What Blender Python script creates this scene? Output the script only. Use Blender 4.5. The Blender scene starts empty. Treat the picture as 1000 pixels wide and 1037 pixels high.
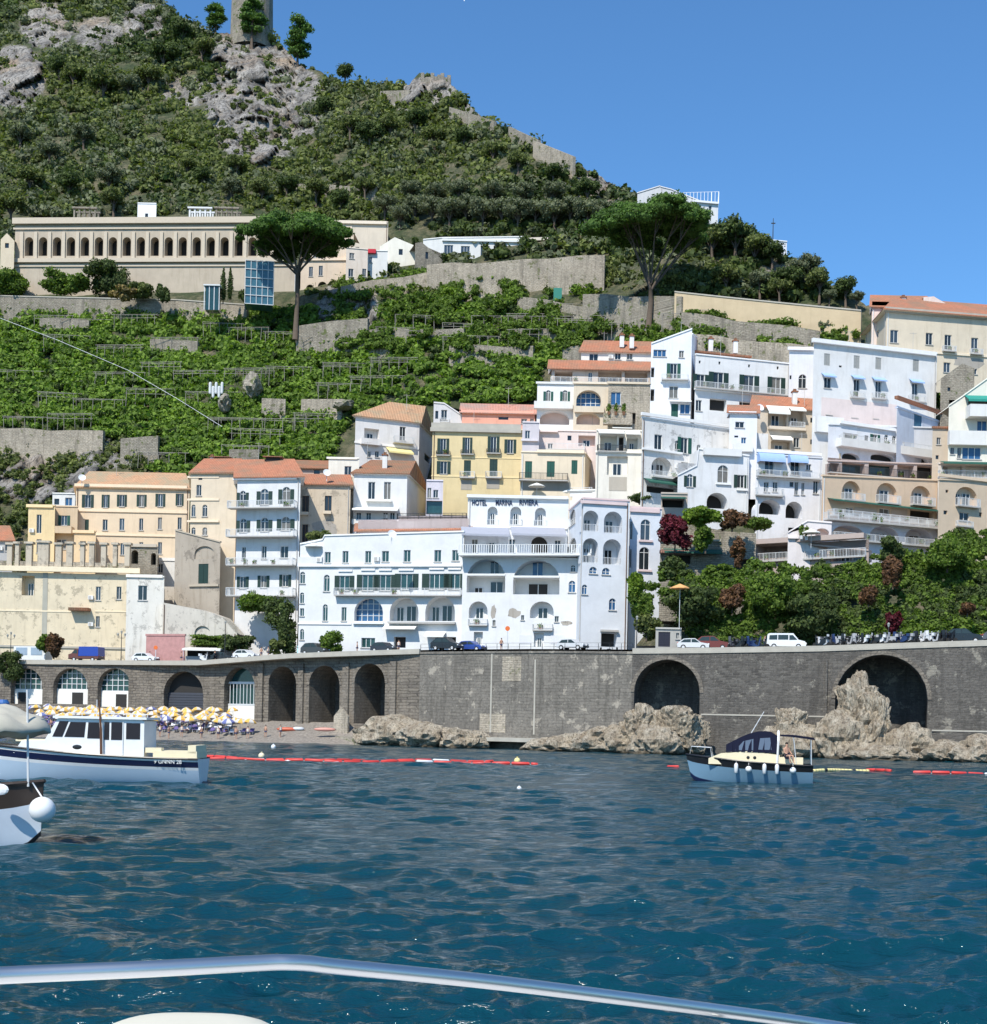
import bpy, math, random
import numpy as np
from math import radians, sin, cos, pi
from mathutils import Vector, noise, Matrix
random.seed(7)
SC = bpy.context.scene
COL = SC.collection
# ---------------------------------------------------------------- survey of the place
F = 1400.0; HY = 733.0; EYE = 3.3; ROLL = radians(1.2)
CR, SR = cos(ROLL), sin(ROLL)

def ray(px, py):
    dx = px - 500.0; dy = HY - py
    return (dx*CR - dy*SR)/F, (dx*SR + dy*CR)/F      # x and z per metre of depth

def P(px, py, Y):
    a, b = ray(px, py)
    return Vector((a*Y, Y, EYE + b*Y))

def interp(x, pts):
    if x <= pts[0][0]: (x0, y0), (x1, y1) = pts[0], pts[1]
    elif x >= pts[-1][0]: (x0, y0), (x1, y1) = pts[-2], pts[-1]
    else:
        for (x0, y0), (x1, y1) in zip(pts, pts[1:]):
            if x0 <= x <= x1: break
    return y0 + (y1-y0)*(x-x0)/(x1-x0)

def Yw(px): return interp(px, [(-600, 262), (-100, 228), (0, 222), (200, 212), (300, 203), (430, 190), (640, 174), (1000, 163), (1600, 152)])
def WT(px): return interp(px, [(-600, 664), (0, 668), (130, 669), (200, 670), (300, 662.5), (430, 657), (540, 656), (640, 656.5), (800, 655), (1000, 648), (1600, 630)])
def wall_z(px): return P(px, WT(px), Yw(px)).z
def road_z(px): return wall_z(px) - 0.15
def YB(px, base): return Yw(px) + 10 + 0.27*(652-base)
def T(px, py):
    b = Yw(px) + interp(min(max(px, 0), 1000), [(0, 24), (230, 24), (300, 32), (640, 32), (690, 19), (1000, 19)]) + 0.27*(652-max(py, 300))
    if py < 300: b += (300-py)*interp(min(max(px, 0), 1000), [(0, .75), (300, .75), (450, .6), (640, .4), (1000, .3)])
    return b
RIDGE = [(-600, -40), (-200, -120), (0, -70), (100, -40), (150, -6), (190, 22), (205, 34), (232, 34), (275, 36), (300, 62), (325, 74), (345, 84), (385, 88), (415, 84), (425, 76), (450, 80), (462, 92), (480, 112),
         (520, 134), (560, 154), (600, 174), (640, 198), (660, 214), (700, 226), (735, 232), (765, 244), (800, 262), (830, 286), (870, 302), (930, 335), (1000, 352), (1200, 410), (1600, 470)]
def R(px): return interp(px, RIDGE)

# ---------------------------------------------------------------- materials
MATS = {}
def newmat(name):
    m = bpy.data.materials.new(name); m.use_nodes = True
    nt = m.node_tree
    b = nt.nodes['Principled BSDF']
    return m, nt, b

def lin(c):
    return tuple(((v/255.0)/12.92 if v/255.0 <= .04045 else ((v/255.0+.055)/1.055)**2.4) for v in c)

def N(nt, t, **kw):
    n = nt.nodes.new(t)
    for k, v in kw.items():
        if k.startswith('i_'): n.inputs[k[2:].replace('_', ' ')].default_value = v
        else: setattr(n, k, v)
    return n

def ramp(nt, fac, stops):
    r = nt.nodes.new('ShaderNodeValToRGB')
    e = r.color_ramp.elements
    e[0].position = stops[0][0]; e[0].color = (*stops[0][1], 1)
    e[1].position = stops[-1][0]; e[1].color = (*stops[-1][1], 1)
    for p, c in stops[1:-1]:
        q = e.new(p); q.color = (*c, 1)
    nt.links.new(fac, r.inputs[0])
    return r.outputs[0]

def mix(nt, fac, a, b, typ='MIX'):
    m = nt.nodes.new('ShaderNodeMix'); m.data_type = 'RGBA'; m.blend_type = typ
    for s, v in ((0, fac), (6, a), (7, b)):
        if isinstance(v, (int, float)): m.inputs[s].default_value = v
        elif isinstance(v, tuple): m.inputs[s].default_value = (*v[:3], 1)
        else: nt.links.new(v, m.inputs[s])
    return m.outputs[2]

def coords(nt, scale=(1, 1, 1), kind='Object'):
    tc = nt.nodes.new('ShaderNodeTexCoord'); mp = nt.nodes.new('ShaderNodeMapping')
    mp.inputs['Scale'].default_value = scale
    nt.links.new(tc.outputs[kind], mp.inputs[0])
    return mp.outputs[0]

def noise_t(nt, vec, scale, detail=4, rough=.6):
    n = N(nt, 'ShaderNodeTexNoise'); n.inputs['Scale'].default_value = scale
    n.inputs['Detail'].default_value = detail; n.inputs['Roughness'].default_value = rough
    nt.links.new(vec, n.inputs['Vector']); return n.outputs[0]

def bump(nt, b, h, strength=.4, dist=.1):
    n = nt.nodes.new('ShaderNodeBump'); n.inputs['Strength'].default_value = strength; n.inputs['Distance'].default_value = dist
    nt.links.new(h, n.inputs['Height']); nt.links.new(n.outputs[0], b.inputs['Normal'])

def stucco(col, dirt=.25, name='stucco'):
    key = ('st', col, dirt)
    if key in MATS: return MATS[key]
    m, nt, b = newmat(name)
    c = col
    v = coords(nt, (1, 1, 1)); vs = coords(nt, (1.2, 1.2, .13))
    n1 = noise_t(nt, v, .35, 5, .65); n2 = noise_t(nt, vs, 1.1, 4, .7); n3 = noise_t(nt, v, 2.5, 4, .6)
    f1 = ramp(nt, n1, [(.38, (0, 0, 0)), (.72, (1, 1, 1))])
    f2 = ramp(nt, n2, [(.52, (0, 0, 0)), (.75, (1, 1, 1))])
    dark = tuple(x*(.70) * k for x, k in zip(c, (1, .97, .92)))
    grey = tuple((.5*x+.5*.30) for x in c)
    o = mix(nt, f1, c, tuple(.86*x for x in c))
    fm = N(nt, 'ShaderNodeMath', operation='MULTIPLY'); nt.links.new(f2, fm.inputs[0]); fm.inputs[1].default_value = dirt*1.3
    o = mix(nt, fm.outputs[0], o, dark)
    f3 = ramp(nt, n3, [(.60, (0, 0, 0)), (.78, (1, 1, 1))])
    fm = N(nt, 'ShaderNodeMath', operation='MULTIPLY'); nt.links.new(f3, fm.inputs[0]); fm.inputs[1].default_value = dirt*.8
    o = mix(nt, fm.outputs[0], o, grey)
    if dirt > .55:
        n4 = noise_t(nt, v, .42, 9, .78); n5 = noise_t(nt, v, 1.6, 5, .7)
        o = mix(nt, ramp(nt, n4, [(.545, (0, 0, 0)), (.575, (.9, .9, .9))]), o, mix(nt, n5, tuple(.42*x for x in c), tuple(.72*x for x in c)))
    nt.links.new(o, b.inputs['Base Color']); b.inputs['Roughness'].default_value = .88
    bump(nt, b, n3, .25, .06)
    MATS[key] = m; return m

def masonry(name, c1, c2, mortar, bw=.7, bh=.32, patch=.5, blot=None, bumps=.8):
    key = ('ms', name)
    if key in MATS: return MATS[key]
    m, nt, b = newmat(name)
    tc = nt.nodes.new('ShaderNodeTexCoord'); sp = nt.nodes.new('ShaderNodeSeparateXYZ'); cb = nt.nodes.new('ShaderNodeCombineXYZ')
    nt.links.new(tc.outputs['Object'], sp.inputs[0])
    ad = N(nt, 'ShaderNodeMath', operation='ADD'); nt.links.new(sp.outputs[0], ad.inputs[0]); nt.links.new(sp.outputs[1], ad.inputs[1])
    nt.links.new(ad.outputs[0], cb.inputs[0]); nt.links.new(sp.outputs[2], cb.inputs[1])
    dn = N(nt, 'ShaderNodeTexNoise'); dn.inputs['Scale'].default_value = 1.3; nt.links.new(cb.outputs[0], dn.inputs['Vector'])
    vm = N(nt, 'ShaderNodeVectorMath', operation='MULTIPLY_ADD'); nt.links.new(dn.outputs[1], vm.inputs[0]); vm.inputs[1].default_value = (.55, .38, 0); nt.links.new(cb.outputs[0], vm.inputs[2])
    br = N(nt, 'ShaderNodeTexBrick'); nt.links.new(vm.outputs[0], br.inputs['Vector'])
    br.inputs['Scale'].default_value = 1; br.inputs['Brick Width'].default_value = bw; br.inputs['Row Height'].default_value = bh
    br.inputs['Mortar Size'].default_value = .035; br.inputs['Bias'].default_value = 0; br.inputs['Mortar Smooth'].default_value = .3
    br.inputs['Color1'].default_value = (*c1, 1); br.inputs['Color2'].default_value = (*c2, 1); br.inputs['Mortar'].default_value = (*mortar, 1)
    v = coords(nt); n1 = noise_t(nt, v, .22, 6, .7); n2 = noise_t(nt, coords(nt, (1, 1, .12)), .8, 5, .75); n3 = noise_t(nt, v, 3.2, 4, .7)
    o = mix(nt, ramp(nt, n1, [(.40, (0, 0, 0)), (.66, (1, 1, 1))]), br.outputs[0], tuple(.5*(x+y)*1.35 for x, y in zip(c1, c2)))
    o = mix(nt, ramp(nt, n3, [(.45, (0, 0, 0)), (.7, (.8, .8, .8))]), o, tuple(x*.45 for x in c1))
    fm = N(nt, 'ShaderNodeMath', operation='MULTIPLY'); nt.links.new(ramp(nt, n2, [(.50, (0, 0, 0)), (.68, (1, 1, 1))]), fm.inputs[0]); fm.inputs[1].default_value = patch
    o = mix(nt, fm.outputs[0], o, tuple(x*.4 for x in c1))
    if blot:
        n4 = noise_t(nt, v, .5, 6, .7)
        o = mix(nt, ramp(nt, n4, [(.58, (0, 0, 0)), (.63, (1, 1, 1))]), o, blot)
    nt.links.new(o, b.inputs['Base Color']); b.inputs['Roughness'].default_value = .92
    hm = N(nt, 'ShaderNodeMath', operation='ADD'); nt.links.new(n3, hm.inputs[0]); nt.links.new(br.outputs[1], hm.inputs[1])
    iv = N(nt, 'ShaderNodeMath', operation='SUBTRACT'); nt.links.new(n3, iv.inputs[0]); nt.links.new(br.outputs[1], iv.inputs[1])
    bump(nt, b, iv.outputs[0], bumps, .12)
    MATS[key] = m; return m

def plain(name, c, rough=.6, metal=0, var=.12, spec=.5, scale=2.0):
    key = ('pl', name, c)
    if key in MATS: return MATS[key]
    m, nt, b = newmat(name)
    n = noise_t(nt, coords(nt), scale, 4, .6)
    o = mix(nt, n, tuple(x*(1-var) for x in c), tuple(min(1, x*(1+var)) for x in c))
    nt.links.new(o, b.inputs['Base Color']); b.inputs['Roughness'].default_value = rough; b.inputs['Metallic'].default_value = metal
    b.inputs['Specular IOR Level'].default_value = spec
    MATS[key] = m; return m

def tile(name, c):
    key = ('tl', name)
    if key in MATS: return MATS[key]
    m, nt, b = newmat(name)
    tc = nt.nodes.new('ShaderNodeTexCoord')
    w = N(nt, 'ShaderNodeTexWave', wave_type='BANDS', bands_direction='X'); w.inputs['Scale'].default_value = 1.1; w.inputs['Distortion'].default_value = .6
    nt.links.new(tc.outputs['Object'], w.inputs['Vector'])
    wz = N(nt, 'ShaderNodeTexWave', wave_type='BANDS', bands_direction='Z', wave_profile='SAW'); wz.inputs['Scale'].default_value = 1.6; wz.inputs['Distortion'].default_value = .8
    nt.links.new(tc.outputs['Object'], wz.inputs['Vector'])
    v = coords(nt); n1 = noise_t(nt, v, 1.6, 5, .7); n2 = noise_t(nt, v, .3, 4, .6)
    o = mix(nt, n1, tuple(x*.5 for x in c), tuple(min(1, x*1.4) for x in c))
    o = mix(nt, ramp(nt, n2, [(.42, (0, 0, 0)), (.66, (.9, .9, .9))]), o, (c[0]*.6, c[1]*.95, c[2]*1.1))
    o = mix(nt, ramp(nt, w.outputs[1], [(.0, (.5, .5, .5)), (.35, (0, 0, 0))]), o, tuple(x*.45 for x in c))
    nt.links.new(o, b.inputs['Base Color']); b.inputs['Roughness'].default_value = .85
    ad = N(nt, 'ShaderNodeMath', operation='ADD'); nt.links.new(w.outputs[1], ad.inputs[0]); nt.links.new(wz.outputs[1], ad.inputs[1])
    bump(nt, b, ad.outputs[0], .7, .1)
    MATS[key] = m; return m

def leafmat(name, c, var=.45, trans=.35, warm=(1.35, 1.2, .8)):
    key = ('lf', name)
    if key in MATS: return MATS[key]
    m, nt, b = newmat(name)
    g = N(nt, 'ShaderNodeNewGeometry')
    v = coords(nt); n = noise_t(nt, v, .16, 4, .6)
    o = mix(nt, g.outputs['Random Per Island'], tuple(x*(1-var) for x in c), tuple(x*(1+var)*w for x, w in zip(c, warm)))
    o = mix(nt, ramp(nt, n, [(.35, (.0, .0, .0)), (.7, (.6, .6, .6))]), o, tuple(x*.6 for x in c))
    b.inputs['Roughness'].default_value = .75; b.inputs['Specular IOR Level'].default_value = .25
    nt.links.new(o, b.inputs['Base Color'])
    tr = N(nt, 'ShaderNodeBsdfTranslucent'); nt.links.new(mix(nt, 1.0, o, (1.2, 1.4, .5), 'MULTIPLY'), tr.inputs[0])
    ms = N(nt, 'ShaderNodeMixShader'); ms.inputs[0].default_value = trans
    out = nt.nodes['Material Output']
    nt.links.new(b.outputs[0], ms.inputs[1]); nt.links.new(tr.outputs[0], ms.inputs[2]); nt.links.new(ms.outputs[0], out.inputs[0])
    MATS[key] = m; return m

WHITE = (.71, .70, .67); COOL = (.69, .69, .69); CREAM = (.72, .61, .43); PEACH = (.72, .57, .40); YEL = (.70, .56, .31)
TAN = (.50, .41, .30); GREY = (.42, .41, .40); PINK = (.76, .56, .48); OCHRE = (.66, .49, .34); IVORY = (.76, .72, .62); SALMON = (.72, .36, .27); STONE = (.46, .40, .32)
M = {}
def setup_mats():
    M['glass'] = plain('window_glass', (.018, .025, .03), .08, var=.4, spec=.6)
    M['pane2'] = plain('grey_blue_pane', (.04, .055, .07), .1, var=.5, spec=.8); M['pane3'] = plain('curtained_pane', (.15, .145, .13), .3, var=.4)  # grey-blue and pale curtained variants, picked per window beside the dark glass
    M['glassg'] = plain('green_glass', (.02, .06, .06), .1, var=.5, spec=.6)
    M['glassb'] = plain('blue_glass', (.03, .10, .22), .12, var=.4)
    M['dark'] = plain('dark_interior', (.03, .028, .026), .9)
    M['frame'] = plain('white_frame', (.72, .72, .70), .6)
    M['bframe'] = plain('brown_frame', (.16, .09, .05), .7)
    M['green'] = plain('green_shutter', (.012, .085, .06), .6)
    M['dgreen'] = plain('dark_green_shutter', (.012, .04, .03), .6)
    M['grey'] = plain('grey_shutter', (.35, .35, .33), .7)
    M['maroon'] = plain('maroon_shutter', (.12, .02, .015), .7)
    M['blue'] = plain('blue_shutter', (.05, .16, .26), .6)
    M['tile'] = tile('terracotta_tiles', (.50, .20, .11))
    M['tileo'] = tile('orange_tiles', (.60, .34, .19))
    M['tileb'] = tile('brown_tiles', (.38, .17, .09))
    M['tilep'] = tile('pink_tiles', (.62, .30, .22))
    M['rail'] = plain('painted_rail', (.62, .63, .63), .5)
    M['drail'] = plain('dark_iron', (.03, .03, .03), .5)
    M['slab'] = plain('balcony_slab', (.45, .43, .40), .85)
    M['wawn'] = plain('white_canvas', (.78, .76, .70), .9)
    M['yawn'] = plain('yellow_canvas', (.80, .68, .30), .9)
    M['gawn'] = plain('green_canvas', (.02, .26, .20), .8)
    M['dgawn'] = plain('dark_green_canvas', (.02, .10, .07), .8)
    M['bawn'] = plain('blue_canvas', (.32, .46, .72), .85)
    M['brick'] = masonry('grey_block_masonry', (.25, .215, .17), (.14, .12, .10), (.075, .065, .055), .85, .42, .6, None, 1.0)
    M['basalt'] = masonry('dark_rubble_masonry', (.165, .15, .13), (.062, .056, .05), (.19, .172, .145), .62, .30, .75, (.27, .245, .20), 1.0)
    M['concrete'] = masonry('weathered_render_wall', (.205, .185, .155), (.155, .14, .12), (.12, .11, .095), .9, .42, .8, (.36, .32, .26), .5)
    M['stone'] = masonry('pale_stone_masonry', (.46, .40, .31), (.33, .28, .22), (.28, .25, .2), .6, .3, .9, (.16, .16, .08))
    M['rubble'] = masonry('garden_wall_masonry', (.38, .34, .27), (.22, .19, .15), (.15, .13, .10), .6, .3, .9, (.12, .14, .05))
    M['coping'] = plain('pale_coping', (.42, .39, .33), .85, var=.25, scale=.8)
    M['peel'] = stucco((.40, .36, .31), .6, 'peeled_render')
    M['steel'] = plain('polished_steel', (.70, .68, .64), .36, 1.0, .05)
    M['bark'] = plain('bark', (.10, .075, .055), .95, var=.4)
    M['pole'] = plain('chestnut_pole', (.30, .27, .23), .9, var=.3)
    M['asphalt'] = plain('asphalt', (.06, .06, .06), .9, var=.2)
    M['white'] = plain('white_paint', (.78, .78, .77), .35)
    M['navycloth'] = plain('navy_canvas', (.012, .014, .03), .92, spec=.1); M['bluehull'] = plain('pale_blue_hull', (.17, .29, .39), .3, var=.05)
    M['navy'] = plain('navy_paint', (.012, .018, .06), .3)
    M['creamdeck'] = plain('cream_deck', (.78, .68, .46), .6)
    M['wood'] = plain('varnished_wood', (.13, .05, .02), .4, var=.3)
    M['black'] = plain('black_paint', (.015, .015, .017), .3)
    M['tyre'] = plain('rubber', (.02, .02, .02), .9)
    M['skin'] = plain('skin', (.48, .27, .18), .6)
    M['red'] = plain('red_float', (.62, .05, .04), .45)

# ---------------------------------------------------------------- mesh builder
class MB:
    def __init__(s): s.v = []; s.f = []; s.m = []; s.mats = []; s.cur = 0
    def mat(s, m):
        if m not in s.mats: s.mats.append(m)
        s.cur = s.mats.index(m); return s
    def add(s, vs, fs):
        b = len(s.v); s.v.extend([tuple(x) for x in vs])
        for f in fs: s.f.append([i+b for i in f]); s.m.append(s.cur)
        return s
    def quad(s, *p): return s.add(p, [range(len(p))])
    def hexa(s, p):      # p: 8 points, bottom 4 ccw, top 4
        return s.add(p, [(3, 2, 1, 0), (4, 5, 6, 7), (0, 1, 5, 4), (1, 2, 6, 5), (2, 3, 7, 6), (3, 0, 4, 7)])
    def box(s, c, e, rz=0, tilt=None):
        c = Vector(c); x, y, z = e; r = Matrix.Rotation(rz, 3, 'Z')
        if tilt: r = r @ tilt
        return s.hexa([c + r @ Vector((a*x, b*y, d*z)) for d in (-.5, .5) for a, b in ((-.5, -.5), (.5, -.5), (.5, .5), (-.5, .5))])
    def tube(s, pts, rad, n=6, caps=True):
        pts = [Vector(p) for p in pts]; rings = []
        if not hasattr(rad, '__len__'): rad = [rad]*len(pts)
        for i, p in enumerate(pts):
            t = (pts[min(i+1, len(pts)-1)] - pts[max(i-1, 0)]).normalized()
            a = t.cross(Vector((0, 0, 1)) if abs(t.z) < .9 else Vector((1, 0, 0))).normalized(); b = t.cross(a)
            rings.append([p + (a*cos(2*pi*k/n) + b*sin(2*pi*k/n))*rad[i] for k in range(n)])
        vs = [v for r in rings for v in r]
        fs = [(i*n+k, i*n+(k+1) % n, (i+1)*n+(k+1) % n, (i+1)*n+k) for i in range(len(pts)-1) for k in range(n)]
        if caps: fs += [tuple(range(n)), tuple(range((len(pts)-1)*n+n-1, (len(pts)-1)*n-1, -1))]
        return s.add(vs, fs)
    def lathe(s, c, prof, n=12):   # prof: (r, z)
        c = Vector(c); vs = []
        for r, z in prof: vs += [c + Vector((r*cos(2*pi*k/n), r*sin(2*pi*k/n), z)) for k in range(n)]
        fs = [(i*n+k, i*n+(k+1) % n, (i+1)*n+(k+1) % n, (i+1)*n+k) for i in range(len(prof)-1) for k in range(n)]
        fs += [tuple(range(n-1, -1, -1)), tuple(range((len(prof)-1)*n, len(prof)*n))]
        return s.add(vs, fs)
    def ball(s, c, r, n=10, m=6):
        rr = r if hasattr(r, '__len__') else (r, r, r); c = Vector(c); vs = []
        for i in range(m+1):
            t = pi*i/m; vs += [c + Vector((rr[0]*sin(t)*cos(2*pi*k/n), rr[1]*sin(t)*sin(2*pi*k/n), rr[2]*cos(t))) for k in range(n)]
        fs = [(i*n+k, (i+1)*n+k, (i+1)*n+(k+1) % n, i*n+(k+1) % n) for i in range(m) for k in range(n)]
        return s.add(vs, fs)
    def build(s, name, m=None, parent=None, smooth=False, origin=None):
        me = bpy.data.meshes.new(name)
        off = Vector((0, 0, 0))
        o = bpy.data.objects.new(name, me)
        if parent is not None:
            o.parent = parent; q = parent
            while q is not None: off += q.location; q = q.parent
        elif origin is not None:
            off = Vector(origin); o.location = off
        ox, oy, oz = off
        me.from_pydata([(x-ox, y-oy, z-oz) for x, y, z in s.v], [], s.f)
        if s.mats and m is None:
            for q in s.mats: me.materials.append(q)
            me.polygons.foreach_set('material_index', s.m)
        elif m is not None: me.materials.append(m)
        if smooth: me.polygons.foreach_set('use_smooth', [True]*len(s.f))
        me.update(); COL.objects.link(o)
        return o

def tag(o, label=None, cat=None, group=None, kind=None):
    if label: o['label'] = label
    if cat: o['category'] = cat
    if group: o['group'] = group
    if kind: o['kind'] = kind
    return o

def empty(name, loc, label, cat, group=None):
    o = bpy.data.objects.new(name, None); o.location = loc; o.empty_display_size = .5
    COL.objects.link(o); return tag(o, label, cat, group)

def copy_tree(o, loc=None, rz=None, sc=None, label=None, parent=None):
    c = o.copy(); COL.objects.link(c)
    if parent is not None: c.parent = parent
    if loc is not None: c.location = loc
    if rz is not None: c.rotation_euler = (0, 0, rz)
    if sc is not None: c.scale = sc if hasattr(sc, '__len__') else (sc, sc, sc)
    if label: c['label'] = label
    for ch in list(KIDS.get(o.name, [])): copy_tree(ch, parent=c)
    KIDS[c.name] = [k for k in COL.objects if k.parent == c] if False else KIDS.get(o.name, [])
    return c
KIDS = {}
def kids(root, *ch):
    KIDS[root.name] = list(ch)

# ---------------------------------------------------------------- leaf clouds
_ico = None
def ico():
    global _ico
    if _ico is None:
        import bmesh
        b = bmesh.new(); bmesh.ops.create_icosphere(b, subdivisions=2, radius=1)
        b.verts.ensure_lookup_table()
        _ico = (np.array([v.co[:] for v in b.verts]), np.array([[v.index for v in f.verts] for f in b.faces])); b.free()
    return _ico

def leaf_mesh(name, C, Rr, per, size, mat, seed=0, jit=.7, core=.6, shell=(.6, 1.16), flat=1.0):
    r = np.random.default_rng(seed)
    C = np.asarray(C, float).reshape(-1, 3); Rr = np.asarray(Rr, float)
    if Rr.ndim == 1: Rr = np.repeat(Rr[:, None], 3, 1)
    n = len(C); idx = np.repeat(np.arange(n), per); k = len(idx)
    d = r.normal(size=(k, 3)); d /= np.linalg.norm(d, axis=1)[:, None]
    rad = shell[0] + (shell[1]-shell[0])*r.random(k)
    lump = 1 + .16*np.sin(d[:, 0]*5+idx)*np.cos(d[:, 1]*4+idx*1.7) + .12*np.sin(d[:, 2]*6+idx*.6)
    p = C[idx] + d*Rr[idx]*(rad*lump)[:, None]
    nr = d/Rr[idx]; nr /= np.linalg.norm(nr, axis=1)[:, None]
    nr = nr + jit*r.normal(size=(k, 3)); nr /= np.linalg.norm(nr, axis=1)[:, None]
    t = np.cross(nr, r.normal(size=(k, 3))); t /= np.linalg.norm(t, axis=1)[:, None]
    b = np.cross(nr, t)
    s = size*(.55+.9*r.random(k))[:, None]; a = (.5+.4*r.random(k))[:, None]
    q = np.stack([p - t*s, p - b*s*a + nr*s*.15, p + t*s, p + b*s*a + nr*s*.15], 1).reshape(-1, 3)
    V = [q]; loops = [np.arange(4*k)]; tot = [np.full(k, 4)]; base = 4*k
    if core > 0:
        iv, fi = ico(); m = len(iv)
        disp = 1 + .18*np.sin(iv[:, 0]*4+1)*np.cos(iv[:, 1]*5)
        cv = (C[:, None, :] + iv[None]*disp[None, :, None]*Rr[:, None, :]*core).reshape(-1, 3)
        cf = (fi[None] + (np.arange(n)*m)[:, None, None] + base).reshape(-1)
        V.append(cv); loops.append(cf); tot.append(np.full(n*len(fi), 3))
    V = np.concatenate(V); loops = np.concatenate(loops); tot = np.concatenate(tot)
    me = bpy.data.meshes.new(name)
    me.vertices.add(len(V)); me.vertices.foreach_set('co', V.ravel().astype(np.float32))
    me.loops.add(len(loops)); me.loops.foreach_set('vertex_index', loops.astype(np.int32))
    st = np.concatenate([[0], np.cumsum(tot)[:-1]])
    me.polygons.add(len(tot)); me.polygons.foreach_set('loop_start', st.astype(np.int32)); me.polygons.foreach_set('loop_total', tot.astype(np.int32))
    me.materials.append(mat); me.update(calc_edges=True); me.validate()
    return me

def mesh_obj(name, me, parent=None, loc=None):
    o = bpy.data.objects.new(name, me); COL.objects.link(o)
    if parent is not None: o.parent = parent
    if loc is not None: o.location = loc
    return o

def grid_mesh(name, V, ny, nx, mat, smooth=True, attr=None):
    V = np.asarray(V, np.float32).reshape(-1, 3)
    i = np.arange(ny-1)[:, None]*nx + np.arange(nx-1)[None]
    q = np.stack([i, i+1, i+1+nx, i+nx], -1).reshape(-1)
    me = bpy.data.meshes.new(name)
    me.vertices.add(len(V)); me.vertices.foreach_set('co', V.ravel())
    me.loops.add(len(q)); me.loops.foreach_set('vertex_index', q.astype(np.int32))
    nf = len(q)//4
    me.polygons.add(nf); me.polygons.foreach_set('loop_start', np.arange(nf, dtype=np.int32)*4); me.polygons.foreach_set('loop_total', np.full(nf, 4, np.int32))
    if smooth: me.polygons.foreach_set('use_smooth', np.ones(nf, bool))
    if attr is not None:
        for an, av in attr.items():
            a = me.attributes.new(an, 'FLOAT', 'POINT'); a.data.foreach_set('value', np.asarray(av, np.float32).ravel())
    me.materials.append(mat); me.update(calc_edges=True)
    return me

def to_mesh(o):
    """swap a text object for a mesh of the same letters"""
    bpy.context.view_layer.update(); me = bpy.data.meshes.new_from_object(o.evaluated_get(bpy.context.evaluated_depsgraph_get())); n = bpy.data.objects.new(o.name, me)
    n.parent = o.parent; n.location = o.location; n.rotation_euler = o.rotation_euler; n.scale = o.scale; COL.objects.link(n); bpy.data.objects.remove(o); return n
# ---------------------------------------------------------------- buildings
class Seg:
    def __init__(s, A, B):
        s.A = Vector((A[0], A[1])); s.B = Vector((B[0], B[1])); d = s.B - s.A; s.L = d.length; s.d = d/s.L; s.n = Vector((-s.d.y, s.d.x))
        if s.n.dot(s.A) < 0 and False: s.n = -s.n
    def uz(s, px, py):
        a, b = ray(px, py)
        # A + u d = t (a, 1)
        det = s.d.x*(-1) + s.d.y*a
        u = (s.A.x + 0.0); 
        # u*d.x - t*a = -A.x ; u*d.y - t = -A.y
        det = -s.d.x + a*s.d.y
        u = (s.A.x - a*s.A.y)/det
        t = s.A.y + u*s.d.y
        return u, EYE + b*t
    def w(s, u, z, dep=0.0):
        return Vector((s.A.x + s.d.x*u + s.n.x*dep, s.A.y + s.d.y*u + s.n.y*dep, z))
    def rect(s, x0, y0, x1, y1):
        xm = .5*(x0+x1); ym = .5*(y0+y1)
        return s.uz(x0, ym)[0], s.uz(xm, y1)[1], s.uz(x1, ym)[0], s.uz(xm, y0)[1]     # u0, z0, u1, z1

def sbox(mb, s, u0, z0, u1, z1, d0, d1):
    return mb.hexa([s.w(u0, z0, d0), s.w(u1, z0, d0), s.w(u1, z0, d1), s.w(u0, z0, d1), s.w(u0, z1, d0), s.w(u1, z1, d0), s.w(u1, z1, d1), s.w(u0, z1, d1)])

def arch_pts(a, b, z0, z1, rise, n=10):
    zs = z1 - rise; c = .5*(a+b); h = .5*(b-a)
    return [(c - h*cos(pi*i/n), zs + rise*sin(pi*i/n)) for i in range(n+1)]

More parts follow.
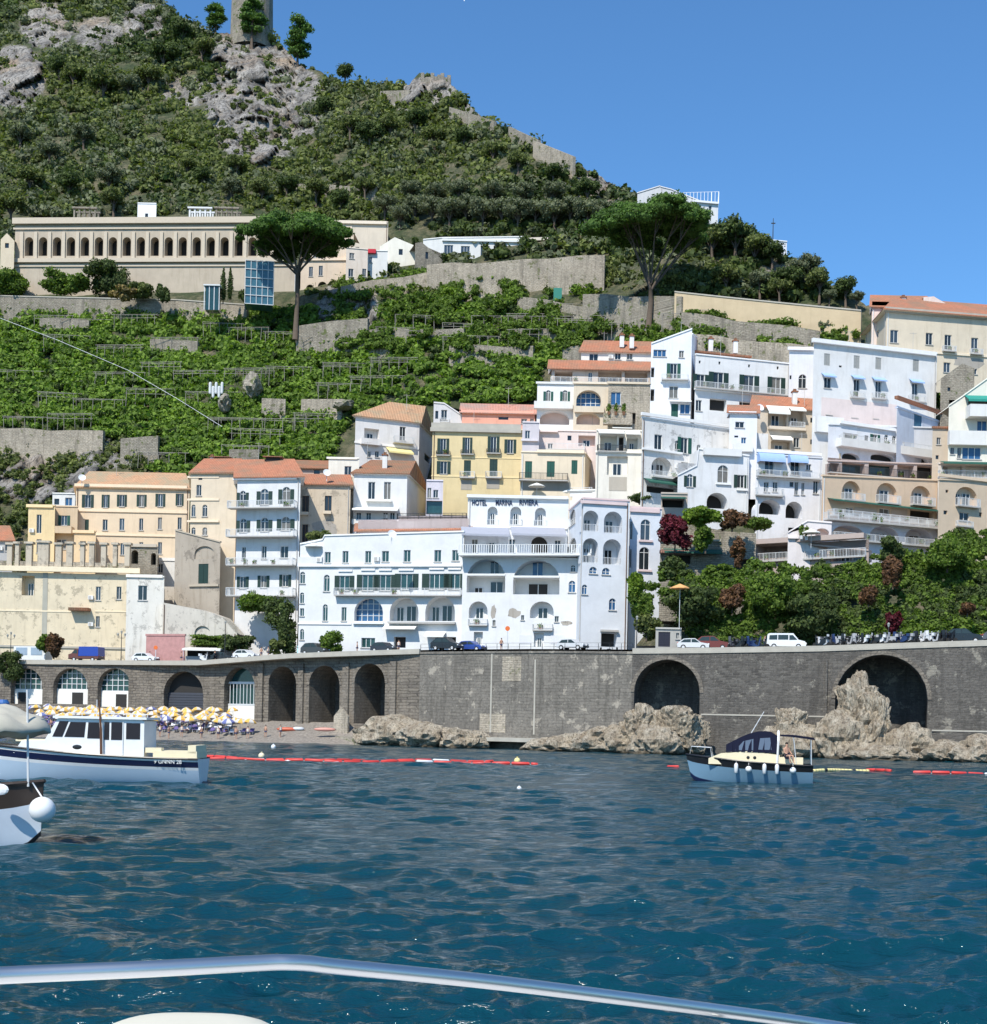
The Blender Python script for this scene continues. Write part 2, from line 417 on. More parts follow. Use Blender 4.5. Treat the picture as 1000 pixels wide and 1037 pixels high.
def facade(mb, s, zb, prof, holes):
    """prof: list of (u, z) along the top. holes: (u0,z0,u1,z1,rise,depth)"""
    us = {0.0, round(s.L, 4)}; zs = {round(zb, 4)}
    for u, z in prof: us.add(round(min(max(u, 0), s.L), 4))
    for h in holes: us |= {round(h[0], 4), round(h[2], 4)}; zs |= {round(h[1], 4), round(h[3], 4)}
    us = sorted(us); zs = sorted(zs)
    zmax = max(zs)
    def zt(u): return interp(u, prof) if len(prof) > 1 else prof[0][1]
    for j in range(len(zs)):
        z0 = zs[j]; z1 = zs[j+1] if j+1 < len(zs) else None
        run = None
        for i in range(len(us)-1):
            u0, u1 = us[i], us[i+1]; um = .5*(u0+u1); ok = u1-u0 > 1e-4
            if z1 is not None:
                zm = .5*(z0+z1)
                for h in holes:
                    if h[0] < um < h[2] and h[1] < zm < h[3]: ok = False; break
            if not ok:
                if run is not None: mb.quad(s.w(run, z0), s.w(u0, z0), s.w(u0, z1), s.w(run, z1)); run = None
                continue
            if z1 is None: mb.quad(s.w(u0, z0), s.w(u1, z0), s.w(u1, zt(u1)), s.w(u0, zt(u0)))
            elif run is None: run = u0
        if run is not None and z1 is not None: mb.quad(s.w(run, z0), s.w(us[-1], z0), s.w(us[-1], z1), s.w(run, z1))
    for (a, z0, b, z1, rise, dep) in holes:
        if rise > 0:
            ap = arch_pts(a, b, z0, z1, rise); m = len(ap)//2
            for i in range(m): mb.quad(s.w(a, z1), s.w(*ap[i]), s.w(*ap[i+1]))
            mb.quad(s.w(a, z1), s.w(*ap[m]), s.w(.5*(a+b), z1)) if abs(ap[m][1]-z1) > 1e-3 else None
            for i in range(m, len(ap)-1): mb.quad(s.w(b, z1), s.w(*ap[i]), s.w(*ap[i+1]))
            ol = [(a, z0)] + ap + [(b, z0)]
        else: ol = [(a, z0), (a, z1), (b, z1), (b, z0)]
        for p, q in zip(ol, ol[1:]+ol[:1]): mb.quad(s.w(*p), s.w(*q), s.w(*q, dep), s.w(*p, dep))

def outline(a, b, z0, z1, rise):
    return [(a, z0)] + (arch_pts(a, b, z0, z1, rise) if rise > 0 else [(a, z1), (b, z1)]) + [(b, z0)]

def railing(mb, s, u0, u1, z0, z1, dep, step=.22, r=.022):
    sbox(mb, s, u0, z1-.06, u1, z1, dep-.03, dep+.03); sbox(mb, s, u0, z0+.05, u1, z0+.1, dep-.02, dep+.02)
    n = max(2, int((u1-u0)/step))
    for i in range(n+1):
        u = u0 + (u1-u0)*i/n; rr = r*(2 if i % 8 == 0 else 1)
        sbox(mb, s, u-rr, z0, u+rr, z1-.03, dep-rr, dep+rr)

def window(root, s, k, a, z0, b, z1, rise, dep, glass, frame, opt, lab=None):
    mb = MB(); mb.quad(*[s.w(u, z, dep-.01) for u, z in outline(a, b, z0, z1, rise)])
    if glass is M['glass']: glass = M[('glass', 'pane2', 'glass', 'glass', 'pane3')[int(a*37+z0*11) % 5]]
    w = mb.build('window', glass, root)
    fr = MB(); t = min(.07, .08*(b-a)); d0, d1 = dep-.08, dep-.02
    zs = z1-rise
    sbox(fr, s, a, z0, a+t, zs, d0, d1); sbox(fr, s, b-t, z0, b, zs, d0, d1)
    sbox(fr, s, a+t, z0, b-t, z0+t, d0, d1)
    n = 1 if (b-a) < 1.9 else (2 if b-a < 3 else 3)
    for i in range(1, n+1):
        c = a + (b-a)*i/(n+1); sbox(fr, s, c-t*.55, z0+t, c+t*.55, (z1 if rise > 0 and n == 1 else zs)-t, d0-.01, d1-.01)
    if rise > 0:
        ap = arch_pts(a, b, z0, z1, rise); c = .5*(a+b)
        for p, q in zip(ap, ap[1:]):
            g = lambda v: (c+(v[0]-c)*(1-t/(b-a)*2), zs+(v[1]-zs)*(1-t/rise if rise > t else .5))
            fr.quad(s.w(*p, d0), s.w(*q, d0), s.w(*g(q), d0), s.w(*g(p), d0))
        sbox(fr, s, a+t, zs-t*.5, b-t, zs+t*.5, d0, d1)
    else: sbox(fr, s, a+t, z1-t, b-t, z1, d0, d1)
    fr.build('frame', frame, w)
    if z1-z0 < 2.6 and 'n' not in opt:
        sb = MB(); sbox(sb, s, a-.12, z0-.12, b+.12, z0, -.14, .06); sb.build('sill', M['slab'], w)
    return w

def shutter(w, s, u0, u1, z0, z1, m, dep=-.06):
    mb = MB(); sbox(mb, s, u0, z0, u1, z1, dep, dep+.05)
    n = max(3, int((z1-z0)/.22))
    for i in range(n):
        z = z0 + (z1-z0)*(i+.25)/n; sbox(mb, s, u0+.06, z, u1-.06, z+.09, dep-.03, dep)
    mb.build('shutter', m, w)

def building(name, label, c, base, top, col, ops='', roof=None, D=9, ext=4, dy=0, cat='building', trim=None, glass=None, frame=None, shut=None, cope=True, group=None, off=0, basez=None, wallmat=None, dirt=.42, loggia=None):
    """c: facade corners, left to right, as survey bearings (px) or (px, depth)."""
    cs = []
    for i, q in enumerate(c):
        if not hasattr(q, '__len__'): q = (q, YB(q if i == 0 else c[0] if not hasattr(c[0], '__len__') else c[0][0], base) + off + (dy if i else 0))
        cs.append(q)
    W = [P(px, base, Y) for px, Y in cs]
    prof_px = top if hasattr(top, '__len__') else None
    segs = [Seg(W[i], W[i+1]) for i in range(len(W)-1)]
    ref = segs[0]
    zb = ref.uz(cs[0][0], base)[1] - ext if basez is None else basez
    if prof_px is None: zt = (segs[-1] if len(segs) == 2 and cs[1][1] < cs[0][1] - 5 else ref).uz(cs[1 if len(segs) == 2 and cs[1][1] < cs[0][1] - 5 else 0][0] + 1, top)[1]; profs = [[(0, zt), (q.L, zt)] for q in segs]
    else:
        profs = []; 
        for i, q in enumerate(segs):
            pts = top[i] if hasattr(top[0][0], '__len__') else top
            pr = sorted(q.uz(x, y) for x, y in pts)
            if len(pr) == 1: pr = [(0, pr[0][1]), (q.L, pr[0][1])]
            profs.append(pr)
        zt = min(min(z for _, z in pr) for pr in profs)
    root = empty(name, Vector((W[0].x, W[0].y, zb)), label, cat, group)
    wm = wallmat or stucco(col, dirt, 'rendered_wall'); tm = trim or plain('trim', tuple(min(.85, x*1.12) for x in col), .8)
    gl = glass or M['glass']; fm = frame or M['frame']; sm = shut or M['green']
    body = MB(); body.mat(wm); iw = loggia or wm
    holes = [[] for _ in segs]; later = []
    for tok in ops.split(';'):
        tok = tok.split()
        if not tok: continue
        k = tok[0]; si = 0
        if k[0].isdigit(): si = int(k[0]); k = k[1:]
        x0, y0, x1, y1 = map(float, tok[1:5]); opt = tok[5:]
        s = segs[si]; a, z0, b, z1 = s.rect(x0, y0, x1, y1)
        if a > b: a, b = b, a
        if k in ('w', 's', 'c', 'a', 'A', 'R', 'k', 'sa', 'e', 'E'):
            a = max(a, .05); b = min(b, s.L-.05)
            if b - a < .1: continue
            rise = 0; dep = .25
            if k in ('a', 'A', 'sa', 'E'): rise = min(.5*(b-a), .6*(z1-z0))
            if k == 'e': rise = .22*(b-a)
            if k in ('A', 'R', 'E', 'e'): dep = float(opt[0]) if opt and opt[0].replace('.', '').isdigit() else 1.8
            if k == 'E': rise = min(rise, .3*(b-a))
            holes[si].append((a, z0, b, z1, rise, dep)); later.append((k, s, a, z0, b, z1, rise, dep, opt, profs[si]))
        else: later.append((k, s, a, z0, b, z1, 0, 0, opt, profs[si]))
    for s, h, pr in zip(segs, holes, profs): facade(body, s, zb, pr, h)
    # closing walls
    if len(W) >= 3: back = [W[-1], W[0] + (W[-1]-W[1])] if len(W) == 3 else [W[-1], W[0]]
    else:
        n = Vector((.5*(W[0].x+W[1].x), .5*(W[0].y+W[1].y), 0)).normalized(); back = [W[1]+n*D, W[0]+n*D]
    ring = [Vector((p.x, p.y)) for p in W] + [Vector((p.x, p.y)) for p in back if min((Vector((p.x, p.y))-Vector((q.x, q.y))).length for q in W) > .1]
    nW = len(W)
    tops = []
    for i, p in enumerate(ring):
        if i < nW: z = interp(segs[i].A.x*0, profs[i]) if False else (interp(0, profs[i]) if i < len(profs) else interp(segs[-1].L, profs[-1]))
        else: z = zt
        tops.append(z)
    if prof_px is not None and len(segs) == 1 and len(ring) == 4: tops[2], tops[3] = tops[1], tops[0]
    for i in range(nW-1, len(ring)):
        j = (i+1) % len(ring)
        p, q = ring[i], ring[j]
        body.quad((p.x, p.y, zb), (q.x, q.y, zb), (q.x, q.y, tops[j]), (p.x, p.y, tops[i]))
    if prof_px is not None and len(segs) == 1 and len(profs[0]) > 2:
        s = segs[0]; pr = [(min(max(u, 0), s.L), z) for u, z in profs[0]]; q = [s.w(u, z) for u, z in pr]; qb = [s.w(u, z, D) for u, z in pr]
        for i in range(len(q)-1): body.quad(q[i], q[i+1], qb[i+1], qb[i])
        body.quad(*([Vector((*ring[3], tops[0]))]+qb[:-1][1:]+[Vector((*ring[2], tops[1]))]))
    else:
        body.quad(*[(p.x, p.y, tops[i] - .05) for i, p in enumerate(ring)])
    body.build('wall', None, root)
    # parts
    for (k, s, a, z0, b, z1, rise, dep, opt, pr) in later:
        if k in ('w', 's', 'a', 'sa', 'k'):
            if k == 'k':
                mb = MB(); mb.quad(*[s.w(u, z, dep-.01) for u, z in outline(a, b, z0, z1, 0)]); mb.build('window', gl, root); continue
            w = window(root, s, k, a, z0, b, z1, rise, dep, gl if 'b' not in opt else M['glassb'], fm, opt)
            if k == 'w' and int(a*53+z0*29) % 7 == 0 and a > 1.4 and z0 > zb+6:
                ac = MB(); sbox(ac, s, a-1.2, z0+.1, a-.35, z0+.75, -.38, -.004); q = ac.build('air_conditioner', M['frame'], root); ac = MB(); sbox(ac, s, a-1.1, z0+.18, a-.65, z0+.66, -.4, -.385); ac.build('fan_grille', M['slab'], q)
            if k in ('s', 'sa'):
                sw = .5*(b-a); shutter(w, s, a-sw, a-.02, z0, z1-rise*.6, sm); shutter(w, s, b+.02, b+sw, z0, z1-rise*.6, sm)
        elif k == 'c':
            mb = MB(); sbox(mb, s, a, z0, b, z1, dep-.08, dep-.01); w = mb.build('window', gl, root)
            m = .5*(a+b); shutter(w, s, a, m-.02, z0, z1, sm, .08); shutter(w, s, m+.02, b, z0, z1, sm, .08)
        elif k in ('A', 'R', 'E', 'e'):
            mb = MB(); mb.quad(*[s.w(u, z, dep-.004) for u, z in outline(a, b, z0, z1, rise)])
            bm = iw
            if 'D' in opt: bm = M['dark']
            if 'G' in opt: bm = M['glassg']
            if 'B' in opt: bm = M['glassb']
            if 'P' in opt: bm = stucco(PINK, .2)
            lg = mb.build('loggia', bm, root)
            if not ({'D', 'G', 'B', 'x'} & set(opt)):
                ww = b-a; h = z1-z0
                for (f0, f1, g1) in ([(.3, .7, .62)] if ww < 4 else [(.12, .36, .6), (.46, .8, .66)]):
                    d = MB(); sbox(d, s, a+ww*f0, z0+.02, a+ww*f1, z0+h*g1, dep-.1, dep-.02); dd = d.build('door', M['glass'], lg)
                    f = MB()
                    for u in (f0, .5*(f0+f1), f1): sbox(f, s, a+ww*u-.05, z0+.02, a+ww*u+.05, z0+h*g1+.06, dep-.14, dep-.1)
                    f.build('door_frame', fm, lg)
            if 'r' in opt:
                r = MB(); railing(r, s, a, b, z0, z0+min(1.05, .4*(z1-z0)), .12); r.build('railing', M['rail'], lg)
            if 'i' in opt:
                r = MB(); railing(r, s, a, b, z0, z0+min(1.05, .4*(z1-z0)), .12); r.build('railing', M['drail'], lg)
            if 'm' in opt:      # glazing bars
                r = MB(); n = max(2, int((b-a)/.8))
                for i in range(n+1):
                    u = a+(b-a)*i/n; zz = z1-rise + rise*math.sqrt(max(0, 1-((u-.5*(a+b))/(.5*(b-a)))**2)) if rise else z1
                    if zz-z0 > .2: sbox(r, s, u-.05, z0, u+.05, zz, dep-.12, dep-.03)
                zz = z0
                while zz < z1-.8:
                    zz += .9; h = 1.0 if zz < z1-rise or not rise else math.sqrt(max(.02, 1-((zz-(z1-rise))/rise)**2)); c = .5*(a+b); hw = .5*(b-a)*h
                    sbox(r, s, c-hw, zz-.04, c+hw, zz+.04, dep-.1, dep-.02)
                r.build('glazing_bars', M['bframe'] if 'n' in opt else M['rail'], lg)
        elif k == 'cor':
            o = float(opt[0]) if opt else .25
            mb = MB(); sbox(mb, s, a, z0, b, z1, -o, -.003); mb.build('cornice', tm if len(opt) < 2 else M[opt[1]], root)
        elif k == 'bal':
            o = float(opt[0]) if opt else .9; dark = 'i' in opt
            mb = MB(); sbox(mb, s, a, z0-.16, b, z0, -o, -.003); q = mb.build('balcony', M['slab'], root)
            r = MB(); railing(r, s, a, b, z0, z1, -o+.05)
            for u in (a+.03, b-.03):
                e = Seg(s.w(u, 0, -o+.05).xy, s.w(u, 0, -.03).xy); railing(r, e, 0, e.L, z0, z1, 0)
            r.build('railing', M['drail'] if dark else M['rail'], q)
            if b-a > 2 and o > .5:
                rq = random.Random(int(a*91+z0*17)); n = int((b-a)/2.2)
                for i in range(n):
                    if rq.random() < .45:
                        u = a + .5 + (b-a-1)*rq.random(); pl = MB(); sbox(pl, s, u-.3, z0, u+.3, z0+.32, -o+.12, -o+.42); pp = pl.build('planter', M['tileb'], root); ww = s.w(u, z0+.5, -o+.27) - root.location
                        mesh_obj('plant', leaf_mesh('plant', [tuple(ww)], [(.38, .25, .3+.3*rq.random())], 46, .13, M['ivy'], i), pp)
        elif k == 'par':
            o = float(opt[0]) if opt else .9
            mb = MB(); sbox(mb, s, a, z0-.18, b, z0, -o, -.003); sbox(mb, s, a, z0, b, z1, -o, -o+.15); sbox(mb, s, a, z0, a+.15, z1, -o+.15, -.003); sbox(mb, s, b-.15, z0, b, z1, -o+.15, -.003)
            mb.build('balcony', wm if 'w' not in opt else stucco(WHITE, .15), root)
        elif k == 'awn':
            o = float(opt[0]) if opt else 1.3; m = M[opt[1]] if len(opt) > 1 else M['wawn']
            mb = MB(); n = 6
            for i in range(n):
                p = i/n; q = (i+1)/n; f = lambda t: z1 - (z1-z0)*.75*t
                mb.hexa([s.w(a, f(p)-.05, -o*p-.01), s.w(b, f(p)-.05, -o*p-.01), s.w(b, f(q)-.05, -o*q-.01), s.w(a, f(q)-.05, -o*q-.01), s.w(a, f(p), -o*p-.01), s.w(b, f(p), -o*p-.01), s.w(b, f(q), -o*q-.01), s.w(a, f(q), -o*q-.01)])
            sbox(mb, s, a, z0, b, z0+(z1-z0)*.25, -o-.03, -o)
            mb.build('awning', m, root)
        elif k == 'dome':
            mb = MB(); n = 8; o = 1.3; m = M[opt[0]]
            for i in range(n):
                t0, t1 = .5*pi*i/n, .5*pi*(i+1)/n; f = lambda t: (z0+(z1-z0)*cos(t), -o*sin(t)-.01)
                for j in range(4):
                    u0 = a+(b-a)*j/4; u1 = a+(b-a)*(j+1)/4
                    mb.quad(s.w(u0, *f(t0)), s.w(u1, *f(t0)), s.w(u1, *f(t1)), s.w(u0, *f(t1)))
            for u in (a, b): mb.quad(*([s.w(u, z0, -.01)]+[s.w(u, z0+(z1-z0)*cos(.5*pi*i/n), -o*sin(.5*pi*i/n)-.01) for i in range(n+1)]))
            mb.build('awning', m, root)
        elif k == 'pat':
            mb = MB(); c = ((a+b)/2, (z0+z1)/2); pts = []; rr = random.Random(int(a*100))
            for i in range(14):
                t = 2*pi*i/14; q = rr.uniform(.7, 1.1); pts.append(s.w(c[0]+.5*(b-a)*cos(t)*q, c[1]+.5*(z1-z0)*sin(t)*q, -.012))
            mb.quad(*pts); mb.add([p + Vector((s.n.x, s.n.y, 0))*.02 for p in pts], [range(13, -1, -1)]); mb.build('bare_patch', M[opt[0]] if opt else M['peel'], root)
        elif k == 'panel':
            mb = MB(); sbox(mb, s, a, z0, b, z1, -.05, -.003); mb.build('wall_panel', M[opt[0]] if opt[0] in M else stucco(eval(opt[0]), .3), root)
    for s, pr, hs in zip(segs, profs, holes):
        if s.L > 7:
            for u in (s.L-.35, .3):
                if (int(s.L*13) + int(u)) % 2 and all(not (h[0]-.2 < u < h[2]+.2) for h in hs):
                    mb = MB(); z1 = interp(u, pr)-.3; mb.tube([s.w(u, zb, -.09), s.w(u, z1, -.09)], .07, 6); mb.build('drainpipe', M[('slab', 'bframe', 'rail')[int(s.L*7) % 3]], root)
    # roof
    pts = [Vector((p.x, p.y, zt)) for p in ring[:4]]
    if roof and len(ring) == 4:
        kind = roof.get('k', 'hip'); oh = roof.get('oh', .5); rm = M[roof.get('m', 'tile')]
        lf = len(W) == 3 and roof.get('side') == 'l'      # long facade is the second segment
        q = pts if not lf else [pts[1], pts[2], pts[3], pts[0]]
        cen = sum(q, Vector())/4; dx = (q[1]-q[0]).normalized(); dyv = (q[3]-q[0]).normalized()
        e = [q[0]-dx*oh-dyv*oh, q[1]+dx*oh-dyv*oh, q[2]+dx*oh+dyv*oh, q[3]-dx*oh+dyv*oh]
        L = .5*(e[0]+e[3]); Rr = .5*(e[1]+e[2])
        if kind in ('hip', 'gable'):
            li, ri = roof.get('in', (.18, .18)) if kind == 'hip' else (0, 0)
            r0 = L + (Rr-L)*li; r1 = Rr + (L-Rr)*ri
            mid = .5*(r0+r1); rx = 500 + 0*mid.x
            bpx = roof.get('px', .5*(cs[0][0]+cs[1][0])); zr = EYE + ray(bpx, roof['y'])[1]*mid.y
            zr = max(zr, zt+.6)
            r0.z = r1.z = zr; mb = MB(); mb.mat(rm); lo = [p - Vector((0, 0, .18)) for p in e]
            mb.quad(e[0], e[1], r1, r0); mb.quad(e[2], e[3], r0, r1)
            if kind == 'hip': mb.quad(e[1], e[2], r1); mb.quad(e[3], e[0], r0)
            for i in range(4): mb.quad(lo[i], lo[(i+1) % 4], e[(i+1) % 4], e[i])
            mb.mat(tm); mb.quad(*lo[::-1])
            if kind == 'gable':
                mb.mat(wm)
                for a_, b_, c_ in ((q[0], q[3], L), (q[1], q[2], Rr)): mb.quad(a_, b_, Vector((.5*(a_.x+b_.x), .5*(a_.y+b_.y), zr-.15)))
                mb.mat(rm)
            mb.build('roof', None, root)
        elif kind == 'gfront':      # ridge runs away from the camera
            r0 = .5*(e[0]+e[1]); r1 = .5*(e[2]+e[3]); zr = EYE + ray(roof['px'], roof['y'])[1]*r0.y
            r0.z = r1.z = zr; mb = MB(); mb.mat(rm)
            lo = Vector((0, 0, .18))
            mb.quad(e[0], r0, r1, e[3]); mb.quad(r0, e[1], e[2], r1); mb.quad(e[0]-lo, e[3]-lo, r1-lo, r0-lo); mb.quad(r0-lo, r1-lo, e[2]-lo, e[1]-lo)
            mb.quad(e[0]-lo, r0-lo, r0, e[0]); mb.quad(r0-lo, e[1]-lo, e[1], r0); mb.quad(e[0]-lo, e[0], e[3], e[3]-lo); mb.quad(e[1], e[1]-lo, e[2]-lo, e[2])
            mb.mat(wm); mb.quad(q[0], q[1], Vector((.5*(q[0].x+q[1].x), .5*(q[0].y+q[1].y), zr-.3)))
            mb.build('roof', None, root)
        elif kind == 'mono':
            bpx = roof.get('px', .5*(cs[0][0]+cs[1][0])); f = roof.get('f', 1.0)
            b0 = e[0]+(e[3]-e[0])*f; b1 = e[1]+(e[2]-e[1])*f
            zr = EYE + ray(bpx, roof['y'])[1]*.5*(b0.y+b1.y); b0.z = b1.z = max(zr, zt+.3)
            mb = MB(); mb.mat(rm); lo = Vector((0, 0, .16))
            mb.hexa([e[0]-lo, e[1]-lo, b1-lo, b0-lo, e[0], e[1], b1, b0])
            mb.mat(wm); mb.quad(q[0], b0-lo, Vector((b0.x, b0.y, zt))); mb.quad(q[1], Vector((b1.x, b1.y, zt)), b1-lo); mb.quad(b0-lo, Vector((b0.x, b0.y, zt)), Vector((b1.x, b1.y, zt)), b1-lo)
            mb.build('roof', None, root)
    elif cope:
        for i, s in enumerate(segs):
            mb = MB(); pr = profs[i]; us = [0]+[u for u, _ in pr if .05 < u < s.L-.05]+[s.L]
            for u0, u1 in zip(us, us[1:]):
                za, zc = interp(u0, pr), interp(u1, pr); o = .16
                mb.hexa([s.w(u0, za, -o), s.w(u1, zc, -o), s.w(u1, zc, .35), s.w(u0, za, .35), s.w(u0, za+.22, -o), s.w(u1, zc+.22, -o), s.w(u1, zc+.22, .35), s.w(u0, za+.22, .35)])
            mb.build('parapet', tm, root)
    return root, segs, zb, zt
# ---------------------------------------------------------------- the setting
def rockmat(name='limestone', c1=(.40, .37, .33), c2=(.13, .12, .11), c3=(.40, .29, .19), sc=.25, z0=None):
    m, nt, b = newmat(name)
    v = coords(nt); vs = coords(nt, (1, 1, .35))
    n1 = noise_t(nt, vs, sc, 8, .7); n2 = noise_t(nt, v, sc*.35, 5, .6); n3 = noise_t(nt, vs, sc*5, 6, .75)
    o = mix(nt, ramp(nt, n1, [(.36, (0, 0, 0)), (.58, (1, 1, 1))]), c2, c1)
    o = mix(nt, ramp(nt, n2, [(.52, (0, 0, 0)), (.7, (.8, .8, .8))]), o, c3)
    o = mix(nt, ramp(nt, n3, [(.38, (.85, .85, .85)), (.5, (0, 0, 0))]), o, tuple(x*.35 for x in c2))
    vo = N(nt, 'ShaderNodeTexVoronoi', feature='DISTANCE_TO_EDGE'); vo.inputs['Scale'].default_value = sc*2.2
    dn = N(nt, 'ShaderNodeTexNoise'); dn.inputs['Scale'].default_value = sc*3; nt.links.new(vs, dn.inputs['Vector'])
    vm = N(nt, 'ShaderNodeVectorMath', operation='MULTIPLY_ADD'); nt.links.new(dn.outputs[1], vm.inputs[0]); vm.inputs[1].default_value = (2.5, 2.5, 2.5); nt.links.new(vs, vm.inputs[2]); nt.links.new(vm.outputs[0], vo.inputs['Vector'])
    o = mix(nt, ramp(nt, vo.outputs[0], [(.0, (.75, .75, .75)), (.06, (0, 0, 0))]), o, tuple(x*.3 for x in c2))
    b.inputs['Roughness'].default_value = .95
    ad = N(nt, 'ShaderNodeMath', operation='ADD'); nt.links.new(n1, ad.inputs[0]); nt.links.new(n3, ad.inputs[1])
    return m, nt, b, o, ad.outputs[0]

def facets(q, amp, tilt):
    d_, pts = noise.voronoi(q); r = noise.noise_vector(pts[0]*3.7 + Vector((2, 5, 1))); edge = d_[1]-d_[0]
    return r.x*amp + (q-pts[0]).dot(r)*tilt - (amp*.35*(1-edge/.12) if edge < .12 else 0)

def make_terrain():
    m, nt, b, rock, hgt = rockmat('hillside', sc=.16)
    a = N(nt, 'ShaderNodeAttribute', attribute_name='rock')
    v = coords(nt); n = noise_t(nt, v, .12, 6, .65); n2 = noise_t(nt, v, .7, 5, .7)
    soil = mix(nt, ramp(nt, n, [(.4, (0, 0, 0)), (.62, (1, 1, 1))]), (.055, .075, .025), (.19, .16, .095))
    soil = mix(nt, ramp(nt, n2, [(.42, (0, 0, 0)), (.62, (.8, .8, .8))]), soil, (.028, .042, .014))
    ad = N(nt, 'ShaderNodeMath', operation='ADD'); nt.links.new(a.outputs['Fac'], ad.inputs[0])
    sb = N(nt, 'ShaderNodeMath', operation='SUBTRACT'); nt.links.new(n2, sb.inputs[0]); sb.inputs[1].default_value = .5
    nt.links.new(sb.outputs[0], ad.inputs[1])
    f = ramp(nt, ad.outputs[0], [(.42, (0, 0, 0)), (.56, (1, 1, 1))])
    nt.links.new(mix(nt, f, soil, rock), b.inputs['Base Color']); bump(nt, b, hgt, .9, 1.2)
    pxs = list(range(-600, -100, 14)) + list(np.arange(-100, 1100, 2.5)) + list(range(1100, 1601, 14))
    rows = 270; V = []; A = []
    for r in range(rows + 5):
        for px in pxs:
            rg = R(px) + 5*noise.noise(Vector((px*.06, 0, 3))) + 2.5*noise.noise(Vector((px*.25, 1, 3)))
            if r < rows:
                s = r/(rows-1); py = 654 + (rg-654)*s
                Y = T(px, py); p = P(px, py, Y); ck = crag(px, py)
                q = p*.035; k = min(1, s*8)
                e = noise.noise(q)*5 + noise.noise(q*2.7)*2.2
                if ck > .02:
                    e += ck*(3.5*noise.noise(Vector((p.x*.05, p.y*.03, p.z*.02))) + facets(Vector((p.x*.085, p.y*.05, p.z*.042)), 6.5, 12) + facets(Vector((p.x*.21, p.y*.12, p.z*.13+9)), 2.6, 5) + facets(Vector((p.x*.55, p.y*.3, p.z*.4)), .9, 1.6) + 1.0)
                e = (e if Y > 300 or ck > .02 else e*.45)*k
                p2 = P(px, py, Y - e)
                V.append(p2[:]); A.append(ck)
            else:
                j = r-rows+1; Y = T(px, rg); p = P(px, rg, Y)
                V.append((p.x*(1+.08*j), p.y+14*j*j, max(-2, p.z - 7*j*j))); A.append(.3)
    me = grid_mesh('hillside', V, rows+5, len(pxs), m, False, {'rock': A})
    o = mesh_obj('hillside', me); tag(o, 'steep limestone hillside with pale crags above the town', kind='structure')

CRAGS = [(262, 98, 48, 62, 1.15), (234, 58, 20, 42, 1.05), (285, 75, 26, 30, .9), (190, 92, 30, 16, .6), (305, 105, 26, 34, .75), (16, 78, 28, 30, .95), (48, 26, 26, 22, .85), (100, 34, 26, 18, .6), (146, 22, 20, 18, .9), (436, 92, 26, 14, .95), (408, 104, 16, 8, .6), (480, 115, 26, 10, .6),
         (600, 186, 30, 14, .8), (570, 205, 22, 14, .6), (628, 208, 22, 9, .75), (40, 475, 62, 32, .8), (110, 458, 55, 16, .6), (8, 455, 36, 18, .5), (65, 500, 24, 24, .6), (352, 312, 30, 26, .8), (640, 268, 25, 12, .4), (790, 272, 20, 10, .5), (560, 160, 22, 8, .4), (430, 130, 20, 14, .4), (340, 185, 26, 6, .4)]
def crag(px, py):
    v = 0
    for cx, cy, rx, ry, s in CRAGS:
        d = ((px-cx)/rx)**2 + ((py-cy)/ry)**2
        if d < 2.2: v = max(v, s*min(1, max(0, (1.6-d)/.8)))
    return v

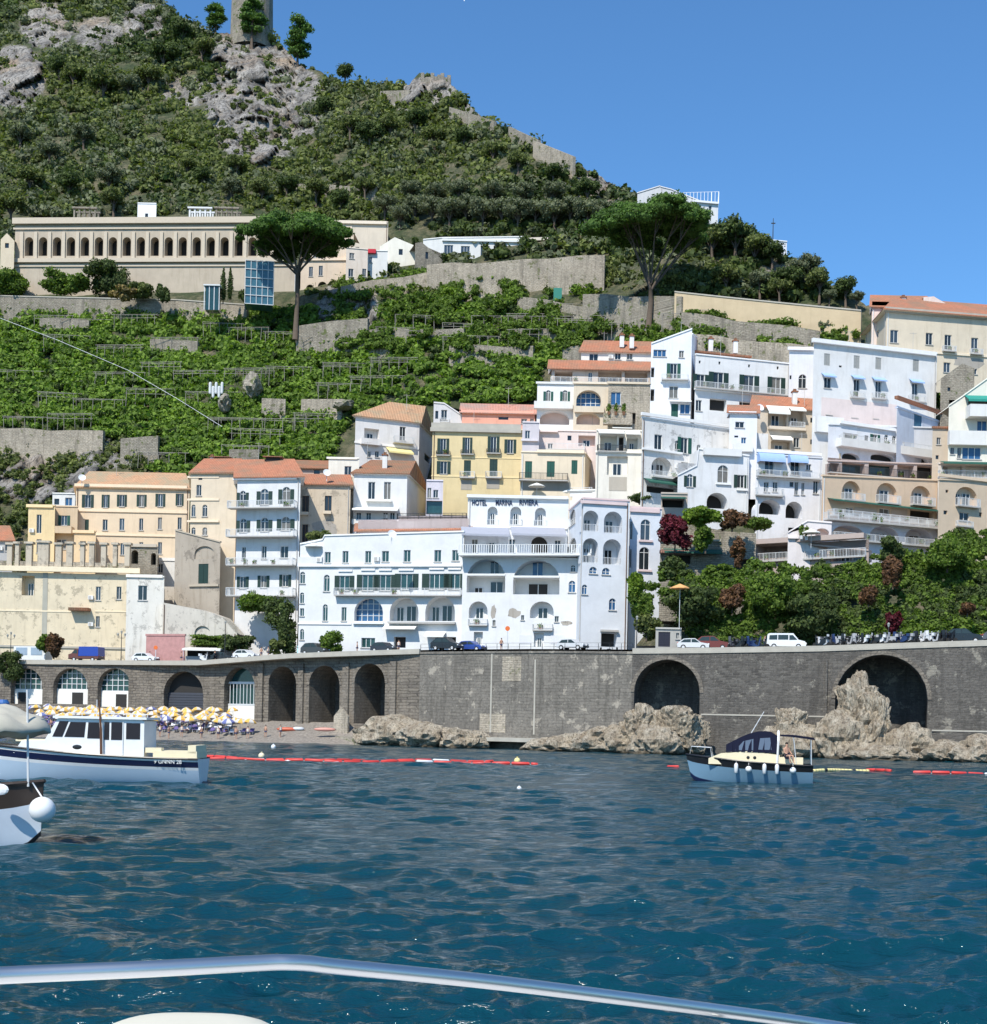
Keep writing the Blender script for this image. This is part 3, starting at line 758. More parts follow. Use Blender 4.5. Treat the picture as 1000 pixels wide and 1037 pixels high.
def make_sea():
    m, nt, b = newmat('sea_water')
    v = coords(nt); n = noise_t(nt, v, .05, 4, .6)
    o = mix(nt, n, (.0016, .031, .051), (.003, .050, .069))
    nt.links.new(o, b.inputs['Base Color']); b.inputs['Roughness'].default_value = .09; b.inputs['IOR'].default_value = 1.33
    n1 = noise_t(nt, coords(nt, (.6, 1.5, 1)), 2.2, 5, .62); n2 = noise_t(nt, coords(nt, (1, 1.5, 1)), 9, 3, .6)
    n3 = noise_t(nt, coords(nt, (.55, 1.6, 1)), .8, 3, .55)
    ad = N(nt, 'ShaderNodeMath', operation='MULTIPLY_ADD'); nt.links.new(n2, ad.inputs[0]); ad.inputs[1].default_value = .22; nt.links.new(n1, ad.inputs[2])
    ae = N(nt, 'ShaderNodeMath', operation='MULTIPLY_ADD'); nt.links.new(n3, ae.inputs[0]); ae.inputs[1].default_value = 2.2; nt.links.new(ad.outputs[0], ae.inputs[2])
    bump(nt, b, ae.outputs[0], .9, .12)
    rng = np.random.default_rng(5)
    ny, nx = 1050, 900
    Y = 4.5*(330/4.5)**(np.arange(ny)/(ny-1)); t = np.linspace(-.72, .72, nx)
    X = Y[:, None]*t[None]; YY = np.repeat(Y[:, None], nx, 1); Z = np.zeros_like(X); DX = np.zeros_like(X); DY = np.zeros_like(X)
    sp = np.maximum(np.gradient(Y)[:, None], Y[:, None]*1.44/nx)
    for i in range(64):
        L = .24*(4.2/.24)**rng.random(); ang = radians(-97 + rng.normal()*30); k = 2*pi/L
        amp = .0120*L**.72*(.6+.8*rng.random()); ph = rng.random()*6.28
        att = np.clip((L/sp-2.2)/3, 0, 1)
        th = k*(X*cos(ang)+YY*sin(ang)) + ph + 1.2*np.sin(X*.07*(1+i % 3)+i) + .9*np.sin(YY*.05*(1+i % 4)+2*i)
        Z += att*amp*np.sin(th); DX += att*amp*.8*np.cos(th)*cos(ang); DY += att*amp*.8*np.cos(th)*sin(ang)
    g = .75 + .35*np.sin(X*.11+YY*.05)*np.sin(YY*.09+1)
    V = np.stack([X+DX*g, YY+DY*g, Z*g], -1)
    me = grid_mesh('sea', V, ny, nx, m)
    o = mesh_obj('sea', me); tag(o, 'deep blue choppy sea', kind='structure')
    mb = MB(); x = 3000
    mb.quad((-x, -x, -.6), (x, -x, -.6), (x, 2600, -.6), (-x, 2600, -.6)); tag(mb.build('sea_beyond', m), 'open sea around the bay', kind='structure')

def strip(name, fa, fb, m, label, pxs=None, kind='structure'):
    mb = MB(); pxs = pxs or list(range(-600, 1601, 20))
    for a, c in zip(pxs, pxs[1:]): mb.quad(fa(a), fa(c), fb(c), fb(a))
    o = mb.build(name, m); tag(o, label, kind=kind); return o

def make_ground():
    strip('coast_road', lambda x: P(x, 600, Yw(x)+.3).xy.to_3d() + Vector((0, 0, road_z(x))), lambda x: P(x, 600, Yw(x)+44).xy.to_3d() + Vector((0, 0, road_z(x)+.1)), M['asphalt'], 'asphalt coast road along the top of the sea wall')
    m, nt, b = newmat('beach_pebbles'); v = coords(nt); n = noise_t(nt, v, 3, 6, .8)
    nt.links.new(mix(nt, ramp(nt, n, [(.4, (0, 0, 0)), (.62, (1, 1, 1))]), (.17, .145, .12), (.34, .30, .25)), b.inputs['Base Color']); b.inputs['Roughness'].default_value = .95; bump(nt, b, n, .8, .1)
    V = []; xs = list(np.arange(-300, 362, 3)); n = 16
    for r in range(n):
        for px in xs:
            s = r/(n-1); w = interp(px, [(-300, 22), (0, 20), (200, 17), (300, 11), (360, 3)])
            Y = Yw(px) - w - 3 + (w+4)*s; p = P(px, 700, Y); z = -.45 + 3.5*(s**.9) + .12*noise.noise(Vector((p.x*.3, p.y*.3, 0)))
            V.append((p.x, p.y, z))
    o = mesh_obj('beach', grid_mesh('beach', V, n, len(xs), m)); tag(o, 'narrow grey pebble beach', kind='structure')

HP = .7; HS = .3
def long_wall(name, label, pxs, ops, mat, par=None, cop=None, out=.12, parapet='coping'):
    W = [P(p, 700, Yw(p)) for p in pxs]; segs = []
    root = empty(name, (W[0].x, W[0].y, -1.0), label, 'sea wall')
    mb = MB(); mb.mat(mat); later = []; holes = []
    for i in range(len(W)-1):
        segs.append(Seg(W[i], W[i+1])); holes.append([])
    for tok in ops.split(';'):
        tok = tok.split()
        if not tok: continue
        x0, y0, x1, y1 = map(float, tok[1:5]); c = .5*(x0+x1)
        i = max(j for j in range(len(segs)) if pxs[j] <= c or j == 0); s = segs[i]
        a, z0, b_, z1 = s.rect(x0, y0, x1, y1); rise = min(.5*(b_-a), .55*(z1-z0)); dep = float(tok[5]) if len(tok) > 5 and tok[5] != 'b' else 5
        if tok[0] == 'A': holes[i].append((a, z0, b_, z1, rise, dep))
        later.append((tok, s, a, z0, b_, z1, rise, dep))
    for i, s in enumerate(segs):
        za, zc = wall_z(pxs[i]) - HP, wall_z(pxs[i+1]) - HP
        facade(mb, s, -1.0, [(0, za), (s.L, zc)], holes[i])
        mb.quad(s.w(0, za), s.w(s.L, zc), s.w(s.L, zc, 1.2), s.w(0, za, 1.2))
        mb.quad(s.w(0, -1, 1.2), s.w(s.L, -1, 1.2), s.w(s.L, zc, 1.2), s.w(0, za, 1.2)) if False else None
    mb.build('masonry', None, root)
    for i, s in enumerate(segs):
        za, zc = wall_z(pxs[i]), wall_z(pxs[i+1]); h = HP
        p = MB()
        o = out if not hasattr(out, '__len__') else 0
        oa, ob = (out, out) if not hasattr(out, '__len__') else (out[i], out[i+1])
        b0, b1 = za-h, zc-h
        p.hexa([s.w(0, b0, -oa), s.w(s.L, b1, -ob), s.w(s.L, b1, .35), s.w(0, b0, .35), s.w(0, b0+HS, -oa), s.w(s.L, b1+HS, -ob), s.w(s.L, b1+HS, .35), s.w(0, b0+HS, .35)])
        if par != 'rail': p.hexa([s.w(0, b0+HS, -oa+.04), s.w(s.L, b1+HS, -ob+.04), s.w(s.L, b1+HS, -ob+.34), s.w(0, b0+HS, -oa+.34), s.w(0, za, -oa+.04), s.w(s.L, zc, -ob+.04), s.w(s.L, zc, -ob+.34), s.w(0, za, -oa+.34)])
        p.build('parapet', M[parapet], root)
        if par == 'rail':
            r = MB(); n = int(s.L/1.6)
            for k in range(n+1):
                u = s.L*k/n; z = b0+HS + (b1-b0)*k/n; sbox(r, s, u-.025, z, u+.025, z+1.0, .06, .11)
            for hh in (.55, 1.05): r.hexa([s.w(0, b0+HS+hh, .06), s.w(s.L, b1+HS+hh, .06), s.w(s.L, b1+HS+hh, .11), s.w(0, b0+HS+hh, .11), s.w(0, b0+.33+hh, .06), s.w(s.L, b1+.33+hh, .06), s.w(s.L, b1+.33+hh, .11), s.w(0, b0+.33+hh, .11)])
            r.build('railing', M['drail'], root)
    for tok, s, a, z0, b_, z1, rise, dep in later:
        opt = tok[5:]
        if tok[0] == 'A':
            g = MB(); g.quad(*[s.w(u, z, dep-.01) for u, z in outline(a, b_, z0, z1, rise)])
            lg = g.build('arch_recess', M['dark'] if 'D' in opt else (M['glassg'] if 'G' in opt else M['basalt']), root)
            rg = MB(); o_ = arch_pts(a-.45, b_+.45, z0, z1+.45, rise+.45, 18); i_ = arch_pts(a, b_, z0, z1, rise, 18)
            for k in range(18):
                q = [o_[k], o_[k+1], i_[k+1], i_[k]]
                rg.hexa([s.w(*q[0], -.07), s.w(*q[1], -.07), s.w(*q[2], -.07), s.w(*q[3], -.07), s.w(*q[0], -.003), s.w(*q[1], -.003), s.w(*q[2], -.003), s.w(*q[3], -.003)])
            rg.build('arch_ring', M['brick'], root)
            if 'm' in opt:
                r = MB(); n = max(3, int((b_-a)/.85)); zs = z1-rise; c = .5*(a+b_); hw = .5*(b_-a)
                zl = z0 + .42*(z1-z0)
                for k in range(n+1):
                    u = a+(b_-a)*k/n; zz = zs+rise*math.sqrt(max(0, 1-((u-c)/hw)**2))
                    if zz > zl+.1: sbox(r, s, u-.06, zl, u+.06, zz, dep-.14, dep-.04)
                zz = zl
                while zz < z1-.5:
                    h = 1 if zz < zs else math.sqrt(max(.03, 1-((zz-zs)/rise)**2)); sbox(r, s, c-hw*h, zz-.05, c+hw*h, zz+.05, dep-.13, dep-.03); zz += .85
                r.build('glazing_bars', M['rail'], lg)
                r = MB(); sbox(r, s, a+.02, z0, b_-.02, zl-.05, dep-.2, dep-.02); r.build('lower_panel', M['wawn'], lg)
                r = MB(); w = (b_-a); f = .45 if int(a) % 2 else .12; sbox(r, s, a+w*f, z0, a+w*(f+.32), zl-.5, dep-.25, dep-.2); r.build('door', M['dark'], lg)
            if 'S' in opt:
                r = MB(); zl = z0+.5*(z1-z0); n = 8
                for k in range(n): sbox(r, s, a+.02, z0+(zl-z0)*k/n, b_-.02, z0+(zl-z0)*(k+.85)/n, dep-.3, dep-.2)
                r.build('shutter', plain('roller_shutter', (.05, .055, .07), .6), lg)
            if 'w' in opt:
                r = MB(); zl = z0+.36*(z1-z0); sbox(r, s, a+.02, z0, b_-.02, zl, 1.0, 1.15); r.build('low_door', M['wawn'], lg)
                r = MB(); 
                for k in range(9): u = a+(b_-a)*(k+.5)/9; sbox(r, s, u-.05, zl, u+.05, z0+.75*(z1-z0), 1.0, 1.08)
                sbox(r, s, a+.02, zl-.05, b_-.02, zl+.15, .95, 1.2); sbox(r, s, a+.02, z0+.72*(z1-z0), b_-.02, z0+.76*(z1-z0), .95, 1.1); r.build('grille', M['rail'], lg)
        elif tok[0] == 'but':
            r = MB(); sbox(r, s, a, z0, b_, z1, -.35, -.003); r.build('pilaster', M['basalt'] if 'b' in opt else M['brick'], root)
        elif tok[0] == 'lin':
            r = MB(); sbox(r, s, a, z0, b_, z1, -.06, -.003); r.build('string_course', M['coping'], root)
        elif tok[0] == 'bare':
            r = MB(); sbox(r, s, a, z0, b_, z1, -.03, -.003); r.build('bare_patch', M['stone'], root)
    return root

def make_sea_walls():
    long_wall('sea_wall', 'grey block arcade wall behind the beach carrying the road edge', [-400, 0, 130, 206, 262, 300, 345, 392, 425],
        'A 11 677 43 713 1.2 G m;A 54 677 89 713 1.2 G m;A 99 677 133 716 1.2 G m;A 166 680 206 722 1.5 D S;A 227 676 258 735 1.5 G w;A 272 675 300 738 6;A 313 674 344 736 6;A 359 672 390 733 6;but 262.3 672 267 738;but 303 672 308 736;but 348 671 354 735;but 396 670 402 734',
        M['brick'], out=[.2, .2, .6, 1.5, 1.9, 1.9, 1.7, 1.0, .3])
    long_wall('sea_wall', 'tall stained rendered sea wall below the white hotel', [425, 480, 560, 640], 'bare 509 665 528 690;bare 486 723 512 742;lin 497 662 498.5 742;lin 541 668 542.5 744', M['concrete'], par='rail', parapet='concrete')
    long_wall('sea_wall', 'dark basalt sea wall pierced by two great arches', [640, 720, 830, 960, 1100, 1600], 'A 642.5 668 709 735 6;A 846 663 940 757 7;lin 710 724 842 725.5;lin 944 740 1040 741.5;but 836 668 838 740 b', M['basalt'])

def rock_mesh(name, seed, sub=4, m=None):
    import bmesh
    b = bmesh.new(); bmesh.ops.create_icosphere(b, subdivisions=sub, radius=1); o = Vector((seed*3.1, seed*1.7, seed))
    for v in b.verts:
        p = v.co.copy(); q = p*1.3+o
        d = 1 + .28*noise.noise(q) + facets(q*1.4, .15, .34) + facets(q*3.4, .06, .14) - .10*abs(noise.noise(q*5.1)) + .03*noise.noise(q*11) - .05
        v.co = p*d*1.12
    me = bpy.data.meshes.new(name); b.to_mesh(me); b.free(); me.materials.append(m)
    return me

ROCKS = [  # px0, py0, px1, py1, depth offset, label
 (366, 727, 432, 757, -3.5, 'broad pale rock at the foot of the wall beside the last arcade arch'), (408, 735, 462, 758, -4.5, 'low tan rock joining the pale one by the rendered wall'), (450, 740, 494, 758, -4, 'low brown rock under the concrete ledge'),
 (540, 746, 600, 765, -4, 'long tan rock shelf below the rendered wall'), (575, 741, 640, 765, -3.5, 'tan rock rising toward the first great arch'), (600, 738, 655, 768, -4, 'grey brown rock left of the first great arch'),
 (630, 718, 668, 767, -3, 'ochre rock standing inside the first great arch'), (664, 716, 712, 768, -3.5, 'brown rock filling the right half of the first great arch'), (640, 738, 690, 769, -6, 'dark cracked rock at the waterline before the first arch'),
 (786, 718, 812, 744, -3, 'small square tan rock standing above the covered motorboat'), (770, 735, 835, 768, -4, 'pale rock shelf behind the covered motorboat'),
 (846, 690, 892, 745, -3, 'tall pale limestone pinnacle in the second great arch'), (826, 726, 880, 770, -5, 'rounded pale rock at the foot of the pinnacle'), (870, 705, 899, 760, -3.5, 'slim rock leaning on the right side of the pinnacle'),
 (893, 738, 945, 773, -3.5, 'tan rock under the right side of the second great arch'), (855, 757, 925, 775, -6, 'flat wet rock at the waterline below the pinnacle'), (935, 752, 985, 777, -4, 'low rock right of the second great arch'), (965, 748, 1030, 779, -5, 'rounded pale rock at the right end of the wall')]
def make_rocks():
    m, nt, b, o, h = rockmat('shore_rock', (.60, .52, .40), (.36, .28, .19), (.56, .45, .31), .6)
    tc = nt.nodes.new('ShaderNodeNewGeometry'); sp = nt.nodes.new('ShaderNodeSeparateXYZ'); nt.links.new(tc.outputs['Position'], sp.inputs[0])
    nn = noise_t(nt, coords(nt), 1.2, 4, .7); ad = N(nt, 'ShaderNodeMath', operation='ADD'); nt.links.new(sp.outputs[2], ad.inputs[0]); nt.links.new(nn, ad.inputs[1])
    o = mix(nt, ramp(nt, ad.outputs[0], [(.75, (.85, .85, .85)), (1.0, (0, 0, 0))]), o, (.06, .045, .025))
    nt.links.new(o, b.inputs['Base Color']); bump(nt, b, h, 1.0, .5)
    for i, (x0, y0, x1, y1, dy, lab) in enumerate(ROCKS):
        cx = .5*(x0+x1); Y = Yw(cx) + dy; a = P(x0, y1, Y); c = P(x1, y0, Y); base = -.8
        w = (c.x-a.x)*.5; h = (c.z - base)*.5
        ob = mesh_obj('shore_rock', rock_mesh('shore_rock', i+1, 5 if h > 3 else 4, m), None, Vector((.5*(a.x+c.x), Y, base + h)))
        if i in (6, 7, 9, 11, 13):
            for v in ob.data.vertices: q = (1/max(.6, math.sqrt(max(0, 1-min(.97, v.co.z**2)))))**.5; v.co.x *= q; v.co.y *= q; v.co.z *= .94
        # bake size in the mesh so that texture keeps its scale
        for v in ob.data.vertices: v.co = Vector((v.co.x*w*1.05, v.co.y*max(2.4, w*.75), v.co.z*h*1.08))
        if i in (11, 13): 
            for v in ob.data.vertices: v.co.x += .12*w*sin(v.co.z*.9) ; v.co *= 1+.06*sin(v.co.z*2.1)
        tag(ob, lab, 'rock', 'shore rocks at the foot of the sea walls')
    mb = MB(); s = Seg(P(478, 744, Yw(478)-2.2), P(548, 746, Yw(548)-2.2)); sbox(mb, s, 0, 1.0, s.L, 1.5, -1.2, 2.2); sbox(mb, s, 1, -.8, 2, 1.0, -.6, 1.2); sbox(mb, s, s.L-2, -.8, s.L-1, 1, -.6, 1.2)
    tag(mb.build('concrete_ledge', M['coping']), 'flat concrete ledge at the foot of the rendered wall between two rocks', 'ledge')
    mb = MB(); s = Seg(P(296, 740, Yw(296)-5), P(374, 740, Yw(374)-5)); sbox(mb, s, 0, -.8, s.L, 1.1, 0, 4.5); sbox(mb, s, 0, 1.1, s.L*.5, 1.7, 2, 4.5)
    tag(mb.build('stone_quay', M['rubble']), 'low stone quay at the end of the beach below the arcade', 'quay')
    mb = MB(); s = Seg(P(338, 735, Yw(338)-3), P(352, 735, Yw(352)-3)); sbox(mb, s, 0, 1.1, s.L, 3.9, 0, .4); mb.quad(s.w(0, 3.9), s.w(s.L, 3.9), s.w(s.L*.5, 5.2)); mb.quad(s.w(s.L, 3.9, .4), s.w(0, 3.9, .4), s.w(s.L*.5, 5.2, .4)); mb.quad(s.w(0, 3.9), s.w(s.L*.5, 5.2), s.w(s.L*.5, 5.2, .4), s.w(0, 3.9, .4)); mb.quad(s.w(s.L, 3.9), s.w(s.L, 3.9, .4), s.w(s.L*.5, 5.2, .4), s.w(s.L*.5, 5.2))
    tag(mb.build('low_wall', M['stone']), 'small pale gabled end wall on the stone quay', 'wall')

# ---------------------------------------------------------------- garden and terrace walls
def terrace_wall(x0, y0a, x1, y0b, h, label, mat='rubble', off=-3, thick=1.0, cop=False, cat='terrace wall', fence=False):
    Ya, Yb = T(x0, y0a+h)+off, T(x1, y0b+h)+off; A, Bq = P(x0, y0a+h, Ya), P(x1, y0b+h, Yb); s = Seg(A, Bq)
    n = max(1, int(abs(x1-x0)/25)); mb = MB(); mb.mat(M[mat])
    for i in range(n):
        p, q = i/n, (i+1)/n; u0, u1 = s.L*p, s.L*q
        za = s.uz(x0+(x1-x0)*p, y0a+(y0b-y0a)*p)[1] + (.3*math.sin(i*2.1) if i and not cop else 0); zc = s.uz(x0+(x1-x0)*q, y0a+(y0b-y0a)*q)[1] + (.3*math.sin((i+1)*2.1) if i < n-1 and not cop else 0)
        zl = min(A.z, Bq.z) - 4
        mb.hexa([s.w(u0, zl), s.w(u1, zl), s.w(u1, zl, thick), s.w(u0, zl, thick), s.w(u0, za), s.w(u1, zc), s.w(u1, zc, thick), s.w(u0, za, thick)])
        if cop:
            mb.mat(M['coping']); mb.hexa([s.w(u0, za, -.15), s.w(u1, zc, -.15), s.w(u1, zc, thick), s.w(u0, za, thick), s.w(u0, za+.25, -.15), s.w(u1, zc+.25, -.15), s.w(u1, zc+.25, thick), s.w(u0, za+.25, thick)]); mb.mat(M[mat])
    o = mb.build('terrace_wall', None, origin=(A.x, A.y, min(A.z, Bq.z)-4)); tag(o, label, cat, 'stone walls on the hillside')
    return s

TW = [(0, 300, 178, 304, 9, 'long path wall below the arcade building, left of the hedges', 'rubble', 1), (178, 304, 250, 309, 9, 'pale path wall below the glass lift', 'stone', 1),
 (432, 268, 560, 262, 24, 'tall ruined retaining wall below the white villa', 'stone', 0), (555, 262, 612, 258, 34, 'tall retaining wall left of the second stone pine', 'stone', 0), (345, 290, 440, 274, 14, 'curving retaining wall by the pink and white houses', 'stone', 0),
 (524, 300, 610, 312, 10, 'stepped wall below the tall retaining wall', 'rubble', 0), (590, 298, 690, 300, 22, 'shaded grey wall behind the second stone pine', 'rubble', 0), (683, 296, 872, 315, 26, 'long smooth beige wall running down to the ochre villa', 'beige', 1),
 (690, 316, 830, 335, 22, 'grey mossy garden wall under the beige wall', 'rubble', 0), (300, 330, 372, 322, 22, 'shaded rock wall at the foot of the first stone pine', 'rubble', 0), (372, 334, 470, 332, 7, 'low terrace wall right of the first stone pine', 'rubble', 0), (320, 349, 400, 345, 7, 'low terrace wall below the first stone pine', 'rubble', 0),
 (265, 403, 289, 404, 13, 'pale square retaining block left on the lemon terraces', 'stone', 0), (305, 404, 346, 404, 13, 'wide pale retaining block on the lemon terraces', 'stone', 0), (0, 434, 104, 436, 14, 'cliff top wall at the left under the vines', 'stone', 0), (122, 444, 160, 441, 11, 'short grey wall above the orange roof', 'rubble', 0),
 (232, 455, 262, 455, 10, 'small grey wall above the long red roof', 'rubble', 0), (490, 333, 600, 332, 6, 'low wall across the upper vine terraces', 'rubble', 0), (455, 350, 540, 350, 6, 'low wall in the middle vine terraces', 'rubble', 0), (40, 322, 90, 324, 7, 'short wall at top left of the vine terraces', 'rubble', 0), (152, 343, 200, 345, 7, 'short wall in the centre of the vine terraces', 'rubble', 0),
 (570, 352, 600, 348, 8, 'grey wall by the shed roof above the red roofed house', 'rubble', 0), (700, 338, 830, 352, 16, 'white garden wall above the long white house', 'stone', 0),
 (300, 186, 380, 188, 6, 'ruined terrace wall below the crag', 'rubble', 0), (515, 128, 545, 142, 8, 'upper piece of the old town wall on the ridge', 'rubble', -2), (540, 142, 580, 158, 10, 'middle piece of the old town wall on the ridge', 'stone', -2), (455, 108, 500, 122, 6, 'broken rampart piece near the ridge ruin', 'rubble', -2), (385, 92, 415, 91, 6, 'low rampart piece left of the ridge ruin', 'rubble', 0)]
def make_terrace_walls():
    M['beige'] = stucco((.56, .44, .28), .25, 'beige_render')
    for x0, ya, x1, yb, h, lab, mt, cop in TW: terrace_wall(x0, ya, x1, yb, h, lab, mt, cop=cop == 1, off=-5 if cop != 0 else -4)

# ---------------------------------------------------------------- vegetation
def make_leafmats():
    M['olive'] = leafmat('olive_leaves', (.145, .165, .095), .35, .2, (1.15, 1.12, 1.05))
    M['scrub'] = leafmat('scrub_leaves', (.118, .152, .062), .5, .3)
    M['vine'] = leafmat('vine_leaves', (.145, .240, .052), .45, .35)
    M['pine'] = leafmat('pine_needles', (.09, .165, .042), .45, .3, (1.25, 1.2, .9))
    M['darkleaf'] = leafmat('dark_leaves', (.062, .095, .036), .45, .25)
    M['ivy'] = leafmat('garden_leaves', (.105, .175, .038), .55, .35)
    M['lime'] = leafmat('bright_leaves', (.15, .24, .04), .4, .4)
    M['redleaf'] = leafmat('bougainvillea', (.11, .020, .028), .5, .3, (1.3, 1, 1.2))
    M['brownleaf'] = leafmat('brown_leaves', (.13, .075, .05), .5, .25)
    M['dry'] = leafmat('dry_leaves', (.22, .18, .09), .4, .25)

def scatter(region, n, rmin, rmax, seed, off=1.0, dens=None):
    """clumps over the terrain: bearings drawn inside region(px,py)"""
    rr = random.Random(seed); C = []; Rd = []
    x0, y0, x1, y1 = region[:4]; t = 0
    while len(C) < n and t < n*14:
        t += 1; px = rr.uniform(x0, x1); py = rr.uniform(y0, y1)
        if py < R(px)-1: continue
        if dens is not None and rr.random() > dens(px, py): continue
        Y = T(px, py); r = rr.uniform(rmin, rmax)*Y/1400; C.append(P(px, py, Y - off - r*.3)[:]); Rd.append((r*rr.uniform(.9, 1.3), r*rr.uniform(.9, 1.2), r*rr.uniform(.7, 1.0)))
    return C, Rd

def veg_mask(px, py):
    """where the hillside carries scrub"""
    if crag(px, py) > .35: return .6 if noise.noise(Vector((px*.05, py*.06, 9))) > (.16 if crag(px, py) < .8 else .33) else .03
    if 10 < px < 310 and 217 < py < 300: return 0
    if 300 < px < 430 and 222 < py < 300: return .1
    if 425 < px < 560 and 236 < py < 300: return .1
    if 560 < px < 620 and 252 < py < 300: return .2
    if 640 < px < 880 and 296+(px-683)*.07 < py < 350: return .15
    if px > 340 and py > 470: return .3
    if px > 540 and py > 345+(720-px)*.1: return .1
    if px > 350 and py > 400: return .15
    return 1

def make_vegetation():
    hill = lambda px, py: (veg_mask(px, py) if py < 300 else 0)
    C, Rd = scatter((-300, -60, 1100, 300), 4200, 4.5, 9.5, 11, 1.2, hill)
    C2, R2 = scatter((-300, -60, 1100, 300), 1500, 2.2, 4.5, 12, 1.0, lambda x, y: (.6 if y < 300 and veg_mask(x, y) > 0 else 0))
    ca = C + C2; ra = Rd + R2; rr = random.Random(3)
    parts = {'a': ([], []), 'b': ([], []), 'c': ([], [])}
    for c, r in zip(ca, ra):
        v = noise.noise(Vector(c)*.018) + rr.uniform(-.35, .35)
        k = 'a' if v < .05 else ('b' if v < .3 else 'c'); parts[k][0].append(c); parts[k][1].append(r)
    for k, mt, lab in (('a', 'scrub', 'green scrub and holm oaks covering the hill as one mass'), ('b', 'olive', 'grey green olive scrub mixed over the hill'), ('c', 'darkleaf', 'dark evergreen scrub on the hill')):
        o = mesh_obj('hillside_foliage', leaf_mesh('hillside_foliage', *parts[k], 72, .6, M[mt], 21)); tag(o, lab, kind='stuff')
    # dry grass and small plants on the crags and ledges
    C, Rd = scatter((-100, 0, 700, 560), 520, 1.2, 2.8, 31, .4, lambda x, y: 1 if crag(x, y) > .2 else 0)
    tag(mesh_obj('crag_plants', leaf_mesh('crag_plants', C, Rd, 40, .4, M['scrub'], 22)), 'small plants clinging to the pale crags', kind='stuff')
    # lemon and vine terraces
    C = []; Rd = []; C3 = []; R3 = []; rr = random.Random(8)
    py = 314.0; row = 0
    while py < 500:
        px = -160.0
        while px < 700:
            yy = py + 5*math.sin(px*.012+row) + 2*math.sin(px*.05+row*2); px += rr.uniform(4.5, 7.5)
            lim = interp(px, [(0, 430), (90, 432), (100, 480), (190, 484), (200, 468), (330, 470), (350, 430), (430, 412), (540, 402), (560, 372), (600, 346), (700, 318)])
            if yy > lim or crag(px, yy) > .3: continue
            if noise.noise(Vector((px*.035, yy*.06, row))) < -.42: continue
            if px > 380 and noise.noise(Vector((px*.05, yy*.08, 5))) < -.16: continue
            Y = T(px, yy); r = rr.uniform(4.2, 6.8)*Y/1400; c = P(px, yy+rr.uniform(-2.5, 2.5), Y - rr.uniform(1.2, 2.6)); (C if rr.random() > .12 else C3).append(c[:]); (Rd if len(C)+len(C3) > len(Rd)+len(R3) and False else None)
            (Rd if C and C[-1] == c[:] else R3).append((r*1.35, r*1.1, r*.72))
        py += 8.6; row += 1
    tag(mesh_obj('vine_foliage', leaf_mesh('vine_foliage', C, Rd, 85, .42, M['vine'], 23)), 'bright green lemon and vine canopy on the terraces', kind='stuff')
    tag(mesh_obj('vine_foliage', leaf_mesh('vine_foliage', C3, R3, 85, .42, M['darkleaf'], 24)), 'darker clumps between the vine terraces', kind='stuff')
    C, Rd = scatter((-160, 312, 700, 480), 2000, 3.2, 6.5, 51, 1.6, lambda x, y: 1 if y < interp(x, [(0, 428), (90, 430), (100, 478), (200, 466), (330, 466), (350, 430), (540, 400), (600, 344), (700, 316)]) and crag(x, y) < .3 and (x < 380 or rr.random() < .6) and noise.noise(Vector((x*.03, y*.05, 2))) > -.3 else 0)
    tag(mesh_obj('vine_foliage', leaf_mesh('vine_foliage', C, Rd, 70, .42, M['vine'], 28)), 'loose green growth between the terrace rows', kind='stuff')
    # garden slope above the road on the right
    def g(px, py): 
        top = interp(px, [(640, 590), (665, 590), (672, 578), (700, 580), (745, 584), (760, 570), (800, 572), (870, 572), (885, 558), (940, 560), (955, 545), (965, 538), (1100, 536)])
        return 1 if py > top else 0
    C = []; Rd = []; rr = random.Random(17)
    for i in range(3000):
        px = rr.uniform(640, 1180); py = rr.uniform(520, 652)
        if not g(px, py): continue
        if px < 700 and py > 600: continue
        Y = Yw(px) + 8 + 11*(652-py)/130; r = rr.uniform(2.5, 6.5)*Y/1400; C.append(P(px, py, Y)[:]); Rd.append((r*1.1, r, r*.8))
    n = len(C); k = [i for i in range(n) if noise.noise(Vector(C[i])*.09) + rr.uniform(-.2, .2) < .12]; k2 = [i for i in range(n) if i not in set(k)]
    tag(mesh_obj('garden_foliage', leaf_mesh('garden_foliage', [C[i] for i in k], [Rd[i] for i in k], 100, .22, M['ivy'], 25)), 'mixed green garden creepers covering the slope above the road', kind='stuff')
    tag(mesh_obj('garden_foliage', leaf_mesh('garden_foliage', [C[i] for i in k2], [Rd[i] for i in k2], 100, .22, M['darkleaf'], 26)), 'darker shrubs mixed in the slope above the road', kind='stuff')
    C, Rd = scatter((-150, 436, 150, 580), 700, 2.5, 6.5, 61, 1.2, lambda x, y: 1 if noise.noise(Vector((x*.04, y*.05, 4))) > (-.2 if crag(x, y) > .3 else -.6) else 0)
    tag(mesh_obj('cliff_scrub', leaf_mesh('cliff_scrub', C, Rd, 60, .32, M['scrub'], 29)), 'mixed scrub over the low cliff at left', kind='stuff')
    C, Rd = scatter((340, 266, 870, 352), 1000, 2.2, 5.2, 62, 5.5, lambda x, y: 1 if (noise.noise(Vector((x*.03, y*.05, 14))) > -.02 and (x < 600 or y > 316 + (x-690)*.1) and not (425 < x < 535 and y < 272)) else 0)
    tag(mesh_obj('wall_creepers', leaf_mesh('wall_creepers', C, Rd, 60, .32, M['ivy'], 30)), 'creepers and weeds hanging over the old retaining walls', kind='stuff')
    C, Rd = scatter((330, 290, 700, 340), 130, 2, 4.5, 41, 1.0, None)
    tag(mesh_obj('terrace_shrubs', leaf_mesh('terrace_shrubs', C, Rd, 60, .4, M['ivy'], 27)), 'low shrubs on the upper terraces', kind='stuff')

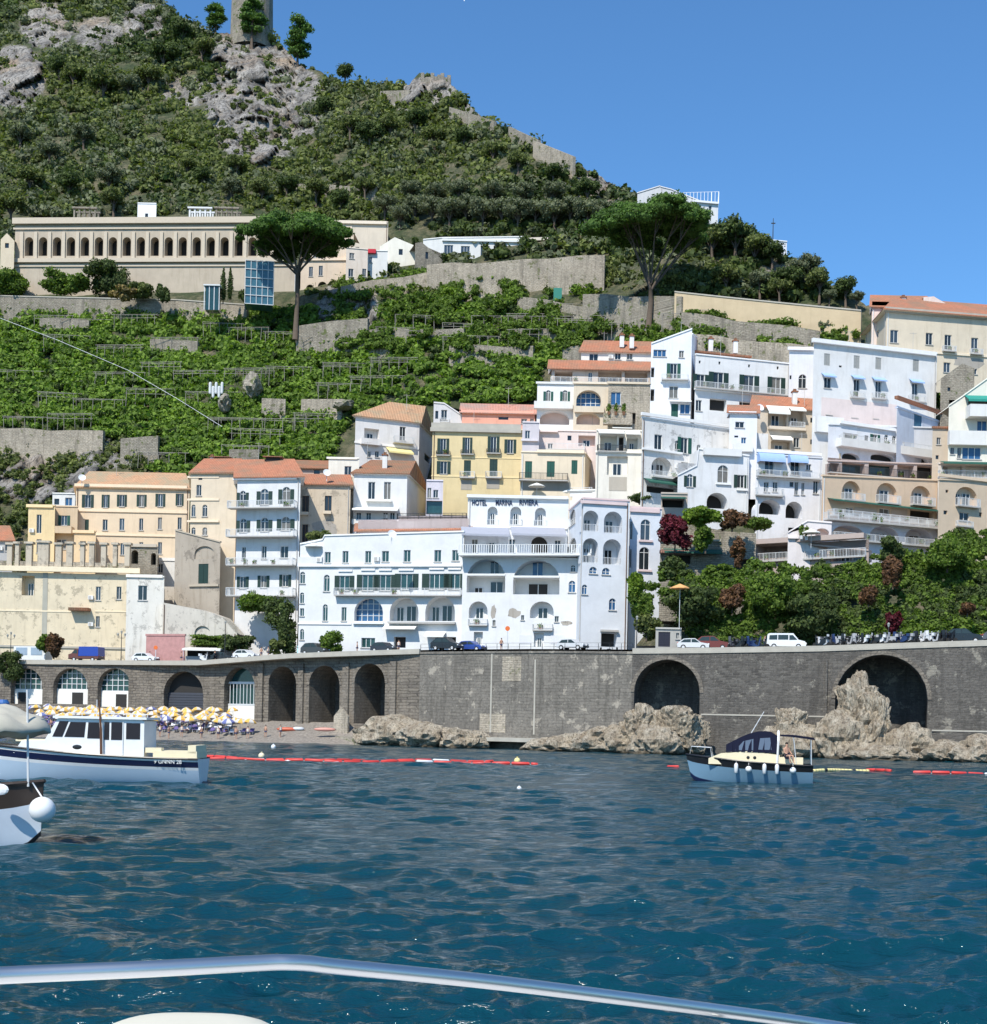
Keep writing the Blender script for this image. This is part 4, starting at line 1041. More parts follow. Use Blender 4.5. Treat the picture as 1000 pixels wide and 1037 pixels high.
def bush(px, py, rpx, rpy, m, label, Y=None, name='shrub', cat='shrub', group=None, size=.3, per=0, dy=0, seed=None, n=7, jit=.7):
    Y = Y or T(px, py) - 3; k = Y/1400; rx, rz = rpx*k, rpy*k; c = P(px, py, Y); rr = random.Random(seed or int(px*7+py))
    C = []; Rd = []
    for i in range(n):
        a = rr.uniform(0, 2*pi); q = rr.uniform(.0, .85)**.8; C.append((q*rx*cos(a), q*rx*sin(a)*.8, rz + rz*rr.uniform(-1.0, .7)*(1.1-.5*q))); s = rr.uniform(.26, .5); Rd.append((rx*s, rx*s, rz*s))
    per = per or int(min(260, 60+rx*rz*16/size))
    root = empty(name, c - Vector((0, 0, rz)), label, cat, group)
    f = mesh_obj('foliage', leaf_mesh('foliage', C, Rd, per, size, M[m], int(px)), root)
    t = MB(); q = root.location; t.tube([q - Vector((0, 0, .5)), q + Vector((.05*rx, 0, rz*.7))], [.08+.03*rx, .03], 5)
    for a in (0, 2.1, 4.2): t.tube([q + Vector((0, 0, rz*.2)), q + Vector((rx*.4*cos(a), rx*.4*sin(a), rz))], [.05+.02*rx, .02], 4)
    t.build('stem', M['bark'], root)
    return root

def stone_pine(px, base, fork, top, cx, rpx, label, seed, Y):
    k = Y/1400; c0 = P(px, base, Y); f0 = P(px+2, fork, Y); rr = random.Random(seed)
    top += 8; root = empty('stone_pine', c0, label, 'pine tree', 'two umbrella shaped stone pines')
    rx = rpx*k; ctr = P(cx, top, Y); zt = ctr.z; zb = zt - rx*.62
    tr = MB(); tr.tube([c0 - Vector((0, 0, 2)), c0.lerp(f0, .5) + Vector((.3, 0, 0)), f0], [.62, .5, .42], 9)
    C = []; Rd = []
    ends = []
    for i in range(11):
        a = 2*pi*i/11 + rr.uniform(-.2, .2); q = rr.uniform(.45, .85); e = Vector((ctr.x+rx*q*cos(a), Y + rx*q*sin(a), zb + rx*.15 + (1-q)*rx*.42)); mid = f0.lerp(e, .5) + Vector((0, 0, -rx*.05 + rr.uniform(-.2, .5)))
        tr.tube([f0 - Vector((0, 0, rr.uniform(0, 1.5))), mid, e], [.24, .17, .08], 6); ends.append(e)
        for j in range(3):
            a2 = rr.uniform(0, 6.28); tr.tube([mid.lerp(e, .4), e + Vector((cos(a2), sin(a2), .3))*rx*.2], [.09, .04], 4)
    tr.build('trunk', M['bark'], root, True)
    for i in range(230):
        q = math.sqrt(rr.random()); a = rr.uniform(0, 2*pi); x = rx*q*cos(a); y = rx*q*sin(a)
        h = rx*.56*math.sqrt(max(.0, 1-q**2*.97)); lobes = .88+.15*math.sin(a*3+seed)+.11*math.sin(a*7+seed)
        z = zb + rx*.14 + h*lobes*rr.uniform(.72, .95) if rr.random() < .8 else zb + rx*.16 + h*rr.uniform(.3, .7)
        r = rx*rr.uniform(.07, .15); C.append((ctr.x + x*lobes - c0.x, y*lobes, z - c0.z)); Rd.append((r*1.15, r*1.15, r*.75))
    mesh_obj('crown', leaf_mesh('crown', C, Rd, 230, .24, M['pine'], seed, .6, .8, (.8, 1.1)), root)

def tree_proto(name, m, kind, label, cat, seed, group):
    rr = random.Random(seed); root = empty(name, (0, 0, 0), label, cat, group); C = []; Rd = []
    t = MB()
    if kind == 'cypress':
        for i in range(16): z = .6 + i*.55; r = .75*math.sin(pi*min(1, .12+(i+1)/17.5))+.12; C.append((rr.uniform(-.1, .1), rr.uniform(-.1, .1), z)); Rd.append((r, r, .6))
        t.tube([(0, 0, -1), (0, 0, 3)], [.16, .1], 6); per, sz = 70, .22
    elif kind == 'pine':
        for i in range(34):
            z = rr.uniform(2.6, 8.6); q = (1-abs(z-5.2)/5.2)**.6*2.3*rr.uniform(.3, 1); a = rr.uniform(0, 6.28); r = rr.uniform(.6, 1.1); C.append((q*cos(a), q*sin(a), z)); Rd.append((r*1.2, r*1.2, r*.55))
        t.tube([(0, 0, -1.5), (.2, 0, 3), (0, .1, 8)], [.3, .22, .06], 6); per, sz = 130, .2
        for i in range(8): z = 2.4+i*.7; a = i*2.4; t.tube([(.1, 0, z), (1.6*cos(a), 1.6*sin(a), z+.5)], [.1, .03], 4)
    else:
        for i in range(20):
            a = rr.uniform(0, 6.28); q = math.sqrt(rr.random())*2.0; z = 3.1 + rr.uniform(-1.1, 1.6)*(1-q/3.4); r = rr.uniform(.75, 1.25); C.append((q*cos(a), q*sin(a), z)); Rd.append((r, r, r*.8))
        t.tube([(0, 0, -1.5), (.15, 0, 1.4), (0, .1, 2.8)], [.26, .2, .12], 6); per, sz = (130, .17) if kind == 'olive' else (130, .19)
        for i in range(6): a = i*1.05; t.tube([(.1, 0, 1.2), (1.1*cos(a), 1.1*sin(a), 3)], [.12, .04], 4)
    tr = t.build('trunk', M['bark'], root, True); cr = mesh_obj('crown', leaf_mesh('crown', C, Rd, per, sz, M[m], seed), root)
    kids(root, tr, cr); return root

def side_word(px, py):
    for nm, x, y in (('the round tower', 253, 20), ('the big crag', 262, 95), ('the ridge ruin', 440, 90), ('the arcade building', 150, 215), ('the white villa', 487, 235), ('the ridge villa', 690, 200), ('the left cliff', 30, 70), ('the beige wall', 780, 290), ('the old town wall', 560, 160), ('the first stone pine', 300, 235), ('the second stone pine', 660, 235)):
        pass
    best = min((('the round tower', 253, 20), ('the big crag', 262, 95), ('the ridge ruin', 440, 90), ('the arcade building', 150, 215), ('the white villa', 487, 235), ('the ridge villa', 690, 200), ('the left cliff', 30, 70), ('the beige wall', 790, 290), ('the old town wall', 560, 150), ('the first stone pine', 300, 235)), key=lambda t: (t[1]-px)**2+(t[2]-py)**2)
    dx, dy = px-best[1], py-best[2]
    w = ('below' if dy > 0 else 'above') if abs(dy) > abs(dx) else ('right of' if dx > 0 else 'left of')
    d = math.hypot(dx, dy); q = 'close ' if d < 28 else ('some way ' if d < 60 else 'far ')
    return q + w + ' ' + best[0]

def make_trees():
    stone_pine(299, 335, 272, 217, 300, 54, 'umbrella shaped stone pine before the right end of the arcade building', 3, T(299, 335)-9)
    stone_pine(657, 322, 288, 203, 664, 60, 'wide umbrella stone pine below the villa on the ridge', 5, T(657, 322)-9)
    protos = {'olive': (tree_proto('olive_tree', 'olive', 'olive', 'grey green olive tree', 'olive tree', 1, 'olive and oak trees on the hill'), 5.2), 'oak': (tree_proto('oak_tree', 'scrub', 'oak', 'round green oak', 'oak tree', 2, 'olive and oak trees on the hill'), 5.2),
              'dark': (tree_proto('oak_tree', 'darkleaf', 'oak', 'dark green oak', 'oak tree', 4, 'olive and oak trees on the hill'), 5.2), 'cypress': (tree_proto('cypress_tree', 'darkleaf', 'cypress', 'slim cypress', 'cypress', 5, 'slim dark cypresses'), 9.6), 'pine': (tree_proto('pine_tree', 'pine', 'pine', 'tall pine', 'pine tree', 6, 'pines on the ridge'), 9.4)}
    used = set()
    L = []
    def put(kind, px, py, hpx, label, Y=None, wid=1.0, off=2.5):
        pr, H = protos[kind]; Y = Y or T(px, py)-off; p = P(px, py, Y); s = hpx*Y/1400/H
        sc = (s*wid, s*wid, s); rz = (px*1.3) % 6.28
        if kind in used: o = copy_tree(pr, p, rz, sc, label)
        else: pr.location = p; pr.rotation_euler = (0, 0, rz); pr.scale = sc; pr['label'] = label; used.add(kind)
    put('pine', 218, 34, 32, 'small umbrella topped pine left of the round tower', wid=1.15); put('pine', 255, 45, 48, 'dark pine growing in front of the round tower'); put('pine', 302, 70, 56, 'tall leaning pine right of the round tower on the skyline', wid=.9); put('dark', 350, 84, 20, 'small round tree alone on the skyline right of the tall pine')
    put('cypress', 226, 304, 34, 'left one of the two slim cypresses before the arcade building', T(226, 304)-14); put('cypress', 233, 303, 33, 'right one of the two slim cypresses before the arcade building', T(233, 303)-14)
    for px, py, h in ((390, 222, 26), (405, 232, 26), (420, 224, 28), (438, 228, 30), (455, 230, 32), (472, 226, 30), (490, 230, 32), (508, 228, 30), (525, 232, 32), (543, 228, 28), (562, 232, 32), (578, 228, 30), (596, 231, 32), (612, 230, 28), (415, 205, 24), (440, 208, 24), (465, 206, 26), (498, 208, 26), (530, 210, 26), (560, 208, 26)):
        put('olive', px, py, h, 'silvery olive tree ' + ('in the front row ' if py > 215 else 'in the back row ') + side_word(px, py) + (', shorter' if h < 27 else ', taller' if h > 31 else ''))
    rr = random.Random(77)
    for px, py, h, k in ((745, 262, 44, 'dark'), (722, 262, 36, 'oak'), (765, 268, 34, 'oak'), (782, 270, 26, 'dark'), (815, 290, 34, 'olive'), (830, 300, 30, 'oak'), (800, 296, 28, 'dark'), (857, 305, 26, 'dark'), (735, 295, 30, 'oak'), (702, 250, 24, 'oak'), (770, 296, 24, 'olive'), (790, 304, 24, 'oak'), (840, 308, 16, 'olive'), (868, 310, 16, 'olive'),
                       (105, 102, 34, 'oak'), (75, 90, 28, 'oak'), (60, 80, 24, 'dark'), (165, 70, 30, 'dark'), (150, 90, 26, 'oak'), (205, 62, 26, 'oak'), (185, 45, 26, 'dark'), (130, 100, 26, 'olive'), (205, 190, 22, 'dark'), (240, 178, 22, 'oak'), (190, 178, 20, 'oak'), (355, 140, 26, 'oak'), (375, 150, 28, 'dark'), (395, 140, 24, 'oak'), (330, 120, 22, 'dark'), (420, 135, 26, 'dark'), (440, 150, 24, 'oak'), (470, 150, 22, 'dark'), (500, 165, 24, 'oak'),
                       (525, 175, 22, 'oak'), (595, 205, 26, 'dark'), (560, 185, 20, 'dark'), (20, 150, 26, 'olive'), (50, 165, 24, 'olive'), (85, 150, 26, 'olive'), (30, 195, 28, 'oak'), (70, 200, 28, 'dark'), (110, 195, 28, 'olive'), (10, 225, 32, 'oak'), (115, 215, 26, 'oak'), (320, 205, 26, 'oak'), (345, 215, 24, 'dark'), (290, 200, 24, 'dark'), (265, 205, 26, 'oak'), (235, 205, 26, 'olive'), (370, 200, 22, 'oak')):
        put(k, px, py, h, {'dark': 'dark evergreen oak ', 'oak': 'mid green leafy tree ', 'olive': 'grey green olive tree '}[k] + side_word(px, py))
    for i, (px, py, rx, ry, m, lab, Y) in enumerate([
        (108, 278, 20, 17, 'darkleaf', 'large round dark shrub before the arcade building', T(108, 290)-12), (60, 284, 15, 12, 'ivy', 'green shrub left of the large round one by the arcade', T(60, 292)-12), (78, 286, 12, 9, 'ivy', 'pale green shrub between two others by the arcade', T(78, 292)-13), (12, 284, 18, 12, 'ivy', 'wide shrub at the left end of the arcade building', T(12, 292)-12), (10, 262, 10, 9, 'ivy', 'shrub by the little chapel at far left', T(10, 270)-12),
        (145, 292, 14, 8, 'scrub', 'low dark hedge shrub on the arcade path', T(145, 298)-12), (165, 296, 6, 9, 'darkleaf', 'upright dark shrub at the end of the path hedge', T(165, 300)-13), (254, 300, 9, 9, 'darkleaf', 'round shrub below the glass lift', T(254, 302)-14), (125, 296, 12, 6, 'dry', 'dry brown shrub on the arcade path', T(125, 298)-14),
        (55, 652, 9, 11, 'brownleaf', 'bougainvillea bush by the road at left beside the truck', Yw(55)+4), (45, 650, 7, 8, 'ivy', 'green bush beside the bougainvillea at left', Yw(45)+4), (283, 622, 16, 18, 'darkleaf', 'dark creeper tree hanging left of the white hotel', Yw(283)+10), (290, 642, 9, 20, 'darkleaf', 'trunk like ivy column left of the white hotel', Yw(290)+8), (262, 610, 18, 8, 'ivy', 'creeper trailing under the lowest balcony', Yw(262)+14),
        (333, 650, 11, 11, 'ivy', 'round green bush before the left wing of the hotel', Yw(333)+4), (645, 592, 10, 14, 'lime', 'bright green vine on the right wing of the hotel', Yw(645)+7), (648, 612, 12, 14, 'ivy', 'green bush below the right wing of the hotel', Yw(648)+7), (655, 634, 14, 12, 'scrub', 'dark bush left of the kiosk', Yw(655)+6),
        (684, 536, 15, 20, 'redleaf', 'crimson bougainvillea right of the hotel', 188), (710, 520, 17, 10, 'lime', 'bright green palm like bush beside the crimson one', 190), (742, 524, 13, 11, 'brownleaf', 'rust brown bush between the big dark arches', 191), (700, 610, 30, 18, 'darkleaf', 'dark shaded tree over the kiosk', Yw(700)+8), (742, 604, 13, 13, 'brownleaf', 'brown purple creeper in the middle of the garden slope', Yw(742)+9), (785, 596, 24, 20, 'ivy', 'large fresh green tree on the garden slope', Yw(790)+8), (820, 618, 26, 20, 'darkleaf', 'dark leafy tree above the white van', Yw(820)+7),
        (905, 628, 7, 11, 'redleaf', 'small red flowering bush just above the scooters', Yw(905)+5), (905, 578, 9, 15, 'brownleaf', 'rust coloured creeper under the white arches', Yw(905)+9), (880, 602, 8, 9, 'brownleaf', 'dull brown bush in the garden slope', Yw(880)+8), (980, 615, 8, 6, 'brownleaf', 'reddish bush at right of the garden slope', Yw(980)+6), (960, 560, 22, 16, 'ivy', 'round green tree beside the ochre house', Yw(960)+12), (900, 556, 16, 12, 'darkleaf', 'dark bush growing against the white arches', Yw(900)+13), (695, 655, 0.1, .1, 'ivy', '', 0),
        (280, 655, 8, 8, 'scrub', 'small tree behind the parked white car', Yw(280)+6), (213, 648, 24, 5, 'ivy', 'long clipped hedge over the snack stall', Yw(213)+10), (240, 650, 14, 8, 'darkleaf', 'dark hedge right of the snack stall', Yw(240)+10), (10, 672, 14, 14, 'darkleaf', 'dark bush hanging over the wall at the far left', Yw(5)-1.5), (485, 288, 12, 9, 'ivy', 'green shrub below the villa ruins', None), (455, 298, 16, 7, 'lime', 'bright shrub above the terrace poles', None), (400, 288, 14, 7, 'ivy', 'shrub on the curving wall', None), (378, 292, 12, 9, 'ivy', 'round bush right of the first stone pine', None), (690, 290, 20, 14, 'scrub', 'shrub right of the trunk of the second stone pine', None), (618, 285, 14, 18, 'scrub', 'shrub left of the trunk of the second stone pine', None), (715, 325, 26, 8, 'ivy', 'shrubs at the left of the beige wall', None), (785, 335, 28, 9, 'ivy', 'long shrub under the beige wall', None), (838, 335, 14, 9, 'olive', 'silver shrub at the right of the beige wall', None),
        (955, 405, 10, 8, 'ivy', 'garden bush right of the tall white house', YB(955, 410)+3), (715, 545, 10, 12, 'ivy', 'trailing creeper on the stepped stone walls', 188), (748, 556, 9, 14, 'brownleaf', 'rusty creeper hanging at the right of the stone garden walls', 187), (730, 578, 16, 7, 'ivy', 'green ivy along the lowest garden wall', 187), (680, 575, 14, 10, 'darkleaf', 'dark ivy at the left of the lowest garden wall', 187), (765, 528, 16, 7, 'ivy', 'climbing plant on the rail before two dark arches', YB(765, 540)-2), (826, 545, 5, 4, 'ivy', 'potted bush on the terrace restaurant roof', YB(826, 548)), (648, 504, 10, 4, 'darkleaf', 'low planter hedge behind the hotel roof', YB(648, 508)), (325, 545, 12, 8, 'scrub', 'terrace plants on the left wing roof garden', YB(310, 655)+2)]):
        if rx < 1: continue
        bush(px, py, rx, ry, m, lab, Y, size=.2 if Y and Y < 250 else .3, n=24 if rx > 16 else 14)

def make_pergolas():
    rr = random.Random(4); pos = []
    for px, py in ((55, 322), (85, 326), (140, 322), (225, 330), (250, 335), (70, 345), (120, 352), (180, 348), (290, 342), (330, 344), (165, 372), (200, 378), (250, 380), (20, 380), (62, 402), (100, 410), (150, 400), (290, 376), (350, 372), (400, 368), (235, 428), (255, 440), (290, 430), (160, 462), (250, 455), (380, 385), (325, 425), (420, 322), (445, 326), (470, 330), (500, 325), (535, 322), (560, 328), (590, 330), (470, 345), (500, 345), (540, 340), (620, 326), (645, 332), (700, 325), (720, 322), (735, 330), (70, 425), (30, 425), (120, 382), (215, 400), (345, 395), (440, 340), (405, 335), (575, 312)):
        Y = T(px, py) - 4.6; p = P(px, py+5, Y); s = Seg((p.x-4-rr.random()*2, p.y), (p.x+4+rr.random()*3, p.y+rr.uniform(-1.2, 1.2))); mb = MB(); h = rr.uniform(1.6, 2.6); n = 5
        for i in range(n+1):
            for d in (0, 2.6):
                u = s.L*i/n + rr.uniform(-.3, .3); b = s.w(u, p.z-1.5, d); t = s.w(u+rr.uniform(-.25, .25), p.z+h, d); mb.tube([b, t], .06, 4)
            mb.tube([s.w(s.L*i/n, p.z+h-.1, -.4), s.w(s.L*i/n, p.z+h+.1, 3.2)], .05, 4)
        for d in (0, 1.3, 2.6): mb.tube([s.w(-.4, p.z+h, d), s.w(s.L+.4, p.z+h+rr.uniform(-.2, .2), d)], .06, 5)
        if rr.random() < .4: mb.tube([s.w(-.4, p.z+h*.55, 0), s.w(s.L+.4, p.z+h*.55, 0)], .05, 5)
        o = mb.build('pergola', M['pole'], origin=(p.x, p.y, p.z-1.5)); tag(o, 'weathered pole pergola frame among the vines on the hillside terraces', 'pergola', 'chestnut pole pergolas on the lemon terraces')
# ---------------------------------------------------------------- the town
def road_base(px): return road_z(px) - .3
def make_town():
    B = building
    # --- left cluster
    B('apartment_house', 'long peach house with orange tiled roof and two rows of green windows', [75, 190], 600, 493, PEACH, 's 86 501 92 514;s 105 501 109 514;s 121 501 126 513;s 141 501 146 513;s 160 500 165 513;s 180 500 184 512;c 86 526 90 537;w 104 526 109 537;w 121 525 126 537;w 141 525 145 537;w 160 524 164 536;w 180 524 184 536;w 104 550 109 562;w 122 550 126 562;w 141 549 145 561;w 160 549 164 561;cor 76 516 190 519 .2;cor 76 541 190 543 .2;cor 76 491 190 494 .35', roof=dict(y=478, m='tileo', **{'in': (.12, .05)}), D=12, off=10, dy=0, shut=M['dgreen'])
    B('house', 'small square ochre house with a flat roof left of the long peach house', [27, 54], 600, 512, (.74, .57, .32), 'w 37 521 42 540;w 37 546 42 560;cor 27 511 54 514 .3', D=9, off=4)
    B('house', 'tan shaded annex with a balcony between the ochre and peach houses', [54, 77], 600, 513, (.62, .47, .31), 's 62 522 68 532;w 57 546 67 556;par 53 534 75 540 1.6', D=9, off=7)
    B('house', 'low ochre wing with a roof terrace in front of the long peach house', [74, 96], 600, 538, (.72, .53, .32), 'w 81 548 87 556;cor 74 537 96 540 .3', D=8, off=4)
    B('house', 'small white house behind the ochre house roof', [52, 75], 560, 500, WHITE, 'w 66 504 73 512 b;k 55 505 60 511', D=7, off=12)
    B('house', 'tiny grey house with red roof at the far left edge', [-14, 12], 590, 547, GREY, 'w 5 550 9 558;w -6 550 -2 558', roof=dict(y=532, px=-2), D=9, off=2)
    # pillar terrace building
    r, s, zb, zt = B('terrace_house', 'cream building topped by a row of stone pillars above the road at left', [-60, 143], 656, 578, CREAM, 'R 22 583 35 603 1.6;w 97 594 102 608;w 118 594 123 607;w 97 624 101 635;w -30 590 -24 604;cor -60 574 143 579 .9;cor 0 618 72 619.5 .08;cor 96 619 143 620 .08;panel 43 580 48 645 (.42,.40,.33);cor 72 616 92 619 1.6 tileb;cor -60 654 143 656 .2 coping', D=13, off=-1, basez=road_base(60), cope=False, dirt=.6)
    r0, sg = r, s[0]
    for x0, x1, t in ((8, 13, 552), (16, 20, 551), (27, 33, 551), (39, 50, 550), (57, 63, 552), (68, 74, 551), (82, 86, 552), (91, 96, 551), (103, 108, 552), (115, 119, 552), (127, 132, 552), (-12, -6, 552), (-34, -28, 552)):
        a, z0, b, z1 = sg.rect(x0, t, x1, 574); mb = MB(); sbox(mb, sg, a, z0, b, z1, -.5, .4); sbox(mb, sg, a-.25, z1, b+.25, z1+.35, -.75, .65); mb.build('pillar', stucco((.56, .48, .37), .8), r0)
    mb = MB(); a, z0, b, z1 = sg.rect(-60, 566, 131, 574); sbox(mb, sg, a, z0, b, z0+.9, -.25, .1); mb.build('low_parapet', M['stone'], r0)
    B('folly', 'round arched stone pavilion at the right end of the pillar terrace', [131, 159], 600, 553, STONE, 'A 133 557 140 571 3 x;A 153 560 158 572 2 D;cor 131 551 159 554 .3', D=6, off=0, wallmat=M['rubble'], cope=False)
    B('house', 'peeling white house with one dark window right of the pillar building', [127, 165], 656, 584, (.74, .70, .62), 'w 140 593 149 608;cor 128 582 165 585 .25', D=9, off=-1, basez=road_base(140), dirt=.8)
    B('house', 'white block with a small window above the peeling house', [158, 178], 600, 566, WHITE, 'w 160 571 165 580;cor 158 566 178 568 .15', D=8, off=7)
    B('stone_building', 'grey stone building with a blind arch over a dark door', [(176, 229), (222, 226)], 620, [(176, 537), (222, 549)], (.40, .34, .26), 'A 197 553 217 566 .3 x;c 201 571 211 591;cor 192 592 222 594 .3', D=9, wallmat=stucco((.40, .34, .27), .7), shut=M['dgreen'], cope=True)
    B('stair_building', 'weathered tan building with dark low arch beside the stairs', [164, 238], 620, 594, (.56, .49, .40), 'k 182 600 188 610;E 208 612 226 624 1.5 D', D=8, off=2, wallmat=stucco((.54, .48, .40), .9), cope=False)
    B('retaining_house', 'peeling pale wall sloping down behind the snack stall', [(164, 222), (240, 220)], 656, [(164, 610), (206, 618), (225, 625), (240, 642)], (.62, .57, .49), 'A 197 634 213 646 .3 x', D=4, basez=road_base(200), wallmat=stucco((.60, .55, .47), .95), cope=False)
    mb = MB(); s = Seg(P(147, 660, Yw(147)+5), P(188, 660, Yw(188)+5)); a, z0, b, z1 = s.rect(148, 644, 187, 661); sbox(mb, s, a, road_z(147), b, z1, 0, .2); sbox(mb, s, a-.1, z1, b+.1, z1+.3, -.1, .3)
    tag(mb.build('hoarding', plain('pink_boards', (.46, .24, .22), .9, var=.3), origin=tuple(s.w(0, road_z(147)))), 'faded pink boarded panel at the roadside', 'panel')
    # tall red roofed house
    B('apartment_house', 'tall cream house with a long red roof and small arched windows', [190, 239], 656, 479, (.70, .58, .43), 'k 201 483 205 486;w 199 491 204 502;a 194 511 198 523;a 205 511 210 523;a 194 534 198 542;a 205 534 210 542;w 214 560 218 568;cor 190 505 222 507 .15;cor 190 527 222 529 .3;cor 190 482 222 484 .1', roof=dict(y=464, m='tile', px=214, **{'in': (.28, .0)}), D=14, off=9, dy=-1)
    B('apartment_house', 'pale apartment house with four long balconies beside the white hotel', [237, 301], 656, 484, (.70, .69, .68), 'sa 243 497 249 513;sa 264 495 272 511;sa 286 493 294 510;sa 243 525 250 539;sa 264 524 272 538;sa 285 523 294 537;w 245 554 249 567;w 265 553 270 566;w 284 553 292 565;s 243 584 249 596;s 264 583 270 595;s 286 582 292 594;bal 234 508 301 515 1.6;bal 233 537 301 544 1.8;bal 233 566 300 573 1.8;bal 233 596 300 604 1.8;cor 237 484 301 486 .5', roof=dict(y=465, px=268, m='tile', oh=.7, **{'in': (.0, .14)}), D=12, off=7, dy=-2, shut=M['dgreen'], basez=road_base(250))
    # dormers on the roof
    B('house', 'tan stone house with two tall windows left of the gabled white house', [300, 353], 600, 490, (.58, .48, .36), 'w 306 502 313 519;w 329 502 336 518;w 306 531 312 549;cor 305 519 313 522 .9;cor 328 518 336 521 .9;pat 315 525 345 545', roof=dict(y=480, m='tile', px=326, **{'in': (.05, .05)}), D=9, off=3, dirt=.6, frame=M['bframe'])
    B('house', 'white upper house with a small window behind the tan stone house', [331, 362], 560, 464, IVORY, 'w 349 472 356 483;cor 331 463 362 465 .2', D=9, off=0)
    B('house', 'pink rooftop shed behind the tall red roof', [300, 332], 540, 474, (.55, .38, .30), 'k 318 476 324 482', roof=dict(k='mono', y=466, m='tileb'), D=7, off=3)
    # --- centre
    B('house', 'gabled white house with brown roof and terrace just above the hotel left wing', [357, 411, (433, YB(357, 530)+13)], 560, 479, [WHITE][0], 'w 373 488 380 506;w 389 488 396 506;cor 371 506 397 508 .7;awn 358 514 404 519 2.2;w 361 519 366 526;w 371 519 376 527;w 388 519 393 527;w 395 519 400 526;par 357 527 404 531 1.0', roof=dict(y=466, px=395, m='tileb', k='hip', **{'in': (.1, .1)}), D=9)
    B('house', 'low lilac annex with glass rooms right of the gabled white house', [431, 448], 540, 487, (.60, .56, .60), 'w 433 494 437 504;w 439 496 444 504;R 431 507 448 521 .6 G', D=7, off=-3)
    B('house', 'white and tan house with orange roof and yellow awning', [359, (424, YB(359, 465)+1), (438, YB(359, 465)+13)], 480, 421, (.76, .72, .68), 'R 369 434 384 446 1.2;w 405 432 411 446;par 365 445 384 450 1;bal 398 443 418 449 1;awn 391 454 416 461 1.8 yawn;w 372 457 376 463;w 380 457 384 463;cor 359 450 424 452 .15;1k 430 461 436 468', roof=dict(y=409, px=412, m='tileo', **{'in': (.4, .05)}), D=9)
    B('house', 'grey gable with small dark windows behind the yellow building', [438, 468], 480, [(438, 408), (450, 409), (468, 421)], (.60, .58, .58), 'k 441 416 444 424;w 447 415 453 425;bal 446 424 455 428 .8', D=7, off=3, cope=True)
    B('apartment_house', 'yellow building with dark green shutters and cream cornice', [437, 528], 498, 434, YEL, 's 446 444 452 461;s 471 443 476 460;s 497 442 503 459;s 514 445 520 459;s 446 467 453 480;c 470 466 477 484;c 496 465 504 484;bal 442 457 456 461 .6 i;bal 467 456 480 460 .6 i;bal 493 455 507 459 .6 i;bal 466 478 481 484 .8;bal 492 478 508 484 .8;cor 437 463 528 464 .08;cor 437 482 528 483.5 .08;cor 436 434 528 438 .5 coping;panel 467 486 478 496 (.40,.36,.30);panel 493 485 506 495 (.40,.36,.30);cor 437 429 528 434 .2 coping', D=11, off=0, shut=M['dgreen'])
    B('house', 'salmon house with a pink roof terrace behind the yellow building', [467, 541], 470, 418, SALMON, 'w 528 424 534 429;w 537 424 541 429;k 505 422 515 425;cor 467 416 541 419 .2', roof=dict(k='mono', y=409, m='tilep', f=.7), D=9, off=2)
    B('house', 'narrow lilac house squeezed right of the yellow building', [528, 545], 498, 428, (.56, .52, .54), 'w 532 436 537 444;cor 528 445 545 447 .5', D=9, off=0)
    B('house', 'beige house with green closed shutters over the hotel roof', [527, 592, (602, YB(527, 498)+9)], 500, 458, (.74, .62, .46), 'c 532 467 539 484;c 554 467 562 483;c 579 466 585 480;bal 526 480 575 487 1.2 i;cor 544 456 592 459 .4;panel 527 488 577 497 (.28,.26,.22)', D=8, off=-3, shut=M['green'])
    B('house', 'pink terrace house with a small balcony between the beige house and the arched one', [541, 604], 480, 436, (.72, .60, .55), 'w 555 449 560 456;R 586 441 603 452 1.2 P;bal 543 450 592 456 1.2;cor 541 436 565 438 .7;k 575 441 579 446', D=8, off=0)
    r = B('house', 'white house front with two green arched windows over a deep pink arch', [543, 581], 460, 388, (.78, .76, .73), 'sa 553 395 558 406;sa 570 395 575 406;par 541 408 580 414 1.3 w;A 547 416 577 430 1.8 P x;cor 543 387 581 389 .3', D=10, off=0, trim=M['frame'])
    B('house', 'tan house front with a blue glazed arch over a pink arch', [580, 616], 460, 388, (.66, .56, .43), 'A 584 395 609 412 1.4 B m;par 582 412 612 417 .6;A 584 418 608 430 1.6 P x;cor 580 387 616 389 .3', D=10, off=0)
    B('house', 'stone faced house with one green window and planted terrace', [615, 658], 460, 388, (.56, .47, .35), 'w 619 397 629 410 b;R 638 418 644 429 .8 D;par 611 420 640 430 1.2;cor 615 387 658 389 .3;awn 620 432 640 435 1', D=10, off=0, wallmat=M['stone'])
    for x0, x1, y in ((616, 620, 412), (622, 626, 412), (629, 633, 412), (611, 615, 416)):
        pass
    B('loggia_storey', 'open terrace storey with red tiled edge over the arched houses', [558, 658], 420, 374, (.60, .50, .42), 'R 562 376 580 388 2.5;w 596 377 600 386;R 606 375 630 389 2 ;R 633 376 656 388 2.2;bal 558 383 656 388 .6', roof=dict(k='mono', y=365, m='tile', f=.45, oh=.8), D=9, off=1)
    B('house', 'top white house with red roof and three dark windows left of the white gable', [588, 659], 400, 356, (.76, .72, .66), 'w 597 358 606 365;w 623 357 629 364;w 635 357 641 364', roof=dict(y=345, m='tile', px=624, **{'in': (.06, .0)}), D=9, off=2)
